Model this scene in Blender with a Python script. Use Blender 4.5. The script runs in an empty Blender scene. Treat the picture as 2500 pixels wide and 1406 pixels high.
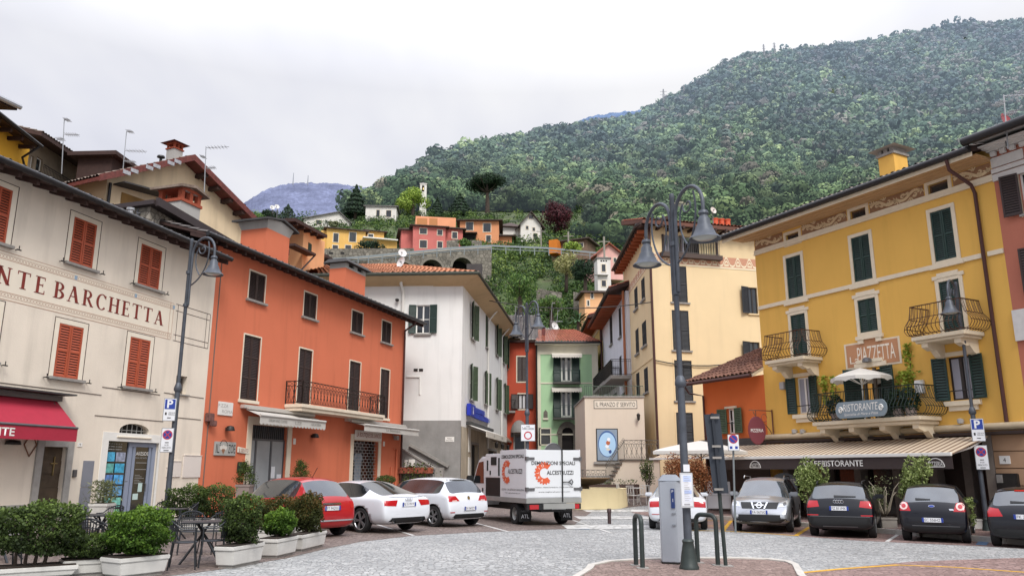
import bpy, bmesh, math, random
import numpy as np
from mathutils import Vector, Matrix
from mathutils.bvhtree import BVHTree
random.seed(7); RNG = np.random.default_rng(7)
sc = bpy.context.scene
COL = sc.collection
PI = math.pi
FOC, PITCH, CAMZ = 1932.0, math.radians(13.0), 1.7
CT, ST = math.cos(PITCH), math.sin(PITCH)
cam = bpy.data.cameras.new("camera"); camo = bpy.data.objects.new("camera", cam); COL.objects.link(camo)
camo.location = (0, 0, CAMZ); camo.rotation_euler = (PI/2 + PITCH, 0, 0)
cam.sensor_width = 36; cam.lens = FOC/2500*36; cam.clip_start = .1; cam.clip_end = 12000
sc.camera = camo
def ray(u, v):
 x = (u-1250)/FOC; y = (703-v)/FOC
 return Vector((x, CT-y*ST, ST+y*CT))
def at(u, v, Y):
 d = ray(u, v); t = Y/d.y
 return Vector((d.x*t, Y, CAMZ+d.z*t))
def atr(u, v, r):
 d = ray(u, v); t = r/math.hypot(d.x, d.y)
 return Vector((d.x*t, d.y*t, CAMZ+d.z*t))
def G(x, y):                       # height of the paved ground
 z = -0.012*max(-16, min(16, x))
 if y > 36: z += 0.085*(min(y, 75)-36)
 return z
def gp(u, v, dz=0):                # point of the ground seen at a pixel
 d = ray(u, v); t = 15.0
 for _ in range(40):
  z = G(d.x*t, d.y*t)+dz
  t = t*.5 + .5*max(3, min(60, (z-CAMZ)/d.z if d.z < -1e-4 else 60))
 return Vector((d.x*t, d.y*t, G(d.x*t, d.y*t)+dz))
def S(h, k=1.0):
 if not isinstance(h, str): return h
 c = [int(h[i:i+2], 16)/255 for i in (0, 2, 4)]
 return tuple(k*(x/12.92 if x <= .04045 else ((x+.055)/1.055)**2.4) for x in c)
MATS = {}
class NT:
 def __init__(s, name):
  s.m = bpy.data.materials.new(name); s.m.use_nodes = True
  s.t = s.m.node_tree; s.b = s.t.nodes["Principled BSDF"]
 def n(s, typ, **kw):
  o = s.t.nodes.new(typ)
  for k, v in kw.items():
   if k[0] == 'i' and k[1:].isdigit(): o.inputs[int(k[1:])].default_value = v
   elif k[0] == '_': o.inputs[k[1:].replace('_', ' ')].default_value = v
   else: setattr(o, k, v)
  return o
 def l(s, a, b): s.t.links.new(a, b)
 def pos(s, sx=1, sy=1, sz=1):
  g = s.n('ShaderNodeNewGeometry')
  if (sx, sy, sz) == (1, 1, 1): return g.outputs['Position']
  m = s.n('ShaderNodeVectorMath', operation='MULTIPLY'); m.inputs[1].default_value = (sx, sy, sz)
  s.l(g.outputs['Position'], m.inputs[0]); return m.outputs[0]
 def noise(s, scale, det=3, vec=None, rough=.55):
  o = s.n('ShaderNodeTexNoise'); o.inputs['Scale'].default_value = scale; o.inputs['Detail'].default_value = det
  o.inputs['Roughness'].default_value = rough
  s.l(vec or s.pos(), o.inputs['Vector']); return o.outputs['Fac']
 def rng(s, v, a, b, c, d):
  o = s.n('ShaderNodeMapRange'); s.l(v, o.inputs[0])
  for i, x in enumerate((a, b, c, d)): o.inputs[i+1].default_value = x
  return o.outputs[0]
 def mix(s, f, a, b, mode='MIX'):
  o = s.n('ShaderNodeMix', data_type='RGBA', blend_type=mode)
  for sock, val in ((o.inputs[0], f), (o.inputs[6], a), (o.inputs[7], b)):
   if hasattr(val, 'is_linked'): s.l(val, sock)
   elif isinstance(val, (int, float)): sock.default_value = val
   else: sock.default_value = (*val, 1)
  return o.outputs[2]
 def math(s, op, a, b=0):
  o = s.n('ShaderNodeMath', operation=op)
  for i, val in enumerate((a, b)):
   if hasattr(val, 'is_linked'): s.l(val, o.inputs[i])
   else: o.inputs[i].default_value = val
  return o.outputs[0]
 def col(s, c): s.l(c, s.b.inputs['Base Color']); return s
 def bump(s, h, strength=.3, dist=.02):
  o = s.n('ShaderNodeBump'); o.inputs['Strength'].default_value = strength; o.inputs['Distance'].default_value = dist
  s.l(h, o.inputs['Height']); s.l(o.outputs[0], s.b.inputs['Normal']); return s
def mat(name, c, rough=.6, metal=0, var=0.0, vs=2.0, bump=0, bs=40, spec=.5, coat=0, streak=0, emit=0):
 key = name
 if key in MATS: return MATS[key]
 c = S(c); t = NT(name); b = t.b
 b.inputs['Base Color'].default_value = (*c, 1); b.inputs['Roughness'].default_value = rough
 b.inputs['Metallic'].default_value = metal; b.inputs['Specular IOR Level'].default_value = spec
 b.inputs['Coat Weight'].default_value = coat; b.inputs['Coat Roughness'].default_value = .06
 if emit: b.inputs['Emission Color'].default_value = (*c, 1); b.inputs['Emission Strength'].default_value = emit
 if var or streak:
  f = t.noise(vs, 5)
  out = t.mix(t.rng(f, .3, .7, 0, 1), tuple(x*(1-var) for x in c), tuple(min(1, x*(1+var)) for x in c))
  if streak:
   f2 = t.noise(1.0, 4, t.pos(2.2, 2.2, .22), .6)
   f3 = t.noise(14, 3)
   out = t.mix(t.rng(f2, .5, .78, 0, streak), out, tuple(x*.62 for x in c))
   out = t.mix(t.rng(f3, .55, .8, 0, streak*.5), out, tuple(min(1, x*1.12+.01) for x in c))
  t.col(out)
 if bump: t.bump(t.noise(bs, 4), bump, .01)
 MATS[key] = t.m; return t.m
def plaster(name, c, streak=.35, var=.06):
 return mat(name, c, .88, var=var, vs=.8, bump=.35, bs=26, spec=.2, streak=streak)
class MB:
 def __init__(s): s.v = []; s.f = []; s.m = []; s.mi = 0; s.X = None
 def add(s, vs, fs):
  o = len(s.v)
  if s.X is not None: vs = [s.X @ Vector(p) for p in vs]
  s.v += [tuple(p) for p in vs]; s.f += [[i+o for i in f] for f in fs]; s.m += [s.mi]*len(fs)
  return s
 def face(s, *pts): return s.add(pts, [list(range(len(pts)))])
 def box(s, x0, x1, y0, y1, z0, z1):
  if x0 > x1: x0, x1 = x1, x0
  if y0 > y1: y0, y1 = y1, y0
  if z0 > z1: z0, z1 = z1, z0
  return s.add([(x0,y0,z0),(x1,y0,z0),(x1,y1,z0),(x0,y1,z0),(x0,y0,z1),(x1,y0,z1),(x1,y1,z1),(x0,y1,z1)],
      [[0,3,2,1],[4,5,6,7],[0,1,5,4],[1,2,6,5],[2,3,7,6],[3,0,4,7]])
 def hexa(s, b, t):      # bottom quad, top quad (each ccw from above)
  return s.add(list(b)+list(t), [[3,2,1,0],[4,5,6,7],[0,1,5,4],[1,2,6,5],[2,3,7,6],[3,0,4,7]])
 def prism(s, poly, a, b, ax='y'):   # poly of 2-D points extruded along an axis
  def p(q, h): return {'y': (q[0], h, q[1]), 'x': (h, q[0], q[1]), 'z': (q[0], q[1], h)}[ax]
  n = len(poly)
  return s.add([p(q, a) for q in poly]+[p(q, b) for q in poly],
      [list(range(n))[::-1], list(range(n, 2*n))]+[[i, (i+1) % n, n+(i+1) % n, n+i] for i in range(n)])
 def bar(s, a, b, w, h=None, up=(0, 0, 1)):
  a = Vector(a); b = Vector(b); h = h or w; d = (b-a).normalized()
  sd = d.cross(Vector(up))
  if sd.length < 1e-4: sd = Vector((1, 0, 0))
  sd.normalize(); u = sd.cross(d)
  q = [(-1, -1), (1, -1), (1, 1), (-1, 1)]
  return s.add([a+sd*x*w/2+u*y*h/2 for x, y in q]+[b+sd*x*w/2+u*y*h/2 for x, y in q],
      [[3,2,1,0],[4,5,6,7],[0,1,5,4],[1,2,6,5],[2,3,7,6],[3,0,4,7]])
 def tube(s, pts, r, n=8, closed=False):
  pts = [Vector(p) for p in pts]; N = len(pts); vs = []; fs = []
  prev = None
  for i, p in enumerate(pts):
   if closed: d = pts[(i+1) % N]-pts[i-1]
   else: d = pts[min(i+1, N-1)]-pts[max(i-1, 0)]
   d.normalize()
   if prev is None:
    sd = d.cross(Vector((0, 0, 1)))
    if sd.length < 1e-3: sd = d.cross(Vector((1, 0, 0)))
   else: sd = prev-d*prev.dot(d)
   sd.normalize(); prev = sd; u = d.cross(sd)
   rr = r[i] if isinstance(r, (list, tuple)) else r
   for k in range(n):
    a = 2*PI*k/n; vs.append(p+sd*math.cos(a)*rr+u*math.sin(a)*rr)
  for i in range(N if closed else N-1):
   j = (i+1) % N
   for k in range(n): fs.append([i*n+k, i*n+(k+1) % n, j*n+(k+1) % n, j*n+k])
  if not closed: fs += [list(range(n))[::-1], [(N-1)*n+k for k in range(n)]]
  return s.add(vs, fs)
 def lathe(s, prof, c=(0, 0, 0), n=24, ax='z', a0=0, a1=2*PI):
  vs = []; fs = []; full = abs(a1-a0-2*PI) < 1e-6; m = n if full else n+1
  for r, z in prof:
   for k in range(m):
    a = a0+(a1-a0)*k/n; x, y = r*math.cos(a), r*math.sin(a)
    q = {'z': (x, y, z), 'y': (x, z, y), 'x': (z, x, y)}[ax]
    vs.append((q[0]+c[0], q[1]+c[1], q[2]+c[2]))
  for i in range(len(prof)-1):
   for k in range(n if full else n):
    k2 = (k+1) % m
    fs.append([i*m+k, i*m+k2, (i+1)*m+k2, (i+1)*m+k])
  return s.add(vs, fs)
 def disc(s, c, r, n=20, ax='y', r2=None):
  r2 = r2 or r; vs = []
  for k in range(n):
   a = 2*PI*k/n; x, y = r*math.cos(a), r2*math.sin(a)
   vs.append({'z': (c[0]+x, c[1]+y, c[2]), 'y': (c[0]+x, c[1], c[2]+y), 'x': (c[0], c[1]+x, c[2]+y)}[ax])
  return s.add(vs, [list(range(n))])
 def build(s, name, m, parent=None, smooth=False, bevel=0, autosm=None, loc=None, rz=0, flip=False):
  me = bpy.data.meshes.new(name); me.from_pydata(s.v, [], s.f)
  ms = m if isinstance(m, (list, tuple)) else [m]
  if len(ms) == 1 and any(s.m): ms = [ms[0], DARK]
  for x in ms: me.materials.append(x)
  if len(ms) > 1: me.polygons.foreach_set('material_index', s.m)
  bm = bmesh.new(); bm.from_mesh(me)
  bmesh.ops.recalc_face_normals(bm, faces=bm.faces)
  if bevel:
   bmesh.ops.remove_doubles(bm, verts=bm.verts, dist=1e-5)
   eds = [e for e in bm.edges if len(e.link_faces) == 2 and e.calc_face_angle(0) > .5]
   bmesh.ops.bevel(bm, geom=eds, offset=bevel, segments=2, affect='EDGES', clamp_overlap=True)
  bm.to_mesh(me); bm.free()
  if smooth:
   me.polygons.foreach_set('use_smooth', [True]*len(me.polygons))
   if smooth is not True: me.set_sharp_from_angle(angle=math.radians(smooth))
  return obj(name, me, parent, loc, rz)
def obj(name, me, parent=None, loc=None, rz=0):
 o = bpy.data.objects.new(name, me); COL.objects.link(o)
 if parent is not None: o.parent = parent
 if loc is not None: o.location = loc
 if rz: o.rotation_euler = (0, 0, rz)
 return o
def tag(o, label=None, cat=None, group=None, kind=None):
 if label: o['label'] = label
 if cat: o['category'] = cat
 if group: o['group'] = group
 if kind: o['kind'] = kind
 return o
def thing(name, label, cat, loc=(0, 0, 0), rz=0, group=None):
 o = bpy.data.objects.new(name, None); COL.objects.link(o); o.empty_display_size = .2
 o.location = loc; o.rotation_euler = (0, 0, rz)
 return tag(o, label, cat, group)
def copy_tree(o, parent=None):
 c = o.copy(); COL.objects.link(c)
 if parent is not None: c.parent = parent
 for ch in list(o.children): copy_tree(ch, c)
 return c
def XM(o=(0, 0, 0), rz=0, ry=0, rx=0, s=1):
 return Matrix.Translation(o) @ Matrix.Rotation(rz, 4, 'Z') @ Matrix.Rotation(ry, 4, 'Y') @ Matrix.Rotation(rx, 4, 'X') @ Matrix.Scale(s, 4)
UP = Matrix.Rotation(PI/2, 4, 'X')        # text plane -> standing, facing -y
def text(s, m, parent, M, w=None, h=None, name='lettering', ext=.004, offset=0, shear=0, space=1.0):
 cu = bpy.data.curves.new('t', 'FONT'); cu.body = s; cu.size = 1; cu.extrude = 0; cu.offset = offset; cu.shear = shear
 cu.align_x = 'CENTER'; cu.align_y = 'CENTER'; cu.resolution_u = 3; cu.space_character = space
 o = bpy.data.objects.new('t', cu); me = bpy.data.meshes.new_from_object(o)
 bpy.data.objects.remove(o); bpy.data.curves.remove(cu)
 n = len(me.vertices); a = np.empty(n*3, 'f'); me.vertices.foreach_get('co', a); a = a.reshape(-1, 3)
 lo, hi = a.min(0), a.max(0); c = (lo+hi)/2; d = np.maximum(hi-lo, 1e-6)
 a -= c
 kx = (w/d[0]) if w else None; ky = (h/d[1]) if h else None
 a[:, 0] *= kx or ky; a[:, 1] *= ky or kx
 me.vertices.foreach_set('co', a.ravel())
 me.materials.clear(); me.materials.append(m); me.name = name
 me.transform(M @ UP); me.update()
 return obj(name, me, parent)
def np_mesh(name, V, Fq, m, parent=None, tone=None, smooth=False, loc=None):
 me = bpy.data.meshes.new(name)
 me.vertices.add(len(V)); me.vertices.foreach_set('co', np.ascontiguousarray(V, 'f').ravel())
 k = Fq.shape[1]
 me.loops.add(Fq.size); me.polygons.add(len(Fq))
 me.loops.foreach_set('vertex_index', Fq.astype('i').ravel())
 me.polygons.foreach_set('loop_start', np.arange(0, Fq.size, k, dtype='i'))
 if smooth: me.polygons.foreach_set('use_smooth', np.ones(len(Fq), bool))
 if tone is not None:
  at_ = me.attributes.new('tone', 'FLOAT', 'POINT'); at_.data.foreach_set('value', np.ascontiguousarray(tone, 'f'))
 me.materials.append(m); me.update(calc_edges=True); me.validate()
 return obj(name, me, parent, loc)
def leaf_quads(C, size, asp=.5, out=None, up=.0, tone=None, jit=.35, nrm=None, nj=.42):
 """C: n x 3 leaf centres -> verts, faces, tones"""
 n = len(C); s = (np.broadcast_to(np.asarray(size, float), (n,))*(1+jit*RNG.uniform(-1, 1, n)))[:, None]
 a = RNG.normal(size=(n, 3))
 if out is not None: a = a*.8+out
 a /= np.linalg.norm(a, axis=1)[:, None]+1e-9
 b = np.cross(a, RNG.normal(size=(n, 3))); b /= np.linalg.norm(b, axis=1)[:, None]+1e-9
 if nrm is not None:       # leaves lie roughly on the surface of their clump
  m = nrm+RNG.normal(0, nj, (n, 3)); m /= np.linalg.norm(m, axis=1)[:, None]+1e-9
  a = np.cross(m, RNG.normal(size=(n, 3))); a /= np.linalg.norm(a, axis=1)[:, None]+1e-9; b = np.cross(m, a)
 V = np.stack([C-a*s*.5, C+b*s*asp*.5, C+a*s*.5, C-b*s*asp*.5], 1).reshape(-1, 3)
 Fq = np.arange(4*n).reshape(-1, 4)
 t = RNG.uniform(0, 1, n) if tone is None else np.clip(tone+RNG.normal(0, .15, n), 0, 1)
 return V, Fq, np.repeat(t, 4)
def ball_pts(n, c, r, shell=.45):
 d = RNG.normal(size=(n, 3)); d /= np.linalg.norm(d, axis=1)[:, None]
 q = 1-shell*RNG.uniform(0, 1, n)**1.5
 return np.array(c)+d*q[:, None]*np.array(r), d
def leaf_mat(name, dark, mid, light, rough=.6, haze=None, trans=.25):
 t = NT(name); a = t.n('ShaderNodeAttribute', attribute_name='tone')
 r = t.n('ShaderNodeValToRGB'); t.l(a.outputs['Fac'], r.inputs[0])
 e = r.color_ramp.elements; e[0].color = (*S(dark), 1); e[1].color = (*S(light), 1)
 x = e.new(.5); x.color = (*S(mid), 1)
 c = r.outputs[0]
 t.col(c); t.b.inputs['Roughness'].default_value = rough; t.b.inputs['Specular IOR Level'].default_value = .25
 if trans:
  d = t.n('ShaderNodeBsdfTranslucent'); t.l(c, d.inputs[0])
  mx = t.n('ShaderNodeMixShader'); mx.inputs[0].default_value = trans
  t.l(t.b.outputs[0], mx.inputs[1]); t.l(d.outputs[0], mx.inputs[2])
  t.l(mx.outputs[0], t.t.nodes['Material Output'].inputs[0])
 MATS[name] = t.m; return t.m
class Fac:
 """A vertical wall plane: local x runs along it to the viewer's right, local -y points out of it, z up."""
 def __init__(s, a, b, parent=None):
  s.o = Vector((a[0], a[1], 0)); d = Vector((b[0]-a[0], b[1]-a[1], 0)); s.L = d.length; d.normalize()
  s.d = d; s.n = Vector((d.y, -d.x, 0)); s.rz = math.atan2(d.y, d.x); s.p = parent
 def uz(s, u, v, off=0):
  r = ray(u, v); q = s.o+s.n*off-Vector((0, 0, CAMZ))
  t = q.dot(s.n)/r.dot(s.n); p = r*t
  return (p-s.o).dot(s.d), p.z+CAMZ
 def on_u(s, u, v, uu):          # how far out of the wall a pixel lies on the plane local x = uu
  r = ray(u, v); q = s.o+s.d*uu
  t = q.dot(s.d)/r.dot(s.d); p = r*t
  return (p-s.o).dot(s.n), p.z+CAMZ
 def rect(s, xl, xr, yt, yb, off=0):
  ym = (yt+yb)/2; xc = (xl+xr)/2
  return s.uz(xl, ym, off)[0], s.uz(xr, ym, off)[0], s.uz(xc, yb, off)[1], s.uz(xc, yt, off)[1]
 def world(s, u, y, z): return s.o+s.d*u-s.n*y+Vector((0, 0, z))
def wall(mb, u0, u1, z0, z1, holes, depth=.22, y=0, z1b=None):
 us = sorted({u0, u1}|{h[0] for h in holes}|{h[1] for h in holes}); us = [u for u in us if u0 <= u <= u1]
 zs = sorted({z0, z1}|{h[2] for h in holes}|{h[3] for h in holes}); zs = [z for z in zs if z0 <= z <= z1]
 for a, b in zip(us, us[1:]):
  for c, d in zip(zs, zs[1:]):
   m, n = (a+b)/2, (c+d)/2
   if any(h[0] < m < h[1] and h[2] < n < h[3] for h in holes): continue
   mb.face((a, y, c), (b, y, c), (b, y, d), (a, y, d))
 for a, b, c, d in holes:
  e = y+depth
  mb.face((a, y, c), (a, e, c), (b, e, c), (b, y, c)); mb.face((a, y, d), (b, y, d), (b, e, d), (a, e, d))
  mb.face((a, y, c), (a, y, d), (a, e, d), (a, e, c)); mb.face((b, y, c), (b, e, c), (b, e, d), (b, y, d))
def shell(mb, L, D, z0, z1, u0=0):      # side and back walls of a building block
 mb.face((u0, 0, z0), (u0, 0, z1), (u0, D, z1), (u0, D, z0)); mb.face((L, 0, z0), (L, D, z0), (L, D, z1), (L, 0, z1))
 mb.face((u0, D, z0), (u0, D, z1), (L, D, z1), (L, D, z0))
def louvre(w, h, panels=2, pitch=.07, st=.055, th=.04, flat=False, X=None):
 """one shutter leaf, hinge corner at the origin, front towards -y"""
 mb = MB(); mb.X = X
 mb.box(0, st, -th, 0, 0, h); mb.box(w-st, w, -th, 0, 0, h)
 gap = (h-st)/panels
 for k in range(panels+1): mb.box(st, w-st, -th+.002, -.002, k*gap, k*gap+st)
 mb.mi = 1; mb.face((st, -.008, 0), (w-st, -.008, 0), (w-st, -.008, h), (st, -.008, h)); mb.mi = 0  # near-black backing sheet stands for the shade between the slats
 for k in range(panels):
  a = k*gap+st; b = (k+1)*gap; n = max(2, int((b-a)/pitch)); p = (b-a)/n
  for i in range(n):
   z = a+i*p
   if flat: continue
   mb.face((st, -th+.004, z), (w-st, -th+.004, z), (w-st, -.016, z+p*.66), (st, -.016, z+p*.66))
   mb.face((st, -th+.004, z), (st, -.016, z), (w-st, -.016, z), (w-st, -th+.004, z))
 return mb
GLASS = mat('window_glass', (.025, .03, .035), .06, var=.3, vs=.6, spec=.9)
DARK = mat('dark_interior', (.012, .011, .010), .8)
STONE = mat('grey_stone', '8f8b86', .85, var=.15, vs=6, bump=.3, bs=60)
SURR = mat('cream_stone_trim', 'd8ccb8', .8, var=.06, vs=3, bump=.2, bs=50)
WHITE = mat('white_paint', 'e2e0da', .5, var=.04, vs=3)
IRON = mat('dark_iron', '2a2725', .5, metal=.3, var=.2, vs=9)
def surround(p, r, t, m, out=.025, sides='lrtb', name='window_surround'):
 a, b, c, d = r; mb = MB()
 if 'l' in sides: mb.box(a-t, a, -out, .03, c-(t if 'b' in sides else 0), d+(t if 't' in sides else 0))
 if 'r' in sides: mb.box(b, b+t, -out, .03, c-(t if 'b' in sides else 0), d+(t if 't' in sides else 0))
 if 't' in sides: mb.box(a, b, -out, .03, d, d+t)
 if 'b' in sides: mb.box(a, b, -out, .03, c-t, c)
 return mb.build(name, m, p, bevel=.006)
def sill(p, r, m=None, ex=.12, out=.1, th=.07, name='sill'):
 a, b, c, d = r
 return MB().box(a-ex, b+ex, -out, .05, c-th-.003, c-.003).build(name, m or STONE, p, bevel=.008)
def closed(p, r, m, panels=2, y=0.035, pitch=.07, leaves=2):
 a, b, c, d = r; w = (b-a)/leaves
 for k in range(leaves):
  louvre(w-.012, d-c-.012, panels, pitch, X=Matrix.Translation((a+k*w+.006, y, c+.006))).build('shutter', m, p)
 MB().box(a, b, y+.05, y+.07, c, d).build('window', DARK, p)
def opened(p, r, m, angs=(165, 165), panels=2, lw=None, pitch=.07, which='lr'):
 a, b, c, d = r; w = lw or (b-a)/2; h = d-c
 if 'l' in which:
  louvre(w, h, panels, pitch, X=XM((a, -.05, c), -math.radians(angs[0])) @ Matrix.Diagonal((1, -1, 1, 1))).build('shutter', m, p)
 if 'r' in which:
  X = XM((b, -.05, c), math.radians(angs[1]-180))
  louvre(w, h, panels, pitch, X=X).build('shutter', m, p)
def window(p, r, fm, y=.16, leaves=2, bars=0, fw=.06, curtain=None, glass=None):
 a, b, c, d = r; mb = MB()
 mb.box(a, b, y, y+.05, d-fw, d); mb.box(a, b, y, y+.05, c, c+fw)
 mb.box(a, a+fw, y, y+.05, c+fw, d-fw); mb.box(b-fw, b, y, y+.05, c+fw, d-fw)
 w = (b-a)/leaves
 for k in range(1, leaves): mb.box(a+k*w-fw*.7, a+k*w+fw*.7, y-.01, y+.05, c+fw, d-fw)
 for k in range(1, bars+1):
  z = c+(d-c)*k/(bars+1); mb.box(a+fw, b-fw, y+.004, y+.046, z-.02, z+.02)
 o = mb.build('window', fm, p)
 MB().box(a+fw*.5, b-fw*.5, y+.02, y+.03, c+fw*.5, d-fw*.5).build('pane', glass or GLASS, o)
 MB().box(a-.02, b+.02, y+.5, y+.52, c-.02, d+.02).build('room_shade', DARK, o)
 if curtain:
  q = MB(); n = 10
  for s0, s1 in ((a+fw, a+fw+.32*(b-a)), (b-fw-.32*(b-a), b-fw)):
   for k in range(n):
    x0 = s0+(s1-s0)*k/n; x1 = s0+(s1-s0)*(k+1)/n
    q.face((x0, y+.016+.0*(k % 2), c+fw), (x1, y+.016, c+fw), (x1, y+.016, d-fw), (x0, y+.016, d-fw))
  q.build('curtain', curtain, o)
 return o
TILEM = {}
def tilemat(name, c, c2):
 if name in TILEM: return TILEM[name]
 t = NT(name); f = t.noise(5.5, 4); f2 = t.noise(.9, 3)
 o = t.mix(t.rng(f, .35, .65, 0, 1), S(c), S(c2)); o = t.mix(t.rng(f2, .45, .7, 0, .55), o, tuple(x*.5 for x in S(c)))
 t.col(o); t.b.inputs['Roughness'].default_value = .85; t.bump(t.noise(50), .4, .01)
 TILEM[name] = t.m; return t.m
def tiles(p00, p10, p11, p01, pitch=.22, row=.4, r=.055, samp=4):
 """curved clay tiles on a roof patch: p00-p10 is the eave, p01-p11 the ridge"""
 p00, p10, p11, p01 = map(Vector, (p00, p10, p11, p01))
 W = max((p10-p00).length, (p11-p01).length); Hh = max((p01-p00).length, (p11-p10).length)
 nu = max(2, int(W/pitch))*samp; nv = max(1, int(Hh/row)); n = (p10-p00).cross(p01-p00).normalized()
 if n.z < 0: n = -n
 mb = MB(); vs = []; fs = []
 for j in range(nv):
  for t in (j/nv, (j+1.08)/nv):
   lift = .035 if t == j/nv else 0.0
   for i in range(nu+1):
    s = i/nu; t2 = min(t, 1)
    q = (p00*(1-s)+p10*s)*(1-t2)+(p01*(1-s)+p11*s)*t2
    h = r*abs(math.sin(PI*i/samp)) + (0 if (i//samp) % 2 else r*.35*abs(math.sin(PI*i/samp)))
    vs.append(q+n*(h+lift+.01))
 w = nu+1
 for j in range(nv):
  o = j*2*w
  for i in range(nu): fs.append([o+i, o+i+1, o+w+i+1, o+w+i])
 mb.add(vs, fs); return mb
def bez(p, n=12):
 p = [Vector(q) for q in p]; out = []
 for i in range(n+1):
  t = i/n; q = p[:]
  while len(q) > 1: q = [q[k]*(1-t)+q[k+1]*t for k in range(len(q)-1)]
  out.append(q[0])
 return out
def arc(c, r, a0, a1, n=12, plane='xz'):
 o = []
 for k in range(n+1):
  a = a0+(a1-a0)*k/n; x, z = r*math.cos(a), r*math.sin(a)
  o.append(Vector((c[0]+x, c[1], c[2]+z)) if plane == 'xz' else Vector((c[0], c[1]+x, c[2]+z)) if plane == 'yz' else Vector((c[0]+x, c[1]+z, c[2])))
 return o
FOREST_N = 15500
# sky and light
w = bpy.data.worlds.new("World"); sc.world = w; w.use_nodes = True
SUN_EL, SUN_AZ = math.radians(48), math.radians(163)       # azimuth clockwise from +y
nt = w.node_tree; bg = nt.nodes["Background"]; out = nt.nodes["World Output"]
sky = nt.nodes.new("ShaderNodeTexSky"); sky.sky_type = 'NISHITA'; sky.sun_disc = False
sky.sun_elevation = SUN_EL; sky.sun_rotation = SUN_AZ; sky.air_density = 1.5; sky.dust_density = 3
nt.links.new(sky.outputs[0], bg.inputs[0]); bg.inputs[1].default_value = 0.06
def wn(t, **k):
 o = nt.nodes.new(t)
 for a, b in k.items(): setattr(o, a, b)
 return o
tc = wn('ShaderNodeTexCoord'); sep = wn('ShaderNodeSeparateXYZ'); nt.links.new(tc.outputs['Generated'], sep.inputs[0])
mz = wn('ShaderNodeMath', operation='MAXIMUM'); nt.links.new(sep.outputs[2], mz.inputs[0]); mz.inputs[1].default_value = .06
add = wn('ShaderNodeMath', operation='ADD'); nt.links.new(mz.outputs[0], add.inputs[0]); add.inputs[1].default_value = .18
dv = wn('ShaderNodeVectorMath', operation='DIVIDE'); nt.links.new(tc.outputs['Generated'], dv.inputs[0])
cmb = wn('ShaderNodeCombineXYZ')
for i in range(3): nt.links.new(add.outputs[0], cmb.inputs[i])
nt.links.new(cmb.outputs[0], dv.inputs[1])
sc_ = wn('ShaderNodeVectorMath', operation='MULTIPLY'); sc_.inputs[1].default_value = (1.0, .55, .3); nt.links.new(dv.outputs[0], sc_.inputs[0])
n1 = wn('ShaderNodeTexNoise'); n1.inputs['Scale'].default_value = 1.15; n1.inputs['Detail'].default_value = 5; n1.inputs['Roughness'].default_value = .48
nt.links.new(sc_.outputs[0], n1.inputs['Vector'])
rmp = wn('ShaderNodeValToRGB'); nt.links.new(n1.outputs['Fac'], rmp.inputs[0])
e = rmp.color_ramp.elements; e[0].position = .37; e[0].color = (.56, .58, .69, 1); e[1].position = .62; e[1].color = (.95, .95, .975, 1)
x = e.new(.5); x.color = (.79, .80, .88, 1)
grd = wn('ShaderNodeMapRange'); nt.links.new(sep.outputs[2], grd.inputs[0])
for i, v in enumerate((.45, 1.0, .95, 3.3)): grd.inputs[i+1].default_value = v
sclc = wn('ShaderNodeVectorMath', operation='SCALE'); nt.links.new(rmp.outputs[0], sclc.inputs[0]); nt.links.new(grd.outputs[0], sclc.inputs['Scale'])
bg2 = wn('ShaderNodeBackground'); nt.links.new(sclc.outputs[0], bg2.inputs[0]); bg2.inputs[1].default_value = 1.08
mx = wn('ShaderNodeMixShader'); mx.inputs[0].default_value = .94
nt.links.new(bg.outputs[0], mx.inputs[1]); nt.links.new(bg2.outputs[0], mx.inputs[2]); nt.links.new(mx.outputs[0], out.inputs[0])
sl = bpy.data.lights.new("sun", 'SUN'); sl.energy = 2.6; sl.angle = math.radians(22); sl.color = (1, .965, .91)
so = bpy.data.objects.new("sun", sl); COL.objects.link(so)
sd = Vector((math.sin(SUN_AZ)*math.cos(SUN_EL), math.cos(SUN_AZ)*math.cos(SUN_EL), math.sin(SUN_EL)))
so.rotation_euler = sd.to_track_quat('Z', 'Y').to_euler(); so.location = (0, -20, 60)
sc.view_settings.view_transform = 'Standard'; sc.view_settings.look = 'None'; sc.view_settings.exposure = 0; sc.view_settings.gamma = 1
sc.cycles.max_bounces = 6; sc.cycles.diffuse_bounces = 3; sc.cycles.use_denoising = True
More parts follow.
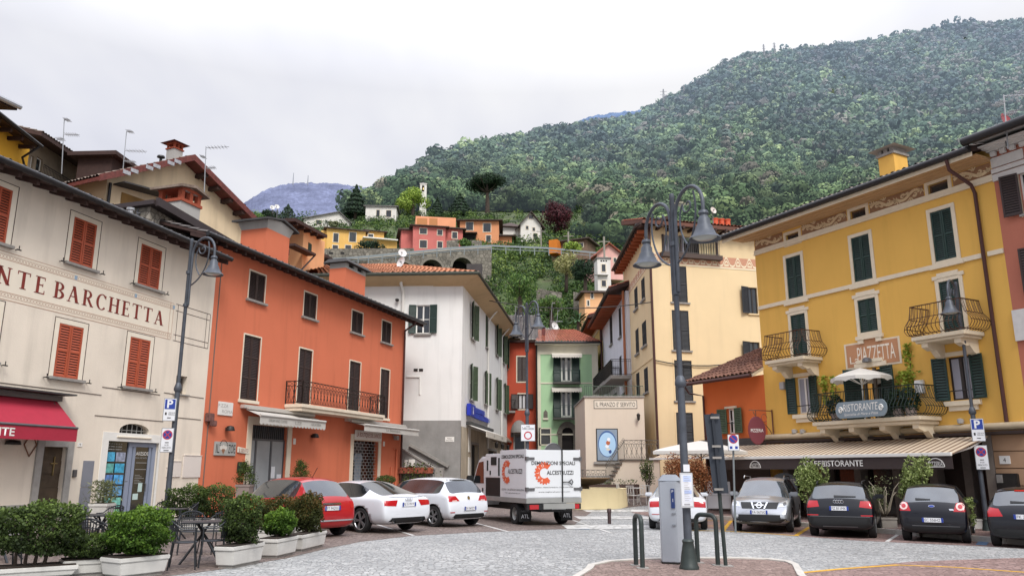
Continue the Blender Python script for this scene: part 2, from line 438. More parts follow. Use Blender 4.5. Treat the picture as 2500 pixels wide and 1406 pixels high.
# ground
def cobble(name, a, b, joint, scale, asp=1.0, bump=.6, mottled=.5, rough=.72):
 t = NT(name); v = t.pos(scale, scale*asp, scale)
 wob = t.n('ShaderNodeTexNoise'); wob.inputs['Scale'].default_value = .55; t.l(t.pos(), wob.inputs['Vector'])
 va = t.n('ShaderNodeVectorMath', operation='MULTIPLY_ADD'); t.l(wob.outputs['Color'], va.inputs[0]); va.inputs[1].default_value = (scale*.75, scale*.75, 0); t.l(v, va.inputs[2])
 c = t.n('ShaderNodeTexVoronoi'); c.inputs['Scale'].default_value = 1; c.inputs['Randomness'].default_value = .72; t.l(va.outputs[0], c.inputs['Vector'])
 d = t.n('ShaderNodeTexVoronoi', feature='DISTANCE_TO_EDGE'); d.inputs['Scale'].default_value = 1; d.inputs['Randomness'].default_value = .72; t.l(va.outputs[0], d.inputs['Vector'])
 sp = t.n('ShaderNodeSeparateColor'); t.l(c.outputs['Color'], sp.inputs[0])
 o = t.mix(sp.outputs[0], S(a), S(b))
 o = t.mix(t.rng(sp.outputs[1], .72, 1, 0, .55), o, tuple(min(1, 1.35*x+.02) for x in S(b)))
 o = t.mix(t.rng(sp.outputs[2], .8, 1, 0, .5), o, tuple(.55*x for x in S(a)))
 o = t.mix(t.rng(d.outputs[0], .0, .11, 1, 0), o, S(joint))
 o = t.mix(t.rng(t.noise(.33, 4), .42, .7, 0, mottled), o, tuple(.6*x for x in S(a)))
 o = t.mix(t.rng(t.noise(3.5, 4), .5, .75, 0, mottled*.6), o, tuple(min(1, 1.2*x) for x in S(b)))
 t.col(o); t.b.inputs['Roughness'].default_value = rough; t.b.inputs['Specular IOR Level'].default_value = .35
 h = t.math('ADD', t.rng(d.outputs[0], 0, .16, 0, 1), t.math('MULTIPLY', t.noise(40, 3), .35))
 t.bump(h, bump, .02); return t.m
COB = cobble('grey_cobbles', '8f9191', 'adadab', '6c6c69', 10.5, .8)
BROWN = cobble('brown_porphyry', '6a5d57', '7d7069', '4b4340', 8.5, 1, .4)
RED = cobble('red_porphyry', '7d6660', '98807a', '5a4c48', 8.5, 1, .4)
BRICKP = cobble('island_brick', '7a665f', '917d75', '56493f', 11, .8, .4)
WALK = cobble('pale_slabs', 'a09a92', 'b8b2a8', '6e6963', 1.4, 1, .3)
KERB = mat('kerb_stone', 'b7b3ab', .8, var=.12, vs=5, bump=.3, bs=50)
def grid_poly(name, poly, m, dz, step=2.0):
 """sheet over the paved ground bounded by a polygon of (x, y)"""
 bm = bmesh.new(); vs = [bm.verts.new((p[0], p[1], 0)) for p in poly]; bm.faces.new(vs)
 xs = [p[0] for p in poly]; ys = [p[1] for p in poly]
 for ax, lo, hi in ((0, min(xs), max(xs)), (1, min(ys), max(ys))):
  k = math.floor(lo/step)+1
  while k*step < hi:
   co = (k*step, 0, 0) if ax == 0 else (0, k*step, 0); no = (1, 0, 0) if ax == 0 else (0, 1, 0)
   bmesh.ops.bisect_plane(bm, geom=bm.verts[:]+bm.edges[:]+bm.faces[:], plane_co=co, plane_no=no); k += 1
 for v in bm.verts: v.co.z = G(v.co.x, v.co.y)+dz
 bmesh.ops.recalc_face_normals(bm, faces=bm.faces)
 for f in bm.faces:
  if f.normal.z < 0: f.normal_flip()
 me = bpy.data.meshes.new(name); bm.to_mesh(me); bm.free(); me.materials.append(m)
 return tag(obj(name, me), kind='structure')
xs = [-1500, -400, -120]+list(range(-60, 61, 4))+[120, 400, 1500]; ys = [-1500, -300, -60]+list(range(-20, 80, 4))+[90]
V = np.array([(x, y, G(x, y)) for y in ys for x in xs]); nx = len(xs)
Fq = np.array([(j*nx+i, j*nx+i+1, (j+1)*nx+i+1, (j+1)*nx+i) for j in range(len(ys)-1) for i in range(nx-1)])
tag(np_mesh('piazza_ground', V, Fq, COB), kind='structure')
g2 = lambda pts: [(lambda q: (q.x, q.y))(gp(*p)) for p in pts]
pl = g2([(405, 1406), (520, 1392), (700, 1362), (800, 1338), (880, 1322), (1000, 1308), (1180, 1298), (1290, 1294), (1390, 1290)])
grid_poly('parking_pavement', pl+[(3.5, 36), (8.2, 40), (9, 76), (-4, 76), (-4.5, 50), (-8, 46), (-12, 30), (-12.5, 18), (-11, 13)], BROWN, .004)
pr = g2([(1700, 1287), (1960, 1309), (2080, 1318), (2200, 1324), (2420, 1334), (2600, 1344)])
grid_poly('parking_pavement', pr+[(22, 16), (24, 26), (13, 32), (7.5, 37), (5.2, 36)], RED, .004)
pb = g2([(1900, 1404), (2060, 1386), (2230, 1370), (2400, 1364), (2600, 1358)])
grid_poly('parking_pavement', pb+[(12, 12), (10, 8), (4.6, 12.0)], RED, .004)
YEL = mat('yellow_road_paint', 'c99a2c', .7, var=.25, vs=9, bump=.2); WPAINT = mat('worn_white_paint', 'b9b8b4', .7, var=.2, vs=6)
BLUEP = mat('worn_blue_paint', '5c7896', .7, var=.3, vs=8)
def strip(name, pts, wd, m, dz=.008):
 q = [Vector((*p, 0)) for p in g2(pts)]; L = []; R = []
 for i, p in enumerate(q):
  d = (q[min(i+1, len(q)-1)]-q[max(i-1, 0)]).normalized(); n = Vector((-d.y, d.x, 0))*wd/2
  L.append(p+n); R.append(p-n)
 mb = MB()
 for i in range(len(q)-1):
  P4 = [L[i], R[i], R[i+1], L[i+1]]
  for a in P4: a.z = G(a.x, a.y)+dz
  mb.face(*P4)
 return tag(mb.build(name, m), kind='structure')
for pts in ([(1935, 1400), (2060, 1388), (2190, 1379), (2320, 1384), (2520, 1398)], [(1680, 1294), (1790, 1297), (1870, 1302), (1950, 1308)],
   [(1942, 1308), (1990, 1278)], [(1764, 1297), (1792, 1262)], [(1722, 1270), (1790, 1272)], [(1722, 1283), (1780, 1284)]):
 strip('road_marking', pts, .13, YEL)
for pts in ([(1010, 1307), (860, 1262)], [(1242, 1298), (1160, 1276)], [(1490, 1300), (1400, 1270)], [(2165, 1322), (2215, 1290)]):
 strip('road_marking', pts, .10, WPAINT)
strip('road_marking', [(1398, 1290), (1440, 1291)], .35, BLUEP); strip('road_marking', [(2395, 1330), (2410, 1314)], .25, BLUEP)
for v0, v1, x0, x1 in ((1291, 1281, 1385, 1590), (1267, 1260, 1415, 1590), (1249, 1244, 1435, 1590)):
 t = cobble('pale_granite_%d' % v0, 'b9b9b6', 'c9c8c4', '8b8a86', 2.6, 1.0, .2, .15)
 a = g2([(x0, v0), (x1, v0), (x1-8, v1), (x0-14, v1)]); grid_poly('pedestrian_crossing', a, t, .009)
isl = g2([(1430, 1400), (1436, 1390), (1480, 1380), (1560, 1374), (1680, 1371), (1800, 1371), (1880, 1374), (1930, 1380), (1950, 1389)])
c0 = gp(1688, 1406); far = isl
near = [(2*c0.x-p[0]+.0, 2*(c0.y-.15)-p[1]) for p in far]
isl = far+near
mb = MB(); n = len(isl); cx = sum(p[0] for p in isl)/n; cy = sum(p[1] for p in isl)/n
inn = [(cx+(p[0]-cx)*.93, cy+(p[1]-cy)*.9) for p in isl]
for i in range(n):
 j = (i+1) % n; A, B, a, b = isl[i], isl[j], inn[i], inn[j]
 z = lambda p, h: (p[0], p[1], G(*p)+h)
 mb.face(z(A, -.02), z(B, -.02), z(B, .10), z(A, .10)); mb.face(z(A, .10), z(B, .10), z(b, .105), z(a, .105)); mb.face(z(a, .105), z(b, .105), z(b, .05), z(a, .05))
tag(mb.build('island_kerb', KERB), kind='structure')
grid_poly('island_pavement', inn, BRICKP, .085, 1.0)
ISL = .085
# terrain and forest
RX = [300, 600, 800, 862, 895, 1015, 1150, 1400, 1590, 1700, 1850, 1900, 2200, 2500, 2700, 3100, 3600]
RV = [760, 680, 600, 535, 486, 420, 371, 322, 290, 236, 148, 130, 90, 24, 6, 20, 100]
RR = [300, 300, 330, 380, 430, 500, 600, 780, 860, 930, 1000, 1020, 1150, 1250, 1250, 1200, 1100]
NR = [80, 95, 110, 128, 150, 175, 205]; NV = [1112, 960, 835, 708, 616, 563, 531]
def sn(x, y): return math.sin(x*.021+1.3)*math.cos(y*.017-.4)+.5*math.sin(x*.051+y*.043)+.3*math.sin(x*.11-y*.09)
def tz(u, r):          # terrain height in the direction of image column u at horizontal distance r
 d = ray(u, 1149); k = r/math.hypot(d.x, d.y); X, Y = d.x*k, d.y*k
 rr = np.interp(u, RX, RR); vr = np.interp(u, RX, RV)
 low = max(0, 640-u)*.25
 if r <= 205: v = np.interp(r, NR, NV)+low
 elif r <= rr:
  s = (r-205)/(rr-205); v0 = 531+low; v = v0+(vr-v0)*s**.85
 else: v = vr
 z = atr(u, v, r).z
 if r > rr: z -= (r-rr)*.35
 if r > 205: z += 2.2*sn(X, Y)*min(1, (r-205)/150)*min(1, abs(rr-r)/200+.15)
 return X, Y, z
us = np.concatenate([np.arange(-600, 600, 60), np.arange(600, 2600, 22), np.arange(2600, 3700, 60)])
rs = np.concatenate([[70], np.arange(80, 205, 7), np.arange(210, 1400, 22)])
V = []
for r in rs:
 for u in us:
  X, Y, z = tz(u, max(r, 80)); k = r/max(r, 80)
  V.append((X*k, Y*k, z if r >= 80 else G(X, Y)-3))
nx = len(us)
Fq = np.array([(j*nx+i, j*nx+i+1, (j+1)*nx+i+1, (j+1)*nx+i) for j in range(len(rs)-1) for i in range(nx-1)])
t = NT('hill_soil'); c = t.mix(t.rng(t.noise(.12, 5), .35, .65, 0, 1), S('2f3f27'), S('55633a')); c = t.mix(t.rng(t.noise(.5, 4), .5, .7, 0, .6), c, S('5d5347'))
t.col(c); t.b.inputs['Roughness'].default_value = 1; t.bump(t.noise(1.2, 5), 1, .6)
tag(np_mesh('hill_terrain', np.array(V), Fq, t.m, smooth=True), kind='structure')
def ico(n):
 bm = bmesh.new(); bmesh.ops.create_icosphere(bm, subdivisions=n, radius=1)
 v = np.array([v.co[:] for v in bm.verts]); f = np.array([[a.index for a in q.verts] for q in bm.faces]); bm.free(); return v, f
I1, I2 = ico(1), ico(2)
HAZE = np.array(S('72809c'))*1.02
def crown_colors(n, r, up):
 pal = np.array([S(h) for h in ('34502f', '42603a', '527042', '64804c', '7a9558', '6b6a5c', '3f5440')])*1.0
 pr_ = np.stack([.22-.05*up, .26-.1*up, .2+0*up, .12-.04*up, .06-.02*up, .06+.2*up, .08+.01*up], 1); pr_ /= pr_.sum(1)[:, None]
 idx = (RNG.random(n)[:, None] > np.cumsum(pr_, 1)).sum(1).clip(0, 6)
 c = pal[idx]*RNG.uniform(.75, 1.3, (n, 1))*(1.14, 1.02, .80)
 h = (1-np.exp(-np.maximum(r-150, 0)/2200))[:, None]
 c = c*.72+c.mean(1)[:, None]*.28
 return c*(1-h)*PT+HAZE*h  # distance haze is mixed into the crown colours
cand = []
for _ in range(60000):
 u = RNG.uniform(840, 2730); rmax = np.interp(u, RX, RR)
 rmin = 150 if u > 1470 else 232
 r = math.sqrt(RNG.uniform(rmin**2, (rmax+12)**2))
 if RNG.random() < (1 if r < 420 else .62): cand.append((u, r))
 if len(cand) >= FOREST_N: break
vs = []; fs = []; cs = []; o = 0
ua = np.array([c[0] for c in cand]); ra = np.array([c[1] for c in cand])
upf = np.clip((ra-500)/600, 0, 1)*np.clip((ua-1500)/700, 0, 1)
PT = np.array([[1+.28*math.sin(u*.011+r*.012)+.16*math.sin(u*.027-r*.021+1)] for u, r in cand])
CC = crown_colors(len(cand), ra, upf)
LQ = []; LC = []
for i, (u, r) in enumerate(cand):
 X, Y, z = tz(u, r); R = RNG.uniform(2.6, 5.0)*(1.0+.4*(r > 500)); near = r < 380
 k = 5 if near else (4 if r < 650 else 3)
 if RNG.random() < .04: R *= 1.4
 ctr = np.array((X, Y, z+R*.8))
 p = I1[0]*R*.5*RNG.uniform(.8, 1.2, (len(I1[0]), 1)); vs.append(p+ctr); fs.append(I1[1]+o); o += len(I1[0])
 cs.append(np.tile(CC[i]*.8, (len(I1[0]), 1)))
 nq = 120 if near else (30 if r < 650 else 15)
 for j in range(k):
  off = RNG.normal(0, .42*R, 3)*(1, 1, .7); rad = R*RNG.uniform(.42, .62)
  q, dd = ball_pts(nq, ctr+off, (rad, rad, rad*.85), .3)
  LQ.append((q, np.full(nq, R*(.19 if near else .36 if r < 650 else .50)), dd)); LC.append(np.clip(CC[i]*RNG.uniform(.86, 1.15), 0, 1)*RNG.uniform(.92, 1.08, (nq, 1)))
Q = np.concatenate([q[0] for q in LQ]); SZ = np.concatenate([q[1] for q in LQ]); DD = np.concatenate([q[2] for q in LQ])
V2, F2, _ = leaf_quads(Q, SZ, .9, nrm=DD, nj=.2)
V = np.concatenate(vs); F1 = np.concatenate(fs); Cc = np.concatenate(cs)
F1 = np.concatenate([F1, F1[:, 2:3]], 1)
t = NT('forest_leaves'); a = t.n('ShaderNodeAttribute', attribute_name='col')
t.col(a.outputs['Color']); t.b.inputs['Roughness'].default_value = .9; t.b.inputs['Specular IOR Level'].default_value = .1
ln = t.n('ShaderNodeVectorMath', operation='LENGTH'); t.l(t.pos(), ln.inputs[0])      # aerial haze painted in: leaves glow more with distance
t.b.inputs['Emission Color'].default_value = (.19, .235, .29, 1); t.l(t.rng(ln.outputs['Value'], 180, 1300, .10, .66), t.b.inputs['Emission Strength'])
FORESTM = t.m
def col_mesh(name, V, Fq, Cc, m, parent=None, tri=False):
 me = bpy.data.meshes.new(name)
 me.vertices.add(len(V)); me.vertices.foreach_set('co', np.ascontiguousarray(V, 'f').ravel())
 n4 = Fq[Fq[:, 2] != Fq[:, 3]]; n3 = Fq[Fq[:, 2] == Fq[:, 3]][:, :3]
 li = np.concatenate([n4.ravel(), n3.ravel()]).astype('i'); ls = np.concatenate([np.arange(len(n4))*4, len(n4)*4+np.arange(len(n3))*3]).astype('i')
 me.loops.add(len(li)); me.polygons.add(len(ls)); me.loops.foreach_set('vertex_index', li); me.polygons.foreach_set('loop_start', ls)
 at_ = me.attributes.new('col', 'FLOAT_COLOR', 'POINT'); at_.data.foreach_set('color', np.concatenate([Cc, np.ones((len(Cc), 1))], 1).astype('f').ravel())
 me.materials.append(m); me.update(calc_edges=True); return obj(name, me, parent)
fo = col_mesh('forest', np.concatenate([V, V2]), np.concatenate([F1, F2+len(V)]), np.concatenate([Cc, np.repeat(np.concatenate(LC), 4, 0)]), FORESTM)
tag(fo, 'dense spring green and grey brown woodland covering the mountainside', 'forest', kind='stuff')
def far_hill(name, pts, r, base_v, col, amp):
 x0, x1 = pts[0][0], pts[-1][0]; U = np.arange(x0, x1+1, 2.0); V = []; rows = 14
 vt = np.interp(U, [p[0] for p in pts], [p[1] for p in pts])
 jag = np.convolve(RNG.uniform(-1, 1, len(U)+6), np.ones(7)/3.2, 'valid')*amp
 for j in range(rows+1):
  s = j/rows
  for i, u in enumerate(U):
   v = base_v+(vt[i]+(jag[i] if j == rows else RNG.uniform(-.5, .5)*amp)-base_v)*s
   q = atr(u, v, r*(.72+.28*s)); V.append(q[:])
 n = len(U); Fq = np.array([(j*n+i, j*n+i+1, (j+1)*n+i+1, (j+1)*n+i) for j in range(rows) for i in range(n-1)])
 t = NT(name+'_m'); c = S(col)  # blue aerial haze is put into the hill colour itself
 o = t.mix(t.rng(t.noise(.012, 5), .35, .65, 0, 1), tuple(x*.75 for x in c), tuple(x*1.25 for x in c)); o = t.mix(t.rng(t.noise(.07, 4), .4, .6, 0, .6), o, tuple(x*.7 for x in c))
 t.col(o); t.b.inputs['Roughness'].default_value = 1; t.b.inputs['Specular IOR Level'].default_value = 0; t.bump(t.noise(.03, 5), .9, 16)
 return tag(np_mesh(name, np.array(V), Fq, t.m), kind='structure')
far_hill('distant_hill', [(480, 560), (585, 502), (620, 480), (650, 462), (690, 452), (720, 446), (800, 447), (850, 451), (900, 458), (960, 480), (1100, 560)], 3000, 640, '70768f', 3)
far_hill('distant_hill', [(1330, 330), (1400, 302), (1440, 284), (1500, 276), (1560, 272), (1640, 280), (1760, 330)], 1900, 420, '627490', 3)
# left side: cream restaurant house
def ptXY(u, Y):            # ground-plan point whose vertical crosses the horizon at column u
 d = ray(u, 1149); return (d.x*Y/d.y, Y)
def pdir(vpx):
 d = ray(vpx, 1149); l = math.hypot(d.x, d.y); return (d.x/l, d.y/l)
def eave(p, f, pts, off, D, rise, m_tile, m_wood, m_gut, name='roof', ext=(0, 0), gut=.09, rafters=.55, tile=True, thick=.10):
 """roof over a facade: pts are two pixels on the lower edge of the gutter, off the overhang, D the depth to the ridge"""
 (ua, za), (ub, zb) = f.uz(*pts[0], off), f.uz(*pts[1], off)
 z = (za+zb)/2 if abs(za-zb) < 1.2 else za
 ua -= ext[0]; ub += ext[1]
 s = rise/(D+off)
 P00, P10, P11, P01 = (ua, -off, z+gut), (ub, -off, z+gut), (ub, D, z+gut+rise), (ua, D, z+gut+rise)
 q = lambda P, d: (P[0], P[1], P[2]-d)
 mb = MB(); mb.hexa([q(P, thick) for P in (P00, P10, P11, P01)], [P00, P10, P11, P01])
 mb.hexa([q(P, thick) for P in (P01, P11)]+[(ub, 2*D+off, z+gut), (ua, 2*D+off, z+gut)], [P01, P11, (ub, 2*D+off, z+gut+thick), (ua, 2*D+off, z+gut+thick)])
 r = mb.build(name, m_wood, p)
 if tile: tiles(P00, P10, P11, P01).build('roof_tiles', m_tile, r, smooth=35)
 if rafters:
  mb = MB(); n = int((ub-ua)/rafters)
  for k in range(n+1):
   x = ua+.06+(ub-ua-.12)*k/n
   mb.hexa([(x-.05, -off+.03, z+gut-thick-.14+.03*s), (x+.05, -off+.03, z+gut-thick-.14+.03*s), (x+.05, .1, z+gut-thick-.14+s*(off+.1)), (x-.05, .1, z+gut-thick-.14+s*(off+.1))],
     [(x-.05, -off+.03, z+gut-thick-.002+.03*s), (x+.05, -off+.03, z+gut-thick-.002+.03*s), (x+.05, .1, z+gut-thick-.002+s*(off+.1)), (x-.05, .1, z+gut-thick-.002+s*(off+.1))])
  mb.build('rafter', m_wood, r)
 MB().tube([(ua-.02, -off-.075, z+.06), (ub+.02, -off-.075, z+.06)], .085, 10).build('gutter', m_gut, r, smooth=40)
 return r, z, ua, ub
TERRA = mat('terracotta_shutter_paint', 'a84f33', .55, var=.08, vs=5)
BROWNSH = mat('dark_brown_shutter_paint', '34231f', .55, var=.12, vs=5)
GREENSH = mat('dark_green_shutter_paint', '14322b', .5, var=.12, vs=5)
OLIVESH = mat('weathered_green_shutter_paint', '4a5a42', .7, var=.25, vs=7)
BLACKSH = mat('blue_black_shutter_paint', '23252a', .55, var=.12, vs=5)
GUT = mat('dark_gutter', '2b2a2c', .45, metal=.4, var=.15, vs=4); WOOD = mat('dark_eave_wood', '3a2621', .8, var=.2, vs=6, bump=.2)
GTILE = tilemat('weathered_roof_tiles', '6b5a4e', '8d7f72'); OTILE = tilemat('orange_roof_tiles', 'b06a48', 'c58a64'); RTILE = tilemat('red_roof_tiles', '8f4a34', 'ab6347')
DGREYT = tilemat('dark_grey_roof_tiles', '4a4544', '625b57')
CREAM = plaster('cream_plaster', 'dfd4c4', .45); ORANGE = plaster('orange_plaster', 'cc7355', .34, .03)
INK = mat('painted_dark_line', '4a3a36', .9); MAROON = mat('maroon_wall_paint', '7c2f26', .85, var=.15, vs=6)
PALE = mat('pale_wall_paint', 'e2d8c6', .9, var=.04); TANP = mat('tan_wall_paint', 'b89a86', .9, var=.15, vs=12)
cor = ptXY(486, 28.0); dc = pdir(1750)
CL = 22.0
F1c = Fac((cor[0]-dc[0]*CL, cor[1]-dc[1]*CL), cor)
cb = thing('cream_building', 'cream plastered restaurant building with terracotta shutters and painted wall lettering', 'building', F1c.o, F1c.rz); F1c.p = cb
wins_up = [(-42, 24, 450, 590), (173.9, 232.3, 536.7, 651.4), (339.6, 392.2, 601.8, 703.2)]
wins_lo = [(-60, -12, 740, 880), (137, 197.8, 793, 924), (312.4, 362.4, 825.3, 946.8)]
R_ = [F1c.rect(*w_) for w_ in wins_up+wins_lo]
small = F1c.rect(429, 456, 917, 962)
door = F1c.rect(94, 153, 1090, 1262); door = (door[0], door[1], G(*F1c.world(door[0], 0, 0)[:2])+.05, door[3])
shop = F1c.rect(250, 376, 1079, 1262); shop = (F1c.uz(262, 1100)[0], F1c.uz(385, 1110)[0], .12, F1c.uz(320, 1078)[1])
arch = F1c.rect(292, 364, 1034, 1066)
(ue, zeave) = F1c.uz(400, 565, .75)
holes = R_+[small, door, shop, arch]
mb = MB(); wall(mb, 0, CL, -.3, zeave+.22, holes, .25); shell(mb, CL, 8, -.3, zeave+.22)
mb.build('wall', CREAM, cb)
eave(cb, F1c, [(0, 398), (560, 637)], .75, 4.2, 1.5, DGREYT, WOOD, GUT, ext=(10, 0))
IRONS = MB()
for r in R_:
 closed(cb, r, TERRA, 2); a, b, c, d = r
 mb = MB(); t = .02
 for k in (.16,):
  mb.box(a-k-t, a-k, -.006, .01, c-.02, d+k); mb.box(b+k, b+k+t, -.006, .01, c-.02, d+k); mb.box(a-k, b+k, -.006, .01, d+k-t, d+k)
 mb.build('painted_window_line', INK, cb)
 surround(cb, r, .155, PALE, .004, 'lrt')
 sill(cb, r, STONE, .2, .12, .08)
 for x in (a-.32, b+.32): MB().tube([(x, 0, c-.06), (x, -.12, c-.06), (x, -.12, c+.04)], .014, 6).box(x-.07, x+.07, -.13, -.11, c-.08, c-.05).build('shutter_stay', IRON, cb)
window(cb, small, mat('grey_wood', '6d655c', .7), .15, 1); sill(cb, small, STONE, .12, .08, .05)
def serif(ch, mb, x, z, h, y):
 T = .17*h; t = .055*h; S_ = .09*h
 def bx(x0, x1, z0, z1): mb.face((x+x0*h, y, z+z0*h), (x+x1*h, y, z+z0*h), (x+x1*h, y, z+z1*h), (x+x0*h, y, z+z1*h))
 def st(x0, z0, x1, z1, w):
  d = w/2/h; mb.face((x+(x0-d)*h, y, z+z0*h), (x+(x0+d)*h, y, z+z0*h), (x+(x1+d)*h, y, z+z1*h), (x+(x1-d)*h, y, z+z1*h))
 def ring(cx, cz, rx, rz, a0, a1, w0, w1, n=14):
  for k in range(n):
   A, B = a0+(a1-a0)*k/n, a0+(a1-a0)*(k+1)/n
   def w_(q): return (w0+(w1-w0)*abs(math.cos(q)))
   p = []
   for q, o in ((A, 1), (B, 1), (B, 0), (A, 0)):
    ww = w_(q)*o
    p.append((x+(cx+(rx-ww)*math.cos(q))*h, y, z+(cz+(rz-ww)*math.sin(q))*h))
   mb.face(*p)
 W = {'N': .82, 'T': .74, 'E': .62, 'B': .66, 'A': .84, 'R': .76, 'C': .72, 'H': .82, 'I': .3, 'O': .8, 'S': .6}[ch]
 V = .17
 def stem(cx): bx(cx-V/2, cx+V/2, 0, 1); bx(cx-V, cx+V, 0, .05); bx(cx-V, cx+V, .95, 1)
 if ch == 'N':
  stem(.16); bx(W-.2, W-.12, 0, 1); bx(W-.27, W-.03, .95, 1); st(.14, 1, W-.16, 0, .2*h)
 elif ch == 'T': stem(W/2); bx(.02, W-.02, .94, 1); bx(.02, .07, .8, .94); bx(W-.07, W-.02, .8, .94)
 elif ch == 'E':
  stem(.17); bx(.2, W-.04, 0, .06); bx(.2, W-.06, .94, 1); bx(.2, W-.16, .49, .55); bx(W-.09, W-.04, .06, .22); bx(W-.1, W-.06, .8, .94); bx(W-.2, W-.16, .42, .62)
 elif ch == 'B': stem(.17); ring(.3, .75, .3, .25, -PI/2, PI/2, .05, .16); ring(.3, .26, .35, .27, -PI/2, PI/2, .05, .17); bx(.2, .34, .94, 1); bx(.2, .34, .49, .54); bx(.2, .34, 0, .05)
 elif ch == 'R': stem(.17); ring(.3, .74, .31, .26, -PI/2, PI/2, .05, .16); bx(.2, .34, .94, 1); bx(.2, .34, .48, .53); st(.36, .5, W-.1, 0, .17*h); bx(W-.22, W, 0, .05)
 elif ch == 'A': st(.14, 0, W/2-.02, 1, .075*h); st(W-.18, 0, W/2-.02, 1, .19*h); bx(.24, W-.26, .32, .38); bx(.03, .27, 0, .05); bx(W-.3, W-.02, 0, .05)
 elif ch == 'C': ring(.4, .5, .38, .52, .32*PI*.8, 2*PI-.32*PI*.8, .05, .17, 22); bx(.62, .67, .72, .95)
 elif ch == 'H': stem(.17); stem(W-.17); bx(.2, W-.2, .48, .54)
 elif ch == 'O': ring(.4, .5, .38, .52, 0, 2*PI, .05, .17, 26)
 return W*h
zt0, zt1 = F1c.uz(0, 608.8)[1], F1c.uz(424.7, 744)[1]; zt = (zt0+zt1)/2
zb_ = (F1c.uz(0, 731)[1]+F1c.uz(414, 824.7)[1])/2; uR = F1c.uz(420, 785)[0]
UL = F1c.uz(-170, 650)[0]
mb = MB(); mb.box(UL, uR, -.003, .02, zb_, zt)
sg = mb.build('painted_sign_band', PALE, cb)
mb = MB()
for z0, z1 in ((zb_-.02, zb_), (zt, zt+.02), (zb_+.17, zb_+.19), (zt-.19, zt-.17), (zb_+.05, zb_+.06), (zt-.06, zt-.05)): mb.box(UL, uR, -.006, .01, z0, z1)
for x in (uR, uR-.16): mb.box(x, x+.02, -.0065, .01, zb_, zt)
n = int((uR-UL)/.1)
for k in range(n):           # guilloche pattern along both borders
 x = UL+k*.1
 for z0 in (zb_+.07, zt-.16):
  s_ = .008; mb.face((x, -.006, z0), (x+s_*2, -.006, z0), (x+.09, -.006, z0+.09), (x+.09-s_*2, -.006, z0+.09))
  mb.face((x, -.0062, z0+.09), (x+.09-s_*2, -.0062, z0), (x+.09, -.0062, z0), (x+s_*2, -.0062, z0+.09))
mb.build('painted_border', TANP, sg)
for u0, v0 in ((185, 680), (331, 725), (424, 752)):
 a = F1c.uz(u0, v0)[0]; MB().box(a-.05, a+.05, -.008, .01, zt-.17, zt-.05).build('painted_ornament', mat('blue_grey_paint', '8fa3b5', .8), sg)
H_ = (zt-zb_)*.385; zl = (zt+zb_)/2-H_/2
mb = MB(); mo = MB()
for word, x0, x1 in (('NTE', -14, 102), ('BARCHETTA', 133, 401)):
 y = -.008; a = F1c.uz(x0, 690)[0]; b = F1c.uz(x1, 770)[0]
 wds = {'N': .82, 'T': .74, 'E': .62, 'B': .66, 'A': .84, 'R': .76, 'C': .72, 'H': .82}
 tot = sum(wds[c] for c in word)*H_*1.27; gap = (b-a-tot)/(len(word)-1); x = a
 for c in word: m2 = MB(); serif(c, m2, x, zl, H_, y); m2.v = [(x+(q[0]-x)*1.27, q[1], q[2]) for q in m2.v]; m2.build('painted_letter', MAROON, sg); x += wds[c]*H_*1.27+gap
mo_u = F1c.uz(-30, 690)[0]
for word, x1 in (('RISTORA', -36),):
 x = F1c.uz(x1+8, 685)[0]
 for c in word[::-1]:
  wds.update({'I': .3, 'O': .8, 'S': .6}); x -= wds[c]*H_; m2 = MB(); serif(c if c != 'S' else 'C', m2, x, zl, H_, -.008); m2.build('painted_letter', MAROON, sg); x -= .06
mb = MB()      # thin painted frame beside the band and the string lines
a, b = F1c.uz(426, 790)[0], F1c.uz(510, 810)[0]
for z0 in (zt+.02, zt-.2, zb_+.18, zb_-.02): mb.box(a, b, -.004, .01, z0-.01, z0+.012)
for x in (a+.1, b-.2, b): mb.box(x, x+.02, -.005, .01, zb_-.02, zt+.02)
mb.build('painted_frame', INK, cb)
mb = MB()
for p0, p1 in (((-80, 922), (247, 965.6)), ((250, 944), (390, 964)), ((400, 958), (497, 972)), ((231, 1014), (398, 1028)), ((430, 1020), (490, 1023))):
 a, za = F1c.uz(*p0); b, zb2 = F1c.uz(*p1); z0 = (za+zb2)/2; mb.box(a, b, -.012, .01, z0-.012, z0+.012)
mb.build('string_line', mat('old_cable', '6b6159', .8), cb)
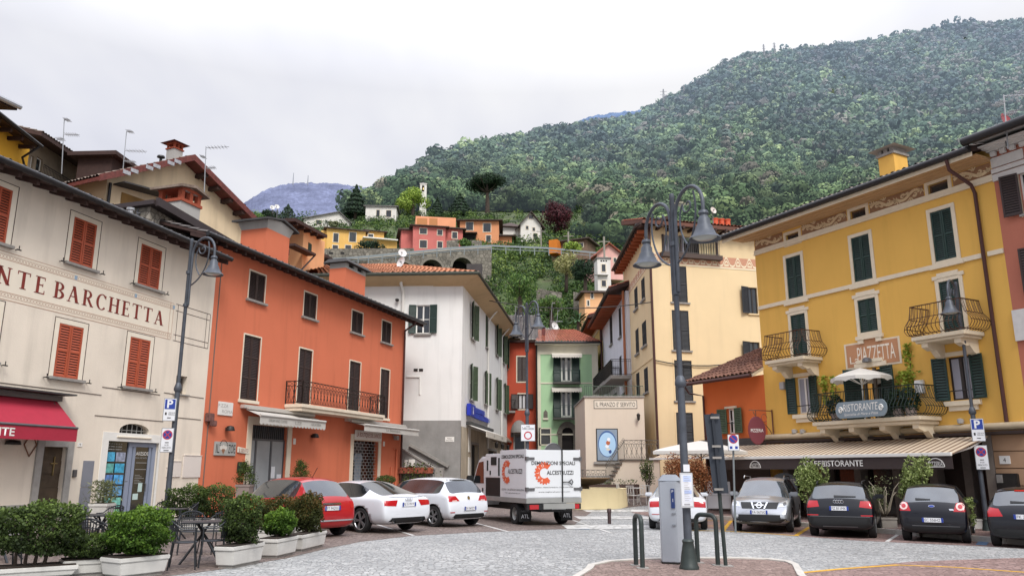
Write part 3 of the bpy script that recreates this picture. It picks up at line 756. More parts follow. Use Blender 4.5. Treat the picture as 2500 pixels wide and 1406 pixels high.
def awning(f, p, pts, uv0, uv1, m, mv, val, mbar, name='awning', ztop_px=None, scallop=0, vtext=None, sides=False, stripe=None):
 """uv0,uv1: local x of both ends; pts: pixel of the wall edge, pixel of the front edge, both at the end uv1/uv0 given first"""
 ue_, pw, pf = pts
 zt_ = f.on_u(*pw, ue_)[1]; o, zf = f.on_u(*pf, ue_)
 mb = MB(); n = 40 if stripe else 1
 mb.face((uv0, -.05, zt_), (uv1, -.05, zt_), (uv1, -o, zf), (uv0, -o, zf));
 mb.face((uv0, -.05, zt_-.01), (uv0, -o, zf-.01), (uv1, -o, zf-.01), (uv1, -.05, zt_-.01))
 c = mb.build(name, m, p)
 mb = MB(); k = max(1, int((uv1-uv0)/.25))
 for i in range(k):
  a, b = uv0+(uv1-uv0)*i/k, uv0+(uv1-uv0)*(i+1)/k
  if scallop:
   mm = (a+b)/2; mb.face((a, -o, zf), (b, -o, zf), (b, -o, zf-val), ((mm+b)/2, -o, zf-val-scallop*.8), (mm, -o, zf-val-scallop), ((mm+a)/2, -o, zf-val-scallop*.8), (a, -o, zf-val))
  else: mb.face((a, -o, zf), (b, -o, zf), (b, -o, zf-val), (a, -o, zf-val))
 v = mb.build('valance', mv, c)
 mb = MB(); mb.tube([(uv0, -o+.01, zf+.02), (uv1, -o+.01, zf+.02)], .035, 8); mb.box(uv0-.06, uv1+.06, -.16, -.0, zt_, zt_+.13)
 for x in (uv0+.15, uv1-.15): mb.tube([(x, -.1, zt_-.05), (x, -o*.55, zf-.12+(zt_-zf)*.3), (x, -o+.03, zf)], .022, 6)
 if sides:
  for x in (uv0, uv1): mb.face((x, -.05, zt_), (x, -o, zf), (x, -o, zf-val))
 mb.build('awning_frame', mbar, c, smooth=40)
 return c, v, o, zf
REDC = mat('crimson_awning_cloth', 'a3243a', .8, var=.06, vs=4); GREYM = mat('grey_metal', '6a6a6c', .45, metal=.6, var=.1)
u1 = F1c.uz(136, 978)[0]; u0 = u1-9
aw, vl, o, zf = awning(F1c, cb, (u1, (136, 980), (190, 1047)), u0, u1, REDC, REDC, .33, GREYM)
mb = MB(); zt_ = F1c.on_u(136, 980, u1)[1]; mb.face((u1, -.05, zt_), (u1, -o, zf), (u1, -o, zf-.33), (u1, -o*.72, zf-.1)); mb.build('awning_side', REDC, aw)
MB().box(u0, u1+.25, -.45, -.005, zt_+.16, zt_+.2).build('awning_hood', mat('dark_slate', '3c3b3b', .8, var=.2), aw)
wp = F1c.world(0, 0, 0)
tr = F1c.uz(36, 1052, o)[0];
text('RISTORANTE', WHITE, vl, XM((tr-1.0, -o-.006, zf-.165)), w=2.0, h=.2, offset=.02)
a, b, c, d = door
wd = mat('old_door_wood', '4a3d2e', .8, var=.35, vs=3, bump=.4, bs=30)
mb = MB()
nb = 6
for k in range(nb): mb.box(a, b, .12+.012*(k % 2), .2, c+(d-c)*k/nb+.008, c+(d-c)*(k+1)/nb-.008)
mb.box(a, b, .14, .2, c, d)
dd = mb.build('door', wd, cb)
MB().box((a+b)/2+.12, (a+b)/2+.15, .09, .12, d-.75, d-.25).box((a+b)/2+.02, (a+b)/2+.25, .09, .12, d-.45, d-.42).build('cross', mat('bronze', '8a7a52', .4, metal=.7), dd)
GSTONE = mat('door_stone', '9a9792', .85, var=.12, vs=5, bump=.3, bs=50)
surround(cb, door, .22, GSTONE, .05, 'lrt', 'door_surround')
a, b, c, d = shop; BLUEG = mat('blue_grey_door_paint', '8790a3', .5, var=.05)
mb = MB(); mb.box(a-.25, a, -.02, .03, c, d+.25); mb.box(b, b+.08, -.02, .03, c, d+.25); mb.box(a, b, -.02, .03, d, d+.25); mb.build('shop_surround', WHITE, cb)
uw = F1c.uz(305, 1160, -.12)[0]
mb = MB(); mb.box(uw, uw+.16, .08, .16, c, d); mb.box(b-.16, b, .08, .16, c, d); mb.box(uw+.16, b-.16, .08, .16, d-.14, d); mb.box(uw+.16, b-.16, .08, .16, c, c+.16); mb.box(uw+.22, uw+.34, .10, .15, c+.16, d-.14); mb.box(b-.3, b-.2, .10, .15, c+.16, d-.14)
dr = mb.build('door', BLUEG, cb)
BLK = mat('black_glass', (.012, .013, .015), .08, spec=.7)
MB().box(uw+.33, b-.29, .12, .14, c+.16, d-.14).build('pane', BLK, dr)
MB().box(a, uw, .12, .14, c, d).build('shop_window', BLK, cb)
MB().tube([(b-.36, .09, c+.95), (b-.36, .05, c+.95), (b-.36, .05, c+1.2), (b-.36, .09, c+1.2)], .015, 6).build('handle', GREYM, dr)
text('LAKESIDE', WHITE, dr, XM(((uw+b)/2, .108, d-.34)), w=.62, h=.11)
text('REAL ESTATE', mat('grey_letter', '9a9a98', .6), dr, XM(((uw+b)/2, .108, d-.47)), w=.5, h=.045)
for q in ((uw+.62, uw+.8, .95, 1.22), (uw+.42, uw+.65, .72, .9)): MB().box(q[0], q[1], .112, .118, c+q[2], c+q[3]).build('notice', mat('notice_paper', 'b9cfca', .6), dr)
mb = MB()
for k in range(6): mb.box(uw+.42, uw+.42+.22+.1*(k % 3), .112, .117, c+1.45-.05*k, c+1.46-.05*k)
for k in range(2): mb.box(uw+.42, uw+.9, .112, .117, c+1.62+.2*k, c+1.635+.2*k)
mb.build('door_lettering', mat('grey_letter', '9a9a98', .6), dr)
cols = [('4aa3c8', '8f97ab'), ('5ea6a0', '3f9ec2'), ('5d84bd', '4f9fd6'), ('7d8fb0', '5f96c0'), ('6fb6b2', '74b7ab'), ('7fb8a0', '86c28e')]
pic = {}
t = NT('property_photo'); oi = t.n('ShaderNodeObjectInfo'); f = t.noise(7, 3);
for j, (c1, c2) in enumerate(cols):
 for i, cc in enumerate((c1, c2)):
  if cc not in pic: pic[cc] = mat('photo_'+cc, cc, .3, var=.5, vs=9)
  x0 = a+.06+i*(uw-a-.1)/2; x1 = x0+(uw-a-.1)/2-.06; z1 = d-.32-j*.33;
  MB().box(x0, x1, .095, .105, z1-.27, z1).build('property_photo', pic[cc], cb)
mb = MB()
for k in range(3):
 for q in range(7): mb.box(a+.06+q*.1, a+.06+q*.1+.06+.02*((q*k) % 3), .112, .118, d-.09-.08*k, d-.065-.08*k)
mb.build('window_lettering', mat('grey_letter', '9a9a98', .6), cb)
a, b, c, d = arch
mb = MB(); n = 14
for k in range(n):           # masonry that rounds the opening into an arch
 A, B = PI*k/n, PI*(k+1)/n; xa, xb = (a+b)/2-(b-a)/2*math.cos(A), (a+b)/2-(b-a)/2*math.cos(B)
 za, zb3 = c+.45*(d-c)+.55*(d-c)*math.sin(A), c+.45*(d-c)+.55*(d-c)*math.sin(B)
 mb.face((xa, -.002, za), (xb, -.002, zb3), (xb, -.002, d+.01), (xa, -.002, d+.01)); mb.face((xa, -.002, za), (xb, -.002, zb3), (xb, .25, zb3), (xa, .25, za))
mb.build('arch_masonry', CREAM, cb)
mb = MB()
for k in range(1, 6): mb.box(a+(b-a)*k/6-.012, a+(b-a)*k/6+.012, .1, .12, c, d)
mb.box(a, b, .098, .118, c+(d-c)*.45, c+(d-c)*.45+.02)
g_ = mb.build('window_grille', mat('grey_bars', '9b9a96', .5), cb); MB().box(a, b, .2, .22, c, d).build('window', DARK, cb)
sill(cb, arch, PALE, .1, .06, .04)
mb = MB()
a, b, c, d = F1c.rect(196, 222, 1124, 1254)
MB().box(a, b, -.02, .02, .1, (c+d)/2).box(a, b, -.02, .02, (c+d)/2+.015, d).build('meter_door', mat('grey_cabinet', '7d8089', .5, var=.06), cb)
for r in ((412, 440, 1126, 1164), (446, 489, 1112, 1165), (406, 416, 1141, 1164)):
 a, b, c, d = F1c.rect(*r); MB().box(a, b, -.03, .02, c, d).box(a-.02, b+.02, -.045, .02, d, d+.02).build('utility_box', mat('white_cabinet', 'd9d0c8', .5, var=.03), cb, bevel=.006)
a, b, c, d = F1c.rect(176, 185, 1146, 1164); MB().box(a, b, -.05, 0, c, d).build('doorbell_panel', GREYM, cb, bevel=.008)
a, b, c, d = F1c.rect(189, 200, 1080, 1090); n_ = MB().box(a, b, -.015, 0, c, d).build('house_number', WHITE, cb); text('9', INK, n_, XM(((a+b)/2, -.018, (c+d)/2)), h=(d-c)*.6)
a, z0 = F1c.uz(22, 1085); MB().lathe([(.0, .12), (.16, .1), (.19, 0), (.17, 0), (.0, .02)], (a, -.12, z0), 14).build('wall_lamp', IRON, cb, smooth=True)
a, z0 = F1c.uz(73, 1085); MB().tube([(a-.2, -.02, z0), (a, -.02, z0+.3), (a+.2, -.02, z0), (a, -.02, z0-.3)], .018, 6, True).build('wall_ornament', mat('rust', '7a5540', .8), cb)
a, b = F1c.uz(0, 1180)[0]-8, F1c.uz(60, 1230)[0]; MB().box(a, b, -.04, .01, 0, F1c.uz(40, 1232)[1]).build('plinth', GSTONE, cb)
# orange gelateria building
do = pdir(1900)
s_ = 0
dx = ray(979, 1149); k_ = dx.x/dx.y
s_ = (k_*cor[1]-cor[0])/(do[0]-k_*do[1])
Fo = Fac(cor, (cor[0]+do[0]*s_, cor[1]+do[1]*s_))
ob = thing('orange_building', 'bright orange ice cream shop building with dark brown shutters and iron balcony', 'building', Fo.o, Fo.rz)
tops = [Fo.rect(*q) for q in ((607.6, 646.7, 666.5, 735.8), (741.4, 772.3, 716.6, 777.2), (858.3, 884.9, 760.8, 814), (931.8, 954.5, 785, 837.4))]
drs = [Fo.rect(*q) for q in ((590.8, 631.9, 819.8, 977), (727.3, 759.3, 852.3, 986.8), (851.6, 878.2, 882.8, 1002.5), (927.5, 949.4, 901.6, 1020.5))]
ent = Fo.rect(609, 697, 1039, 1235); ent = (ent[0], ent[1], G(*Fo.world(ent[0], 0, 0)[:2])-.1, ent[3])
btq = Fo.rect(861, 922, 1076, 1180); btq = (btq[0], btq[1], .2, btq[3])
zo = Fo.uz(800, 691, .6)[1]
mb = MB(); wall(mb, 0, Fo.L, -.3, zo+.2, tops+drs+[ent, btq], .22); shell(mb, Fo.L, 8, -.3, zo+.2); mb.build('wall', ORANGE, ob)
oroof, zo, oa, oB = eave(ob, Fo, [(600, 612), (1036, 794)], .6, 4.2, 1.45, DGREYT, WOOD, GUT, ext=(2.2, 0))
for i, r in enumerate(tops):
 closed(ob, r, BROWNSH, 1, y=.05, pitch=.05); surround(ob, r, .055, SURR, .02, 'lrt'); sill(ob, r, STONE, .14, .12, .09)
for i, r in enumerate(drs):
 closed(ob, r, BROWNSH, 3, y=.06, pitch=.06); surround(ob, r, .055, SURR, .02, 'lrt'); sill(ob, r, SURR, .1, .07, .12)
def railing(pts, z0, h, kind='diamond', m=IRON, parent=None, name='railing', belly=0):
 mb = MB()
 for a, b in zip(pts, pts[1:]):
  a = Vector(a); b = Vector(b); d = (b-a); L = d.length; d.normalize(); nrm = Vector((d.y, -d.x, 0)); up = Vector((0, 0, 1))
  n = max(2, round(L/.12)); P = lambda s, z, o=0: a+d*s+up*(z0+z)+nrm*o
  mb.bar(P(0, h), P(L, h), .045, .03); mb.bar(P(0, .06), P(L, .06), .025, .025)
  if kind == 'diamond':
   mb.bar(P(0, h-.2), P(L, h-.2), .02, .02); n = max(2, round(L/.26))
   for i in range(n):
    s0, s1 = L*i/n, L*(i+1)/n; w_ = s1-s0
    for q in (0, 1):
     x0, x1 = (s0, s1) if q else (s1, s0)
     mb.tube([P(x0, .06), P(x0*.75+x1*.25, .24), P((x0+x1)/2, .4), P(x0*.25+x1*.75, .56), P(x1, h-.2)], .009, 5)
     mb.tube([P(x0*.65+x1*.35, .06), P((x0+x1)/2, .2), P(x0*.35+x1*.65, .5), P(x0*.5+x1*.5, h-.2)], .008, 5)
    mb.tube([P(s0+w_*(.5+.4*math.cos(t_)), h-.1+.075*math.sin(t_)) for t_ in np.linspace(0, 2*PI, 11)[:-1]], .01, 5, True)
   for s0 in (0, L/2, L): mb.bar(P(s0, 0), P(s0, h+.02), .035, .035, up=d)
  elif kind == 'bars':
   for i in range(n+1): mb.bar(P(L*i/n, 0), P(L*i/n, h), .016, .016, up=d)
   if h > .7: mb.bar(P(0, h-.12), P(L, h-.12), .02, .02)
  elif kind == 'belly':
   n = max(2, round(L/.14))
   for i in range(n+1):
    s = L*i/n
    mb.tube([P(s, h, 0), P(s, h*.8, belly*.12), P(s, h*.58, belly*.3), P(s, h*.38, belly*.85), P(s, h*.22, belly), P(s, h*.08, belly*.7), P(s, 0, .0)], .011, 5)
   for z_, o in ((h*.58, belly*.3), (h*.3, belly*.98)): mb.bar(P(-.0, z_, o), P(L, z_, o), .022, .022)
   for i in range(0, n, 2):
    s = L*(i+.5)/n; mb.tube([P(s, h*.62, belly*.25), P(s, h*.8, belly*.1), P(s, h, 0)], .008, 4)
 return mb.build(name, m, parent, smooth=40)
ub0 = Fo.uz(694, 990)[0]; wB, zr = Fo.on_u(741.4, 928.6, ub0); zs = Fo.on_u(739, 1000, ub0)[1]
ub1 = Fo.uz(941, 990, wB)[0]; wB = min(1.3, wB)
zsl = drs[1][2]-.16
bal = MB().box(ub0, ub1, -wB, -.001, zsl-.08, zsl+.06).box(ub0+.05, ub1-.05, -wB+.06, -.001, zsl-.22, zsl-.081).build('balcony', SURR, ob, bevel=.012)
railing([(ub0+.04, -.02, 0), (ub0+.04, -wB+.05, 0), (ub1-.04, -wB+.05, 0), (ub1-.04, -.02, 0)], zsl+.06, max(.8, min(1.15, zr-zsl-.06)), 'diamond', IRON, bal)
a, b, c, d = ent; GFR = mat('grey_door_frame', '55565a', .45, metal=.3, var=.06); FROST = mat('milky_glass', '8f9396', .25, var=.06, vs=2)
surround(ob, ent, .3, SURR, .03, 'lrt', 'door_surround')
mb = MB(); ws = [a, a+(b-a)*.2, a+(b-a)*.62, b]; zt_ = c+(d-c)*.83
mb.box(a, b, .1, .17, zt_, zt_+.08); mb.box(a, b, .1, .17, c, c+.2)
for x in ws: mb.box(x-.05, x+.05, .1, .17, c+.2, zt_)
for k in range(18): mb.box(a+(b-a)*k/18, a+(b-a)*k/18+.03, .12, .15, zt_+.08, d)
de = mb.build('door', GFR, ob); MB().box(a, b, .13, .14, c, zt_).build('pane', FROST, de); MB().box(a, b, .155, .16, zt_, d).build('fanlight', DARK, de)
MB().tube([(ws[1]+.15, .06, c+.55), (ws[1]+.15, .06, c+1.15)], .02, 6).build('handle', GREYM, de)
x0 = ws[2]+.06
for q in ((x0, .25, 1.0, 1.45), (x0, .25, .35, .95), (x0-.05, .3, .1, .4), (x0+.4, .3, .85, 1.15), (x0+.4, .3, .45, .8), (a-.25, .25, .4, .62), (a-.22, .22, .05, .25)): MB().box(q[0], q[0]+q[1], .085 if q[0] > a else -.04, .095 if q[0] > a else -.032, c+q[2]+.4, c+q[3]+.4).build('notice', mat('white_paper', 'c9cbd0', .6, var=.08, vs=20), de)
GREYC = mat('pale_grey_awning_cloth', 'b9b6b0', .8, var=.05); AWM = mat('awning_metal', 'c5c2bc', .4, metal=.3, var=.05); LETG = mat('grey_lettering', '77756f', .7)
ua, ubx = Fo.uz(585, 1000)[0], Fo.uz(757, 1010)[0]
o_, zf_ = Fo.on_u(609, 1010, ua+.15); o_ = min(o_, .95)
zcs = Fo.uz(660, 1001)[1]; zfr = zcs-.38
def flat_awning(f, p, u0, u1, zc, out_, drop, val, m, scallop, words, slope=.18):
 mb = MB().box(u0-.1, u1+.1, -.22, 0, zc-.06, zc+.08).box(u0, u1, -.34, -.22, zc-.10, zc+.0); c = mb.build('awning', AWM, p, bevel=.02)
 mb = MB(); mb.face((u0, -.2, zc-.1), (u1, -.2, zc-.1), (u1, -out_, zc-drop), (u0, -out_, zc-drop)); mb.face((u0, -.2, zc-.11), (u0, -out_, zc-drop-.01), (u1, -out_, zc-drop-.01), (u1, -.2, zc-.11)); mb.build('awning_cloth', m, c)
 mb = MB(); k = int((u1-u0)/.22)
 mb.tube([(u0, -out_, zc-drop+.02), (u1, -out_, zc-drop+.02)], .05, 8)
 for i in range(k):
  a, b = u0+(u1-u0)*i/k, u0+(u1-u0)*(i+1)/k; mm = (a+b)/2; zt2 = zc-drop; s2 = scallop
  mb.face((a, -out_, zt2), (b, -out_, zt2), (b, -out_, zt2-val), ((mm+b)/2, -out_, zt2-val-s2*.75), (mm, -out_, zt2-val-s2), ((mm+a)/2, -out_, zt2-val-s2*.75), (a, -out_, zt2-val))
 v = mb.build('valance', m, c)
 for tx, xr, wd, hh in words: text(tx, LETG, v, XM((u0+(u1-u0)*xr, -out_-.012, zc-drop-val*.55)), w=wd, h=hh)
 return c
flat_awning(Fo, ob, ua+.1, ubx-.1, zcs, .85, .34, .26, GREYC, .07, [('CREAM AND COFFEE', .25, 1.2, .1), ('IL ZOE', .55, .45, .13), ('GELATERIA', .84, .75, .1)])
ua2, ub2 = Fo.uz(832, 1035)[0], Fo.uz(980, 1045)[0]
zc2 = Fo.uz(900, 1034)[1]
flat_awning(Fo, ob, ua2+.4, Fo.L-.08, zc2+.05, 1.0, .25, .26, GREYC, .0, [('La Boutique', .5, 1.5, .16)])
a, b, c, d = btq; surround(ob, btq, .28, SURR, .03, 'lrt', 'door_surround')
q = MB(); rows = int((d-c)/.14)
for j in range(rows):
 z0 = c+(d-c)*j/rows; q.box(a, b, .10, .115, z0, z0+.016); n = 7
 for i in range(n+1):
  x = a+(b-a)*(i+.5*(j % 2))/n
  if x < b: q.box(x-.008, x+.008, .101, .114, z0+.016, z0+(d-c)/rows)
gr = q.build('roller_grille', mat('grille_metal', 'b5b3b0', .4, metal=.5), ob)
MB().box(a, b, .4, .42, c, d).build('shop_window', mat('dim_shop_glass', '2b2022', .1, var=.6, vs=1.5), ob)
ts = (a+b)/2-.2; MB().prism([(ts-.3, d-1.0), (ts-.3, d-2.0), (ts+.3, d-2.0), (ts+.3, d-1.0), (ts+.45, d-.85), (ts+.3, d-.6), (ts-.3, d-.6), (ts-.45, d-.85)], .3, .32).build('shirt', mat('pale_shirt', '8d9aa6', .8, var=.2, vs=6), ob)
a2, b2 = Fo.uz(864.5, 1062)[0], Fo.uz(928, 1064)[0]; zc3 = Fo.uz(896, 1063)[1]
bs = MB().box(a2, b2, -.1, -.03, zc3-.22, zc3+.22).build('shop_sign', WHITE, ob, bevel=.01)
text('LA BOUTIQUE DEL LANCIO', mat('red_brown_letter', '8e3b2c', .6), bs, XM(((a2+b2)/2, -.105, zc3)), w=(b2-a2)*.94, h=.25)
a, b, c, d = Fo.rect(531, 567, 981, 1014); pq = MB().box(a, b, -.04, 0, c, d).build('marble_plaque', mat('white_marble', 'd9d7d2', .4, var=.05), ob, bevel=.01)
text('P.ZZA', mat('plaque_letter', 'a7a39e', .6), pq, XM(((a+b)/2-.15, -.044, (c+d)/2+.1)), w=.55, h=.12); text('ROMA', mat('plaque_letter', 'a7a39e', .6), pq, XM(((a+b)/2+.1, -.044, (c+d)/2-.1)), w=.6, h=.12)
a, b, c, d = Fo.rect(521, 573, 1078, 1112); iz = MB().box(a, b, -.06, 0, c, d).build('shop_sign', mat('sign_grey', 'a3a29e', .6, var=.1), ob, bevel=.015)
BLKL = mat('black_letter', '211f1f', .6)
text('IL', BLKL, iz, XM((a+(b-a)*.13, -.064, (c+d)/2)), w=(b-a)*.16, h=(d-c)*.62); text('ZOE', BLKL, iz, XM((a+(b-a)*.79, -.064, (c+d)/2)), w=(b-a)*.34, h=(d-c)*.62)
mx_, mz_ = a+(b-a)*.39, (c+d)/2; MB().face((mx_-.13, -.064, mz_), (mx_+.13, -.064, mz_), (mx_+.01, -.064, c+.04)).build('cone_emblem', mat('cone_brown', '8a6247', .7), iz)
mb = MB()
for q in ((-.12, .03), (0, .06), (.12, .03)): mb.disc((mx_+q[0], -.065, mz_+q[1]), .075, 12)
mb.build('scoop_emblem', mat('scoop_cream', 'cfc9c0', .7), iz)
mb = MB()
for q in range(9):
 t_ = PI*q/8; mb.disc((mx_-.2*math.cos(t_), -.0655, mz_+.12+.17*math.sin(t_)), .028, 6)
mb.build('leaf_emblem', BLKL, iz)
for px in ((552, 1050), (760.7, 1067)):
 a, z0 = Fo.uz(*px); MB().lathe([(0, .17), (.12, .14), (.17, .02), (.17, -.02), (.0, -.02)], (a, -.17, z0), 16).box(a-.05, a+.05, -.1, 0, z0, z0+.1).build('wall_lamp', IRON, ob, smooth=40)
a, b, c, d = Fo.rect(578, 595, 1127, 1153); MB().box(a, b, -.13, 0, c, d).build('letter_box', mat('dark_green_paint', '16322b', .4), ob, bevel=.02)
a, b, c, d = Fo.rect(578, 606, 1090, 1108); bn = MB().hexa([(a, -.05, c+.05), (b, -.05, c), (b, -.01, c), (a, -.01, c+.05)], [(a, -.05, d), (b, -.05, d-.08), (b, -.01, d-.08), (a, -.01, d)]).build('hanging_sign', mat('cream_sign', 'd8d2c4', .6), ob, bevel=.015); text('IL GELATO', mat('red_brown_letter', '8e3b2c', .6), bn, XM(((a+b)/2, -.054, (c+d)/2)), w=(b-a)*.8, h=.13)
for px in ((718.5, 1077), (937, 1083)):
 a, z0 = Fo.uz(*px); MB().box(a-.09, a+.09, -.015, 0, z0-.12, z0+.12).build('house_number', WHITE, ob)
ur = Fo.L-.28
MB().tube([(ur+.35, -.62, zo+.02), (ur+.3, -.5, zo-.2), (ur, -.12, zo-.55), (ur, -.12, zo-.9), (ur, -.12, .25)], .055, 8).build('downpipe', mat('brown_pipe', '4a2a26', .45, metal=.2), ob, smooth=40)
a, z0 = Fo.uz(959, 1068); MB().box(a-.14, a+.14, -.3, -.12, z0-.12, z0+.1).bar((a, 0, z0+.12), (a, -.2, z0), .05).build('floodlight', mat('lamp_grey', 'a5a3a0', .4), ob, bevel=.01)
zz = Fo.uz(960, 1096)[1]; MB().tube([(ur-1.0, -.05, .3), (ur-1.0, -.05, zz-.9)], .04, 6).tube([(ur-.45, -.06, .3), (ur-.45, -.06, zz), (ur-.8, -.06, zz)], .045, 6).build('gas_pipe', ORANGE, ob, smooth=40)
z0 = Fo.uz(500, 1018)[1]; MB().box(.05, .4, -.15, 0, z0-.15, z0+.15).box(.2, .5, -.2, -.1, z0-.3, z0-.1).build('junction_box', mat('rusty_box', '6d4a44', .8, var=.4, vs=8), ob, bevel=.02)
mb = MB(); mb.tube([(.25, -.01, .4), (.25, -.01, zo-.3)], .02, 5); mb.build('corner_cable', mat('old_cable', '6b6159', .8), ob)
def cap_chimney(parent, f, px, off, base, top, m, capm, w=None, cap='slab', label=None):
 a, b = f.uz(px[0], (base+top)/2, -off)[0], f.uz(px[1], (base+top)/2, -off)[0]
 z0 = f.uz((px[0]+px[1])/2, base, -off)[1]-.8; z1 = f.uz((px[0]+px[1])/2, top, -off)[1]; w_ = b-a; dp = w or w_*.8
 o = MB().box(a, b, off, off+dp, z0, z1).build('chimney', m, parent)
 return o, a, b, z0, z1, dp
ch, a, b, z0, z1, dp = cap_chimney(oroof, Fo, (649, 706), 1.1, 626, 568, ORANGE, None, 1.3)
zt_ = Fo.uz(680, 536, -1.1)[1]
GREYP = plaster('grey_plaster', 'a8a6a2', .6)
mb = MB(); e_ = .12
mb.hexa([(a, 1.1, z1), (b, 1.1, z1), (b, 1.1+dp, z1), (a, 1.1+dp, z1)], [(a-e_, 1.1-e_, z1+.35), (b+e_, 1.1-e_, z1+.35), (b+e_, 1.1+dp+e_, z1+.35), (a-e_, 1.1+dp+e_, z1+.35)])
mb.prism([(a-e_, z1+.352), (b+e_, z1+.352), ((a+b)/2, zt_-.1)], 1.1-e_, 1.1+dp+e_)
mb.build('chimney_cap', GREYP, ch)
mb = MB(); mm = (a+b)/2
for q in (-1, 1): mb.hexa([(mm, .85, zt_-.06), (mm+q*(b-a)*.72, .85, z1+.28), (mm+q*(b-a)*.72, 1.35+dp, z1+.28), (mm, 1.35+dp, zt_-.06)], [(mm, .85, zt_+.03), (mm+q*(b-a)*.72, .85, z1+.37), (mm+q*(b-a)*.72, 1.35+dp, z1+.37), (mm, 1.35+dp, zt_+.03)])
mb.build('chimney_cover', mat('dark_slate', '3c3b3b', .8, var=.2), ch)
ch, a, b, z0, z1, dp = cap_chimney(oroof, Fo, (842, 892), 1.0, 705, 664, ORANGE, None, .9)
zt_ = Fo.uz(867, 644, -1.0)[1]; h_ = zt_-z1
mb = MB().box(a, b, 1.0, 1.0+dp, z1, z1+h_*.25)
for q in (0, .42, .84): mb.box(a+(b-a)*q, a+(b-a)*(q+.16), 1.0, 1.0+dp, z1+h_*.25, z1+h_*.62)
mb.build('chimney_cap', GREYP, ch); MB().box(a+.05, b-.05, 1.1, .9+dp, z1+h_*.25, z1+h_*.62).build('flue', DARK, ch)
MB().hexa([(a-.25, .75, z1+h_*.62), (b+.25, .75, z1+h_*.62), (b+.25, 1.25+dp, z1+h_*.62), (a-.25, 1.25+dp, z1+h_*.62)], [(a-.1, .95, zt_+.05), (b+.1, .95, zt_+.05), (b+.1, 1.05+dp, zt_+.05), (a-.1, 1.05+dp, zt_+.05)]).build('chimney_cover', mat('dark_slate', '3c3b3b', .8, var=.2), ch)
# roofs seen above the cream house
BEIGE = plaster('beige_rough_plaster', 'd9c5a5', .55); YELP = plaster('yellow_plaster', 'd9a63a', .12, .03)
REDM = mat('dark_red_painted_wood', '64302a', .7, var=.35, vs=7); RSTONE = cobble('rubble_stone', '7c766c', 'a39c90', '4d4841', 4.5, 1, .8)
def beam(mb, a, b, w=.2, h=.3): mb.bar(a, b, w, h)
gb = thing('gabled_house', 'beige plastered gabled house with dark red roof rims behind the cream restaurant', 'house')
A, B = at(262, 430, 34.0), at(660, 600, 43.5)
Fg = Fac((A.x, A.y), (B.x, B.y)); gb.location = Fg.o; gb.rotation_euler = (0, 0, Fg.rz)
L0, zl = Fg.uz(262, 436); La, za = Fg.uz(448, 396); Lr, zr_ = Fg.uz(655, 600)
mb = MB(); pl_ = [(L0, 2), (Lr, 2), (Lr, zr_), (La, za), (L0, zl)]
mb.prism(pl_, 0, 8); mb.build('wall', BEIGE, gb)
mb = MB()
def slopebox(mb, p, q, y0, y1, t, ):
 mb.hexa([(p[0], y0, p[1]), (q[0], y0, q[1]), (q[0], y1, q[1]), (p[0], y1, p[1])], [(p[0], y0, p[1]+t), (q[0], y0, q[1]+t), (q[0], y1, q[1]+t), (p[0], y1, p[1]+t)])
s1 = ((L0-.9), zl-.9*(za-zl)/(La-L0)); s2 = (Lr+.9, zr_-.9*(za-zr_)/(Lr-La))
slopebox(mb, s1, (La, za), -.7, 9, .18); slopebox(mb, (La, za), s2, -.7, 9, .18)
gr_ = mb.build('roof', REDM, gb)
mb = MB(); slopebox(mb, (s1[0], s1[1]-.05), (La, za-.05), -.78, -.7, .33); slopebox(mb, (La, za-.05), (s2[0], s2[1]-.05), -.78, -.7, .33); mb.build('barge_board', REDM, gr_)
for k in range(1, 8):
 x = La+(s2[0]-La)*k/8; z = za+(s2[1]-za)*k/8
 MB().box(x-.12, x+.12, -.68, 0, z-.2, z-.01).build('rafter', WOOD, gr_)
tiles((s1[0], -.7, s1[1]+.19), (s1[0], 9, s1[1]+.19), (La, 9, za+.19), (La, -.7, za+.19)).build('roof_tiles', GTILE, gr_, smooth=35)
for k in range(9):
 x = s1[0]+(La-s1[0])*(.25+.7*k/9); z = s1[1]+(za-s1[1])*(.25+.7*k/9)
 if k % 3 != 2: MB().box(x-.18, x+.22, -.8, -.79, z+.0, z+.18).build('patch', mat('pale_flaked_paint', '9fa0a5', .8, var=.3, vs=12), gr_)
a, b, c, d = Fg.rect(292, 352, 478, 540); MB().box(a, b, -.02, .02, c-.6, d).build('loggia_opening', mat('ochre_loggia', '8a6a3c', .9, var=.3, vs=1), gb)
a0, za0 = Fg.uz(276, 452); b0, zb0 = Fg.uz(410, 488); slab = MB(); slopebox(slab, (a0, za0), (b0, zb0), -.8, 0, .07); slab.build('canopy', mat('dark_slate', '3c3b3b', .8, var=.2), gb)
a, z0 = Fg.uz(256, 480); MB().tube([(L0+.1, -.12, zl-.2), (L0+.1, -.12, 2)], .07, 8).build('downpipe', GUT, gb, smooth=40)
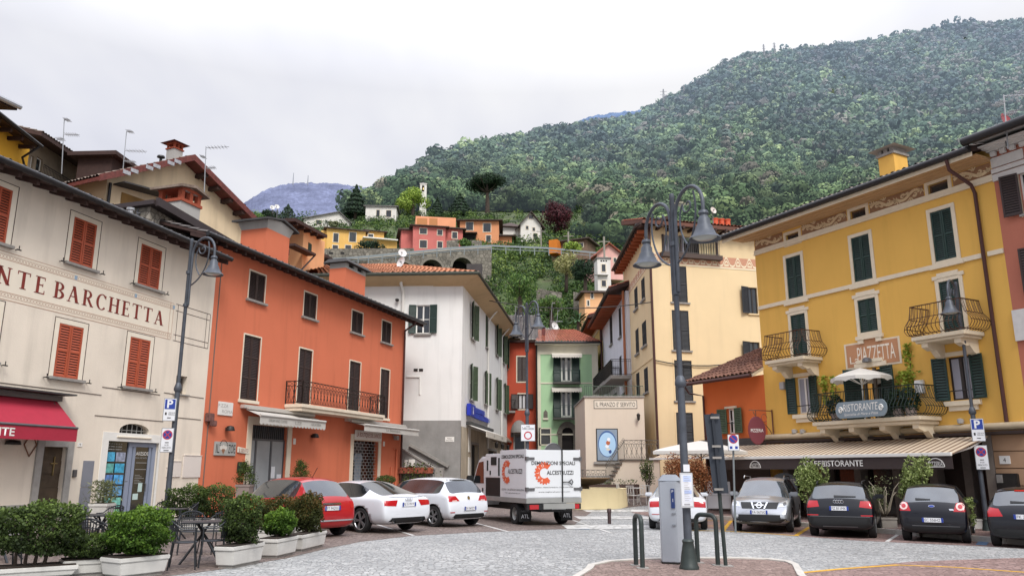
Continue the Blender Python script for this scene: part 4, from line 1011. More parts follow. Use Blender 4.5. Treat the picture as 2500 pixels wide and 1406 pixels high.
def brick_chimney(parent, f, xl, xr, base, mid, top, off, m=GREYP):
 a, b = f.uz(xl, mid, -off)[0], f.uz(xr, mid, -off)[0]; z0 = f.uz((xl+xr)/2, base, -off)[1]-.5; z1 = f.uz((xl+xr)/2, mid, -off)[1]; z2 = f.uz((xl+xr)/2, top, -off)[1]; w_ = b-a; h = z2-z1
 o = MB().box(a, b, off, off+w_, z0, z1).build('chimney', m, parent)
 mb = MB(); BR = mat('chimney_brick', '9a4a31', .85, var=.25, vs=20)
 mb.box(a-.05, b+.05, off-.05, off+w_+.05, z1, z1+h*.15)
 for x in (a, a+w_*.42, b-w_*.16):
  for y in (off, off+w_*.84): mb.box(x, x+w_*.16, y, y+w_*.16, z1+h*.15, z1+h*.62)
 mb.box(a-.03, b+.03, off-.03, off+w_+.03, z1+h*.62, z1+h*.78)
 mb.build('chimney_cap', BR, o)
 return o, a, b, off, w_, z1, h, z2
o, a, b, of, w_, z1, h, z2 = brick_chimney(gr_, Fg, 425, 447, 390, 366, 346, 1.5)
MB().hexa([(a-.25, of-.25, z1+h*.78), (b+.25, of-.25, z1+h*.78), (b+.25, of+w_+.25, z1+h*.78), (a-.25, of+w_+.25, z1+h*.78)], [(a+.1, of+.1, z2), (b-.1, of+.1, z2), (b-.1, of+w_-.1, z2), (a+.1, of+w_-.1, z2)]).build('chimney_cover', REDM, o)
u_, z_ = Fg.uz(393, 386, -1); MB().lathe([(.07, -.6), (.07, 0), (.2, .02), (.18, .1), (.0, .14)], (u_, 1, z_), 12).build('roof_vent', GUT, gr_, smooth=40)
a, b = Fg.uz(574, 505, -1)[0], Fg.uz(597, 505, -1)[0]; z0 = Fg.uz(585, 530, -1)[1]; z1 = Fg.uz(585, 491, -1)[1]
o = MB().box(a, b, 1, 1.6, z0-1, z0+.35).build('chimney', WHITE, gr_)
for k in range(5): MB().box(a-.05, b+.05, .95, 1.65, z0+.38+(z1-z0-.4)*k/5, z0+.38+(z1-z0-.4)*(k+.55)/5).build('chimney_fin', WHITE if k % 2 else GUT, o)
st = thing('stone_annex', 'low rubble stone annex roof with dark eaves between the cream and orange houses', 'outbuilding', Fo.o, Fo.rz)
p0 = Fo.uz(352, 500, -1.6); p1 = Fo.uz(560, 598, -1.0)
mb = MB(); slopebox(mb, (p0[0], p0[1]), (p1[0]+.6, p1[1]), 1.2, 4.5, .16); rr_ = mb.build('roof', mat('dark_brown_fascia', '33292a', .6, var=.15), st)
mb = MB(); slopebox(mb, (p0[0]+.1, p0[1]-.06), (p1[0]+.6, p1[1]-.06), 1.05, 1.2, .3); mb.build('fascia', mat('dark_brown_fascia', '33292a', .6, var=.15), rr_)
MB().prism([(p0[0]+.2, 6.5), (p1[0], 6.5), (p1[0], p1[1]-.02), (p0[0]+.2, p0[1]-.02)], 1.5, 4.3).build('wall', RSTONE, st)
o, a, b, of, w_, z1, h, z2 = brick_chimney(rr_, Fo, 441, 490, 540, 500, 452, 1.7)
mb = MB(); mm = (a+b)/2
for q in (-1, 1): mb.hexa([(mm, of-.2, z2-.12), (mm+q*w_*.75, of-.2, z1+h*.62), (mm+q*w_*.75, of+w_+.2, z1+h*.62), (mm, of+w_+.2, z2-.12)], [(mm, of-.2, z2), (mm+q*w_*.75, of-.2, z1+h*.74), (mm+q*w_*.75, of+w_+.2, z1+h*.74), (mm, of+w_+.2, z2)])
mb.build('chimney_cover', GTILE, o)
MB().prism([(a+.02, z1+h*.6), (b-.02, z1+h*.6), (mm, z2-.1)], of, of+.1).build('chimney_gable', GREYP, o)
u_, z_ = Fo.uz(318, 523, -.6); MB().lathe([(.09, -.6), (.09, .12), (.14, .13), (.14, .2), (.0, .2)], (u_, .6, z_), 14).build('flue_pipe', mat('steel', 'b5b5b5', .25, metal=.9), rr_, smooth=40)
def simple_block(name, label, cat, A, B, z0, z1, depth, m, parent=None):
 f = Fac((A.x, A.y), (B.x, B.y)); t = thing(name, label, cat, f.o, f.rz)
 return f, t
A, B = at(-60, 300, 33), at(76, 340, 37.5)
f, yh = simple_block('yellow_house', 'yellow plastered house with dark overhanging eaves at the top left corner', 'house', A, B, 0, 0, 0, None)
z1 = f.uz(70, 330)[1]; MB().box(-4, f.L, 0, 7, 5, z1).build('wall', YELP, yh)
za = f.uz(0, 287, .8)[1]; zb4 = f.uz(104, 318, .8)[1]; ub = f.uz(104, 318, .8)[0]
mb = MB(); mb.hexa([(-6, -.8, za), (ub, -.8, za), (ub, 8, za+2.2), (-6, 8, za+2.2)], [(-6, -.8, za+.22), (ub, -.8, za+.22), (ub, 8, za+2.45), (-6, 8, za+2.45)]); r4 = mb.build('roof', WOOD, yh)
mb = MB(); mb.tube([(-6, -.88, za+.1), (ub, -.88, za+.1)], .09, 8); mb.build('gutter', GUT, r4, smooth=40)
MB().tube([(ub-.2, -.85, za), (ub-.5, -.3, za-.7), (f.L-.1, -.12, za-1.3), (f.L-.1, -.12, 6)], .06, 8).build('downpipe', GUT, r4, smooth=40)
for k in range(6): x = ub-.4-k*1.0; MB().box(x-.07, x+.07, -.7, 0, za-.18, za-.002).build('rafter', WOOD, r4)
A, B = at(-70, 240, 30), at(20, 250, 31.5)
f, gh = simple_block('grey_eaved_house', 'house corner with pale gutter and brown eaves at the upper left edge', 'house', A, B, 0, 0, 0, None)
z0 = f.uz(0, 262)[1]; MB().box(-4, f.L-.5, 0, 5, 6, z0).build('wall', mat('brown_wood_wall', '5d4336', .85, var=.2), gh)
mb = MB(); mb.hexa([(-5, -.4, z0), (f.L+.15, -.4, z0), (f.L+.15, 5, z0+1), (-5, 5, z0+1)], [(-5, -.4, z0+.2), (f.L+.15, -.4, z0+.2), (f.L+.15, 5, z0+1.2), (-5, 5, z0+1.2)]); r5 = mb.build('roof', WOOD, gh)
MB().tube([(-5, -.52, z0+.15), (f.L+.2, -.52, z0+.15)], .12, 8).build('gutter', mat('pale_metal', 'a9abae', .4, metal=.5), r5, smooth=40)
A, B = at(60, 350, 38.5), at(285, 420, 47)
f, bh = simple_block('balcony_house', 'shadowed brown house with a cluttered top floor balcony under dark eaves', 'house', A, B, 0, 0, 0, None)
z1 = f.uz(150, 395)[1]; za = f.uz(80, 347, 1.2)[1]; zb4 = f.uz(262, 412, 1.2)[1]; ze = (za+zb4)/2; ub = f.uz(285, 418, 1.2)[0]
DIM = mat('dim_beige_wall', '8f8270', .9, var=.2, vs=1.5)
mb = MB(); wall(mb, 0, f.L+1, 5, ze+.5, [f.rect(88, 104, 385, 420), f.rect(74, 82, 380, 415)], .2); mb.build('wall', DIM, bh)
for r in ((88, 104, 385, 420), (74, 82, 380, 415)): window(bh, f.rect(*r), WHITE, .12, 1)
mb = MB(); mb.hexa([(-.5, -1.2, ze), (ub, -1.2, ze), (ub, 5, ze+1.6), (-.5, 5, ze+1.6)], [(-.5, -1.2, ze+.2), (ub, -1.2, ze+.2), (ub, 5, ze+1.8), (-.5, 5, ze+1.8)]); r6 = mb.build('roof', WOOD, bh)
tiles((-.5, -1.2, ze+.2), (ub, -1.2, ze+.2), (ub, 5, ze+1.8), (-.5, 5, ze+1.8)).build('roof_tiles', GTILE, r6, smooth=35)
zp = f.uz(150, 432, 1)[1]
railing([(.3, -1.0, 0), (f.L, -1.0, 0)], zp-.9, 1.0, 'bars', IRON, bh); MB().box(.2, f.L, -1.1, 0, zp-1.1, zp-.9).build('balcony', DIM, bh)
for k, (u_, h_, c_) in enumerate(((2.2, .5, '2f3a2a'), (3.3, .7, '3a2f2d'), (4.2, .45, '6d2f35'), (5.6, .6, '444'*2), (7, .5, '2f3a2a'))):
 MB().lathe([(.18, 0), (.25, h_*.4), (.3, h_*.5), (.1, h_*.8), (0, h_)], (u_, -.7, zp-.9), 8).build('balcony_pot', mat('pot_'+c_, c_, .8, var=.3, vs=8), bh)
A, B = at(274, 405, 40), at(372, 408, 44)
f, dh = simple_block('dormer', 'small dark roofed dormer rising behind the beige gable', 'dormer', A, B, 0, 0, 0, None)
zq = f.uz(320, 408)[1]; MB().box(.1, f.L-.1, .1, 2, zq-3, zq-.1).build('wall', WOOD, dh); MB().box(-.3, f.L+.3, -.3, 2.4, zq-.1, zq+.12).build('roof', WOOD, dh)
A, B = at(737, 640, 47), at(790, 650, 50.5)
f, ph = simple_block('peach_house', 'narrow peach coloured house with a small green window behind the orange roof', 'house', A, B, 0, 0, 0, None)
PEACH = plaster('peach_plaster', 'e3b183', .15)
zl = f.uz(730, 552)[1]; zr_ = f.uz(786, 585)[1]
MB().prism([(0, 6), (f.L, 6), (f.L, zr_), (0, zl)], 0, 6).build('wall', PEACH, ph)
uL = f.uz(712, 600, -3)[0]; MB().box(uL, -.003, 2.5, 6, 6, zl-.2).build('wall_recess', PEACH, ph)
mb = MB(); a0 = f.uz(720, 540, .5); b0 = f.uz(799, 581, .5); slopebox(mb, a0, b0, -.5, 6, .2); r7 = mb.build('roof', WOOD, ph)
for k in range(5): x = a0[0]+(b0[0]-a0[0])*(k+.5)/5; z = a0[1]+(b0[1]-a0[1])*(k+.5)/5; MB().box(x-.08, x+.08, -.45, 0, z-.15, z-.002).build('rafter', WOOD, r7)
r = f.rect(752, 760, 594, 616); MB().box(r[0], r[1], -.03, .02, r[2], r[3]).build('shutter', GREENSH, ph)
a0 = f.uz(712, 600, .4); b0 = f.uz(764, 625, .4); mb = MB(); slopebox(mb, a0, b0, -.6, .0, .14); r8 = mb.build('canopy', WOOD, ph)
MB().tube([(b0[0], -.5, b0[1]), (b0[0]-1.2, -.3, b0[1]-1.1), (b0[0]-2.2, -.2, b0[1]-2.2)], .05, 6).build('downpipe', GUT, ph, smooth=40)
A, B = at(782, 640, 52), at(830, 662, 58)
f, lh = simple_block('lean_to_roof', 'dark lean-to roof beside the peach house', 'outbuilding', A, B, 0, 0, 0, None)
a0 = f.uz(784, 628); b0 = f.uz(838, 664); mb = MB(); slopebox(mb, a0, b0, -.4, 5, .2); mb.build('roof', WOOD, lh); MB().prism([(a0[0], 6), (b0[0]-.5, 6), (b0[0]-.5, b0[1]), (a0[0], a0[1])], .2, 4).build('wall', GREYP, lh)
# white corner building
WHP = plaster('white_plaster', 'e4e3e0', .35, .03)
kx = ray(1124, 1149); kx = kx.x/kx.y; WC = (kx*46, 46)
Fw = Fac((WC[0]-14*.996, WC[1]+14*.05), WC)
wb = thing('white_building', 'white corner building with green shutters, grey plaster base and blue insurance sign', 'building', (0, 0, 0), 0)
wl = thing('left', '', '') ; bpy.data.objects.remove(wl)
def sub_frame(name, f, parent):
 o = bpy.data.objects.new(name, None); COL.objects.link(o); o.parent = parent; o.location = f.o; o.rotation_euler = (0, 0, f.rz); return o
wr_dir = pdir(1500);
kE = ray(1246, 1149); kE = kE.x/kE.y; sE = (kE*WC[1]-WC[0])/(wr_dir[0]-kE*wr_dir[1])
Fw2 = Fac(WC, (WC[0]+wr_dir[0]*sE, WC[1]+wr_dir[1]*sE))
class Sub:      # builds parts directly under the thing while using facade coordinates
 pass
def place(o, f):
 o.matrix_parent_inverse = Matrix.Identity(4); return o
def adopt(f, p, fn):
 """run fn(holder) with a temporary holder in facade coordinates, then hang every new part under p"""
 before = set(bpy.data.objects); h = bpy.data.objects.new('holder', None); fn(h)
 M = Matrix.Translation(f.o) @ Matrix.Rotation(f.rz, 4, 'Z'); inv = Matrix.Translation(p.location) @ Matrix.Rotation(p.rotation_euler.z, 4, 'Z')
 for o in [o for o in bpy.data.objects if o not in before and o is not h and o.parent is h]:
  o.parent = p; o.matrix_parent_inverse = Matrix.Identity(4); o.matrix_basis = inv.inverted() @ M @ o.matrix_basis
 bpy.data.objects.remove(h)
STREETG = 2.0
def white_left(p):
 ztop = Fw.uz(1090, 703)[1]; w1 = Fw.rect(1016, 1050, 744.7, 814); att = Fw.rect(1017, 1054, 686, 703)
 zbase = Fw.uz(1060, 1026)[1]; zst = zbase
 mb = MB(); wall(mb, 0, Fw.L, zbase, ztop+.1, [w1], .2); mb.build('wall', WHP, p)
 GP = mat('grey_rough_plaster', '8d8b88', .95, var=.14, vs=1.5, bump=.9, bs=9, streak=.5)
 MB().box(0, Fw.L, -.03, .2, .2, zbase).build('base_plaster', GP, p)
 window(p, w1, WHITE, .1, 2, 1); opened(p, w1, GREENSH, (172, 172), 2, (w1[1]-w1[0])*.52); sill(p, w1, STONE, .1, .12, .12)
 zt2 = min(Fw.uz(1090, 668)[1], Fw.uz(1090, 667, 1.0)[1]-.12); mb = MB(); wall(mb, 0, Fw.L, ztop+.1, zt2-.05, [(att[0], att[1], ztop+.12, att[3])], .15); mb.build('attic_wall', WHP, p)
 window(p, (att[0], att[1], ztop+.12, att[3]), mat('grey_wood', '6d655c', .7), .1, 1)
 a = att[1]+.1; SOF = mat('beige_moulding', 'c9ad86', .8, var=.06)
 for k in range(5): MB().box(a, Fw.L+.02+.22*k, -.06-.22*k, -.001, ztop+.1+(zt2-ztop)*k/5, ztop+.1+(zt2-ztop)*(k+1)/5).build('cornice', SOF, p)
 MB().box(0, a, -.05, 0, ztop+.08, ztop+.15).build('string_course', WHITE, p)
 a2, b2, c2, d2 = Fw.rect(1087, 1109, 1066, 1078); o = MB().box(a2, b2, -.05, -.03, c2, d2).build('street_sign', WHITE, p); text('Piazza', INK, o, XM(((a2+b2)/2, -.054, c2+(d2-c2)*.68)), w=(b2-a2)*.5, h=(d2-c2)*.25); text('della Chiesa', INK, o, XM(((a2+b2)/2, -.054, c2+(d2-c2)*.3)), w=(b2-a2)*.8, h=(d2-c2)*.25)
 p0 = Fw.uz(992, 920); p1 = Fw.uz(1025, 920); p2 = Fw.uz(1025, 963)
 MB().bar((p0[0], -.03, p0[1]), (p1[0], -.03, p1[1]), .06).bar((p1[0], -.03, p1[1]), (p2[0], -.03, p2[1]), .06).build('conduit', WHITE, p)
 for q in ((1015, 903), (1028, 903)): u_, z_ = Fw.uz(*q); MB().box(u_-.12, u_+.12, -.02, .01, z_-.08, z_+.08).build('vent', IRON, p)
 u_, z_ = Fw.uz(971, 738); MB().lathe([(0, 0), (.1, .03), (.12, .15), (0, .2)], (u_, -.2, z_), 10).build('wall_lamp', IRON, p)
 t0 = Fw.uz(983, 672, .5); t1 = Fw.uz(985, 712); b_ = Fw.uz(984, 770)
 MB().tube([(t0[0], -.5, t0[1]), (t1[0]-.1, -.35, t1[1]+.4), (t1[0], -.1, t1[1]), (b_[0], -.1, b_[1]-2)], .09, 8).build('downpipe', WHITE, p, smooth=40)
adopt(Fw, wb, white_left)
def white_right(p):
 zt0 = Fw2.uz(1140, 706)[1]
 rs_ = [Fw2.rect(*q) for q in ((1149, 1158, 741, 828), (1184, 1192.5, 770, 849), (1211, 1214.5, 795, 868), (1224.5, 1232, 813, 886), (1238, 1241.5, 832, 902))]
 rl_ = [Fw2.rect(*q) for q in ((1145, 1155, 891, 976), (1180, 1190, 908, 987), (1209.5, 1215, 924, 1000), (1229.5, 1233.5, 938, 1009))]
 ww = 1.0; fix = lambda r, h=1.75: ((r[0]+r[1])/2-ww/2, (r[0]+r[1])/2+ww/2, r[2], r[3])
 rs_ = [fix(r) for r in rs_]; rl_ = [fix(r) for r in rl_]
 L = Fw2.L; zbase = Fw.uz(1120, 1040)[1]
 shopd = Fw2.rect(1149, 1166, 1085, 1170); shopd = (shopd[0], shopd[1], .9, shopd[3])
 cav = (L*.45, L*.62, .9, shopd[3]-.2)
 mb = MB(); wall(mb, 0, L, zbase, zt0+.2, rs_+rl_, .25); mb.build('wall', WHP, p)
 STP = mat('stained_base_plaster', 'b3a793', .95, var=.18, vs=1.2, bump=.5, bs=9, streak=.7)
 mb = MB(); wall(mb, 0, L, 0, zbase, [shopd, cav], .3, -.02); mb.build('base_plaster', STP, p)
 for r in (shopd, cav): MB().box(r[0], r[1], .2, .22, r[2], r[3]).build('door', DARK, p); surround(p, r, .14, STONE, .06, 'lrt', 'door_surround')
 a_, b_, c_, d_ = shopd; MB().box(a_-1.0, a_-.35, -.05, -.02, c_+1.9, d_+1.0).build('wall_panel', WHITE, p); MB().box(a_-1.0, a_-.35, -.05, -.02, c_+.2, c_+1.6).build('show_case', WHITE, p)
 for i, r in enumerate(rs_+rl_):
  if i in (1,): closed(p, r, OLIVESH, 2)
  else: window(p, r, WHITE, .1, 2, 1); opened(p, r, OLIVESH, (158, 158), 2, .5)
  sill(p, r, STONE, .08, .12, .1)
 BL = mat('deep_blue_sign', '2233a8', .35, var=.05); BL2 = mat('blue_letter', '3458c8', .4)
 a, b = Fw2.uz(1137, 1001)[0], Fw2.uz(1149, 1003)[0]; z0, z1 = Fw2.uz(1143, 1016)[1], Fw2.uz(1143, 987)[1]
 e1, e2 = Fw2.uz(1178, 1000)[0], Fw2.uz(1189, 1016)[0]
 o = MB().box(a, b+.1, -.3, -.05, z0, z1).build('shop_sign', BL, p, bevel=.03)
 zc = (z0+z1)/2
 text('ALLEANZA', BL2, o, XM(((b+e1)/2+.1, -.2, zc+(z1-z0)*.22)), w=(e1-b)*.95, h=(z1-z0)*.42, offset=.02); text('ASSICURAZIONI', BL2, o, XM(((b+e2)/2+.1, -.2, zc-(z1-z0)*.27)), w=(e2-b)*.97, h=(z1-z0)*.42, offset=.02)
 for zz in (zc+(z1-z0)*.22, zc-(z1-z0)*.27): MB().box(b+.1, (e1 if zz > zc else e2), -.14, -.06, zz-(z1-z0)*.23, zz+(z1-z0)*.23).build('sign_backing', BL, o)
 mb = MB(); m_ = (a+b+.1)/2; mb.disc((m_, -.306, z0+.25), .14, 12); mb.face((m_-.06, -.307, z0+.3), (m_+.1, -.307, z0+.3), (m_+.06, -.307, z1-.25), (m_-.02, -.307, z1-.3)); mb.disc((m_+.02, -.308, z1-.22), .09, 10); mb.build('emblem', WHITE, o)
 ua_, ub_ = Fw2.uz(1137, 1060)[0], Fw2.uz(1195, 1070)[0]; zc_ = Fw2.uz(1150, 1038)[1]
 c = MB().box(ua_, ub_, -.3, -.02, zc_-.05, zc_+.14).build('awning', mat('dark_slate', '3c3b3b', .8, var=.2), p)
 zf = zc_-.45; MB().hexa([(ua_+.1, -1.2, zf), (ub_-.1, -1.2, zf), (ub_-.1, -.1, zc_-.06), (ua_+.1, -.1, zc_-.06)], [(ua_+.1, -1.2, zf+.05), (ub_-.1, -1.2, zf+.05), (ub_-.1, -.1, zc_-.01), (ua_+.1, -.1, zc_-.01)]).build('awning_cloth', WHITE, c)
 v = MB().box(ua_+.1, ub_-.1, -1.23, -1.2, zf-.33, zf+.02).build('valance', mat('cream_cloth', 'd2ccc0', .8, var=.05), c)
 text('BAR', LETG, v, XM((ua_+(ub_-ua_)*.35, -1.24, zf-.15)), h=.16); text('SPORT', LETG, v, XM((ua_+(ub_-ua_)*.75, -1.24, zf-.15)), h=.16)
 x0 = ub_+.1; MB().hexa([(x0, -.4, zc_-.5), (L, -.4, zc_-.5), (L, 0, zc_-.1), (x0, 0, zc_-.1)], [(x0, -.4, zc_-.4), (L, -.4, zc_-.4), (L, 0, zc_), (x0, 0, zc_)]).build('tiled_ledge', GTILE, p)
 for k in range(4):
  x = x0+1+k*(L-x0-2)/3; MB().lathe([(.02, .3), (.13, .2), (.1, -.1), (0, -.16)], (x, -.35, zc_-1.0), 8).bar((x, -.35, zc_-.7), (x, 0, zc_-.6), .03).build('lantern', IRON, p)
 for u_, w_ in ((L*.42, .07), (L*.73, .06)): MB().tube([(u_, -.9, zt0+.5), (u_, -.1, zt0-.5), (u_, -.1, zbase-1)], w_, 8).build('downpipe', WHITE, p, smooth=40)
adopt(Fw2, wb, white_right)
ze = Fw.uz(1090, 667, 1.0)[1]; zpk = ze+2.4
q = lambda f, u, y, z: tuple(f.world(u, y, z))
E0, E1 = q(Fw, 0, -1.0, ze), q(Fw, Fw.L, -1.0, ze); c1 = Vector(E1)-0*Fw2.n;
C_ = Fw2.world(0, -1.0, ze)+Fw.n*1.0
E2 = q(Fw2, Fw2.L, -1.0, ze)
K0 = q(Fw, 0, 6, zpk); K1 = q(Fw, Fw.L-5.5, 6, zpk); K2 = tuple(Fw2.world(Fw2.L, 6, zpk));
lo = lambda p, d: (p[0], p[1], p[2]-d)
mb = MB(); mb.face(E0, tuple(C_), K1, K0); mb.face(tuple(C_), E2, K2, K1); r9 = mb.build('roof', OTILE, wb)
tiles(E0, tuple(C_), K1, K0, .3, .5, .07).build('roof_tiles', OTILE, r9, smooth=35); tiles(tuple(C_), E2, K2, K1, .3, .5, .07).build('roof_tiles', OTILE, r9, smooth=35)
mb = MB(); SOF = mat('beige_moulding', 'c9ad86', .8, var=.06)
w0 = q(Fw, 0, 0, ze-.55); w1_ = q(Fw, Fw.L, 0, ze-.55); w2_ = q(Fw2, Fw2.L, 0, ze-.6)
mb.face(lo(E0, .1), w0, w1_, lo(tuple(C_), .1)); mb.face(lo(tuple(C_), .1), w1_, w2_, lo(E2, .1)); mb.build('soffit', SOF, r9)
MB().tube([lo(E0, .02), lo(tuple(C_), .02), lo(E2, .02)], .11, 8).build('gutter', mat('green_grey_gutter', '3c3f36', .5, metal=.3), r9, smooth=40)
mb = MB(); mb.face(w1_, w2_, lo(w2_, 1.2), lo(w1_, 1.2));
bk = [tuple(Fw2.world(Fw2.L, 0, 0)), tuple(Fw2.world(Fw2.L, 8, 0))]
MB().face((*bk[0][:2], 0), (*bk[1][:2], 0), (*bk[1][:2], ze), (*bk[0][:2], ze)).build('end_wall', WHP, wb)
cpos = at(1158, 655, 50); MB().box(cpos.x-.5, cpos.x+.5, cpos.y, cpos.y+1, cpos.z-1.2, cpos.z+.3).build('chimney', mat('dark_slate', '3c3b3b', .8, var=.2), r9)
Fs = Fac(tuple((Fw.o-Fw.n*-3.0)[:2]), tuple((Fw.o+Fw.d*14+Fw.n*3.0)[:2]))
sw = thing('stair_wall', 'grey plastered outside stair wall with sloping parapet below the white building', 'stairs', Fs.o, Fs.rz)
a0, za0 = Fs.uz(978, 1096); a1, za1 = Fs.uz(1062, 1146); a2 = Fs.uz(1082, 1146)[0]
GP = MATS['grey_rough_plaster']
MB().prism([(a0, 0), (a1, 0), (a1, za1), (a0, za0)], 0, .35).build('parapet', GP, sw)
mb = MB(); slopebox(mb, (a0, za0), (a1, za1), -.06, .41, .1); mb.build('coping', STONE, sw)
MB().box(a1, a2, -.06, .45, 0, za1+.1).build('gate_post', STONE, sw)
mb = MB(); n = 9
for k in range(n): mb.box(a0+(a1-a0)*k/n, a0+(a1-a0)*(k+1)/n, .36, 2.8, 0, za0-1.0-(za0-za1)*k/n)
mb.build('stairs', STONE, sw)
p0, p1 = Fs.uz(1000, 1085, -2.85), Fs.uz(1095, 1138, -2.85); mb = MB(); mb.bar((p0[0], 2.85, p0[1]), (p1[0], 2.85, p1[1]), .16); mb.build('handrail', STONE, sw)
for r in ((988, 995, 1122, 1140), (998, 1013, 1121, 1138)): a, b, c, d = Fs.rect(*r); MB().box(a, b, -.08, 0, c, d).build('meter_box', WHITE, sw, bevel=.01)
# far end of the lane: red and green houses
def face_fac(xl, xr, Y, Yr=None):
 a, b = ptXY(xl, Y), ptXY(xr, Yr or Y); return Fac(a, b)
REDP = plaster('brick_red_plaster', 'b4513c', .3, .05); GREENP = plaster('mint_green_plaster', 'a9cba1', .25, .04)
f = face_fac(1240, 1311, 66); rh = thing('red_house', 'narrow red house with brown shutters and an arched grey awning next to the green house', 'house', f.o, f.rz)
ze = f.uz(1270, 840)[1]; zg = G(0, 66)-.3
w1 = f.rect(1263, 1286, 871, 931); w2 = f.rect(1266, 1284, 962, 998)
dr_ = f.rect(1257, 1280, 1060, 1110); dr_ = (dr_[0], dr_[1], zg, dr_[3])
mb = MB(); wall(mb, -.5, f.L, zg, ze+.2, [w1, w2, dr_], .2); shell(mb, f.L, 6, zg, ze+.2, -.5); mb.build('wall', REDP, rh)
surround(rh, w1, .1, SURR, .02); closed(rh, w1, BROWNSH, 2)
surround(rh, w2, .1, SURR, .02); window(rh, w2, mat('dark_frame', '2a2422', .5), .1, 2, 0, curtain=mat('net_curtain', 'c9c9cc', .8)); opened(rh, w2, BROWNSH, (172, 172), 1, .62)
MB().box(dr_[0], dr_[1], .15, .2, zg, dr_[3]).build('door', mat('dark_glass_door', '1e2226', .15), rh); surround(rh, dr_, .12, STONE, .04, 'lrt', 'door_surround')
a, b, c, d = f.rect(1247, 1287, 1025, 1056)
mb = MB(); n = 10
for i in range(n):
 for j in range(5):
  def pt(i_, j_):
   A = PI*i_/n; B = PI/2*j_/5
   return ((a+b)/2-(b-a)/2*math.cos(A), -.9*math.sin(B), c+(d-c)*math.sin(A)*math.cos(B)) if False else ((a+b)/2-(b-a)/2*math.cos(A), -(.9)*math.cos(B)*math.sin(A)-.02, c+(d-c)*math.sin(A)*math.sin(B))
  mb.face(pt(i, j), pt(i+1, j), pt(i+1, j+1), pt(i, j+1))
aw_ = mb.build('awning', mat('grey_awning_cloth', '85827f', .8, var=.06), rh, smooth=60); MB().box(a, b, -.03, 0, c-.35, c).build('valance', mat('dark_grey_cloth', '5e5c5a', .8), aw_)
MB().box(-.6, f.L, -.5, 0, ze+.1, ze+.3).build('eaves', WOOD, rh)
tiles((-.8, -.6, ze+.3), (f.L+.2, -.6, ze+.3), (f.L+.2, 5, ze+3.4), (-.8, 5, ze+3.4), .3, .5, .08).build('roof', DGREYT, rh, smooth=35)
u_, z_ = f.uz(1242, 985); bl = MB().box(-.4, .6, -.8, 0, w2[2]-.35, w2[2]-.2).build('balcony', STONE, rh); railing([(-.4, -.78, 0), (.6, -.78, 0), (.6, 0, 0)], w2[2]-.2, .9, 'bars', IRON, bl)
f = face_fac(1311, 1466, 65); gh2 = thing('green_house', 'mint green house with two small iron balconies and an arched stone doorway', 'house', f.o, f.rz)
ze = f.uz(1390, 843)[1]
d1 = f.rect(1369, 1396, 869, 932); d2 = f.rect(1369, 1396, 953, 1018); ad = f.rect(1372, 1400, 1043, 1110); ad = (ad[0], ad[1], zg, ad[3]); gw = f.rect(1318, 1343, 1047, 1084)
mb = MB(); wall(mb, 0, f.L, zg, ze+.15, [d1, d2, ad, gw], .2); shell(mb, f.L, 6, zg, ze+.15); mb.build('wall', GREENP, gh2)
CRB = mat('cream_band', 'd8d2bd', .85, var=.05)
for q in ((0, .35), (f.L-.5, f.L-.0)): MB().box(q[0], q[1], -.03, 0, zg, ze).build('corner_band', CRB, gh2)
MB().box(0, f.L, -.05, 0, ze-.75, ze).build('frieze_band', CRB, gh2)
for v_ in (935, 1060): z_ = f.uz(1390, v_)[1]; MB().box(.36, f.L-.51, -.04, 0, z_-.06, z_+.06).build('string_course', CRB, gh2)
for r, av in ((d1, 866), (d2, 949)):
 window(gh2, r, WHITE, .1, 2, 0, .14); opened(gh2, r, GREENSH, (175, 175), 3, .62)
 b_ = MB().box(r[0]-.65, r[1]+.65, -.75, 0, r[2]-.22, r[2]-.05).build('balcony', mat('dark_balcony_stone', '4c4a46', .8, var=.2), gh2); railing([(r[0]-.62, -.02, 0), (r[0]-.62, -.72, 0), (r[1]+.62, -.72, 0), (r[1]+.62, -.02, 0)], r[2]-.05, .95, 'bars', GREENSH, b_)
 a, b = r[0]-.75, r[1]+.8; z_ = f.uz(1383, av)[1]; c = MB().hexa([(a, -.75, z_-.1), (b, -.75, z_-.1), (b, 0, z_+.12), (a, 0, z_+.12)], [(a, -.75, z_-.07), (b, -.75, z_-.07), (b, 0, z_+.16), (a, 0, z_+.16)]).build('awning', mat('cream_cloth', 'd2ccc0', .8, var=.05), gh2)
 mb = MB(); k = 12
 for i in range(k): x0, x1 = a+(b-a)*i/k, a+(b-a)*(i+1)/k; mb.face((x0, -.755, z_-.08), (x1, -.755, z_-.08), (x1, -.755, z_-.28), ((x0+x1)/2, -.755, z_-.36), (x0, -.755, z_-.28))
 mb.build('valance', mat('cream_cloth', 'd2ccc0', .8, var=.05), c)
a, b, c, d = ad; mb = MB(); m_ = (a+b)/2; hw = (b-a)/2+.0; zc = d-hw
MB().box(a, b, .3, .34, c, d).build('door', mat('dark_brown_door', '1c1512', .7), gh2)
AST = mat('dark_arch_stone', '6f6a61', .9, var=.2, vs=5, bump=.4); n = 12
mb.box(a-.32, a, -.12, .1, c, zc); mb.box(b, b+.32, -.12, .1, c, zc); mb.box(a-.4, a+.03, -.16, .1, zc-.06, zc+.12); mb.box(b-.03, b+.4, -.16, .1, zc-.06, zc+.12)
for k in range(n):
 A, B = PI*k/n, PI*(k+1)/n; r1, r2 = hw, hw+.38
 P4 = [(m_-r1*math.cos(A), zc+r1*math.sin(A)), (m_-r1*math.cos(B), zc+r1*math.sin(B)), (m_-r2*math.cos(B), zc+r2*math.sin(B)+.1*math.sin(B)**4), (m_-r2*math.cos(A), zc+r2*math.sin(A)+.1*math.sin(A)**4)]
 mb.prism(P4, -.12, .1)
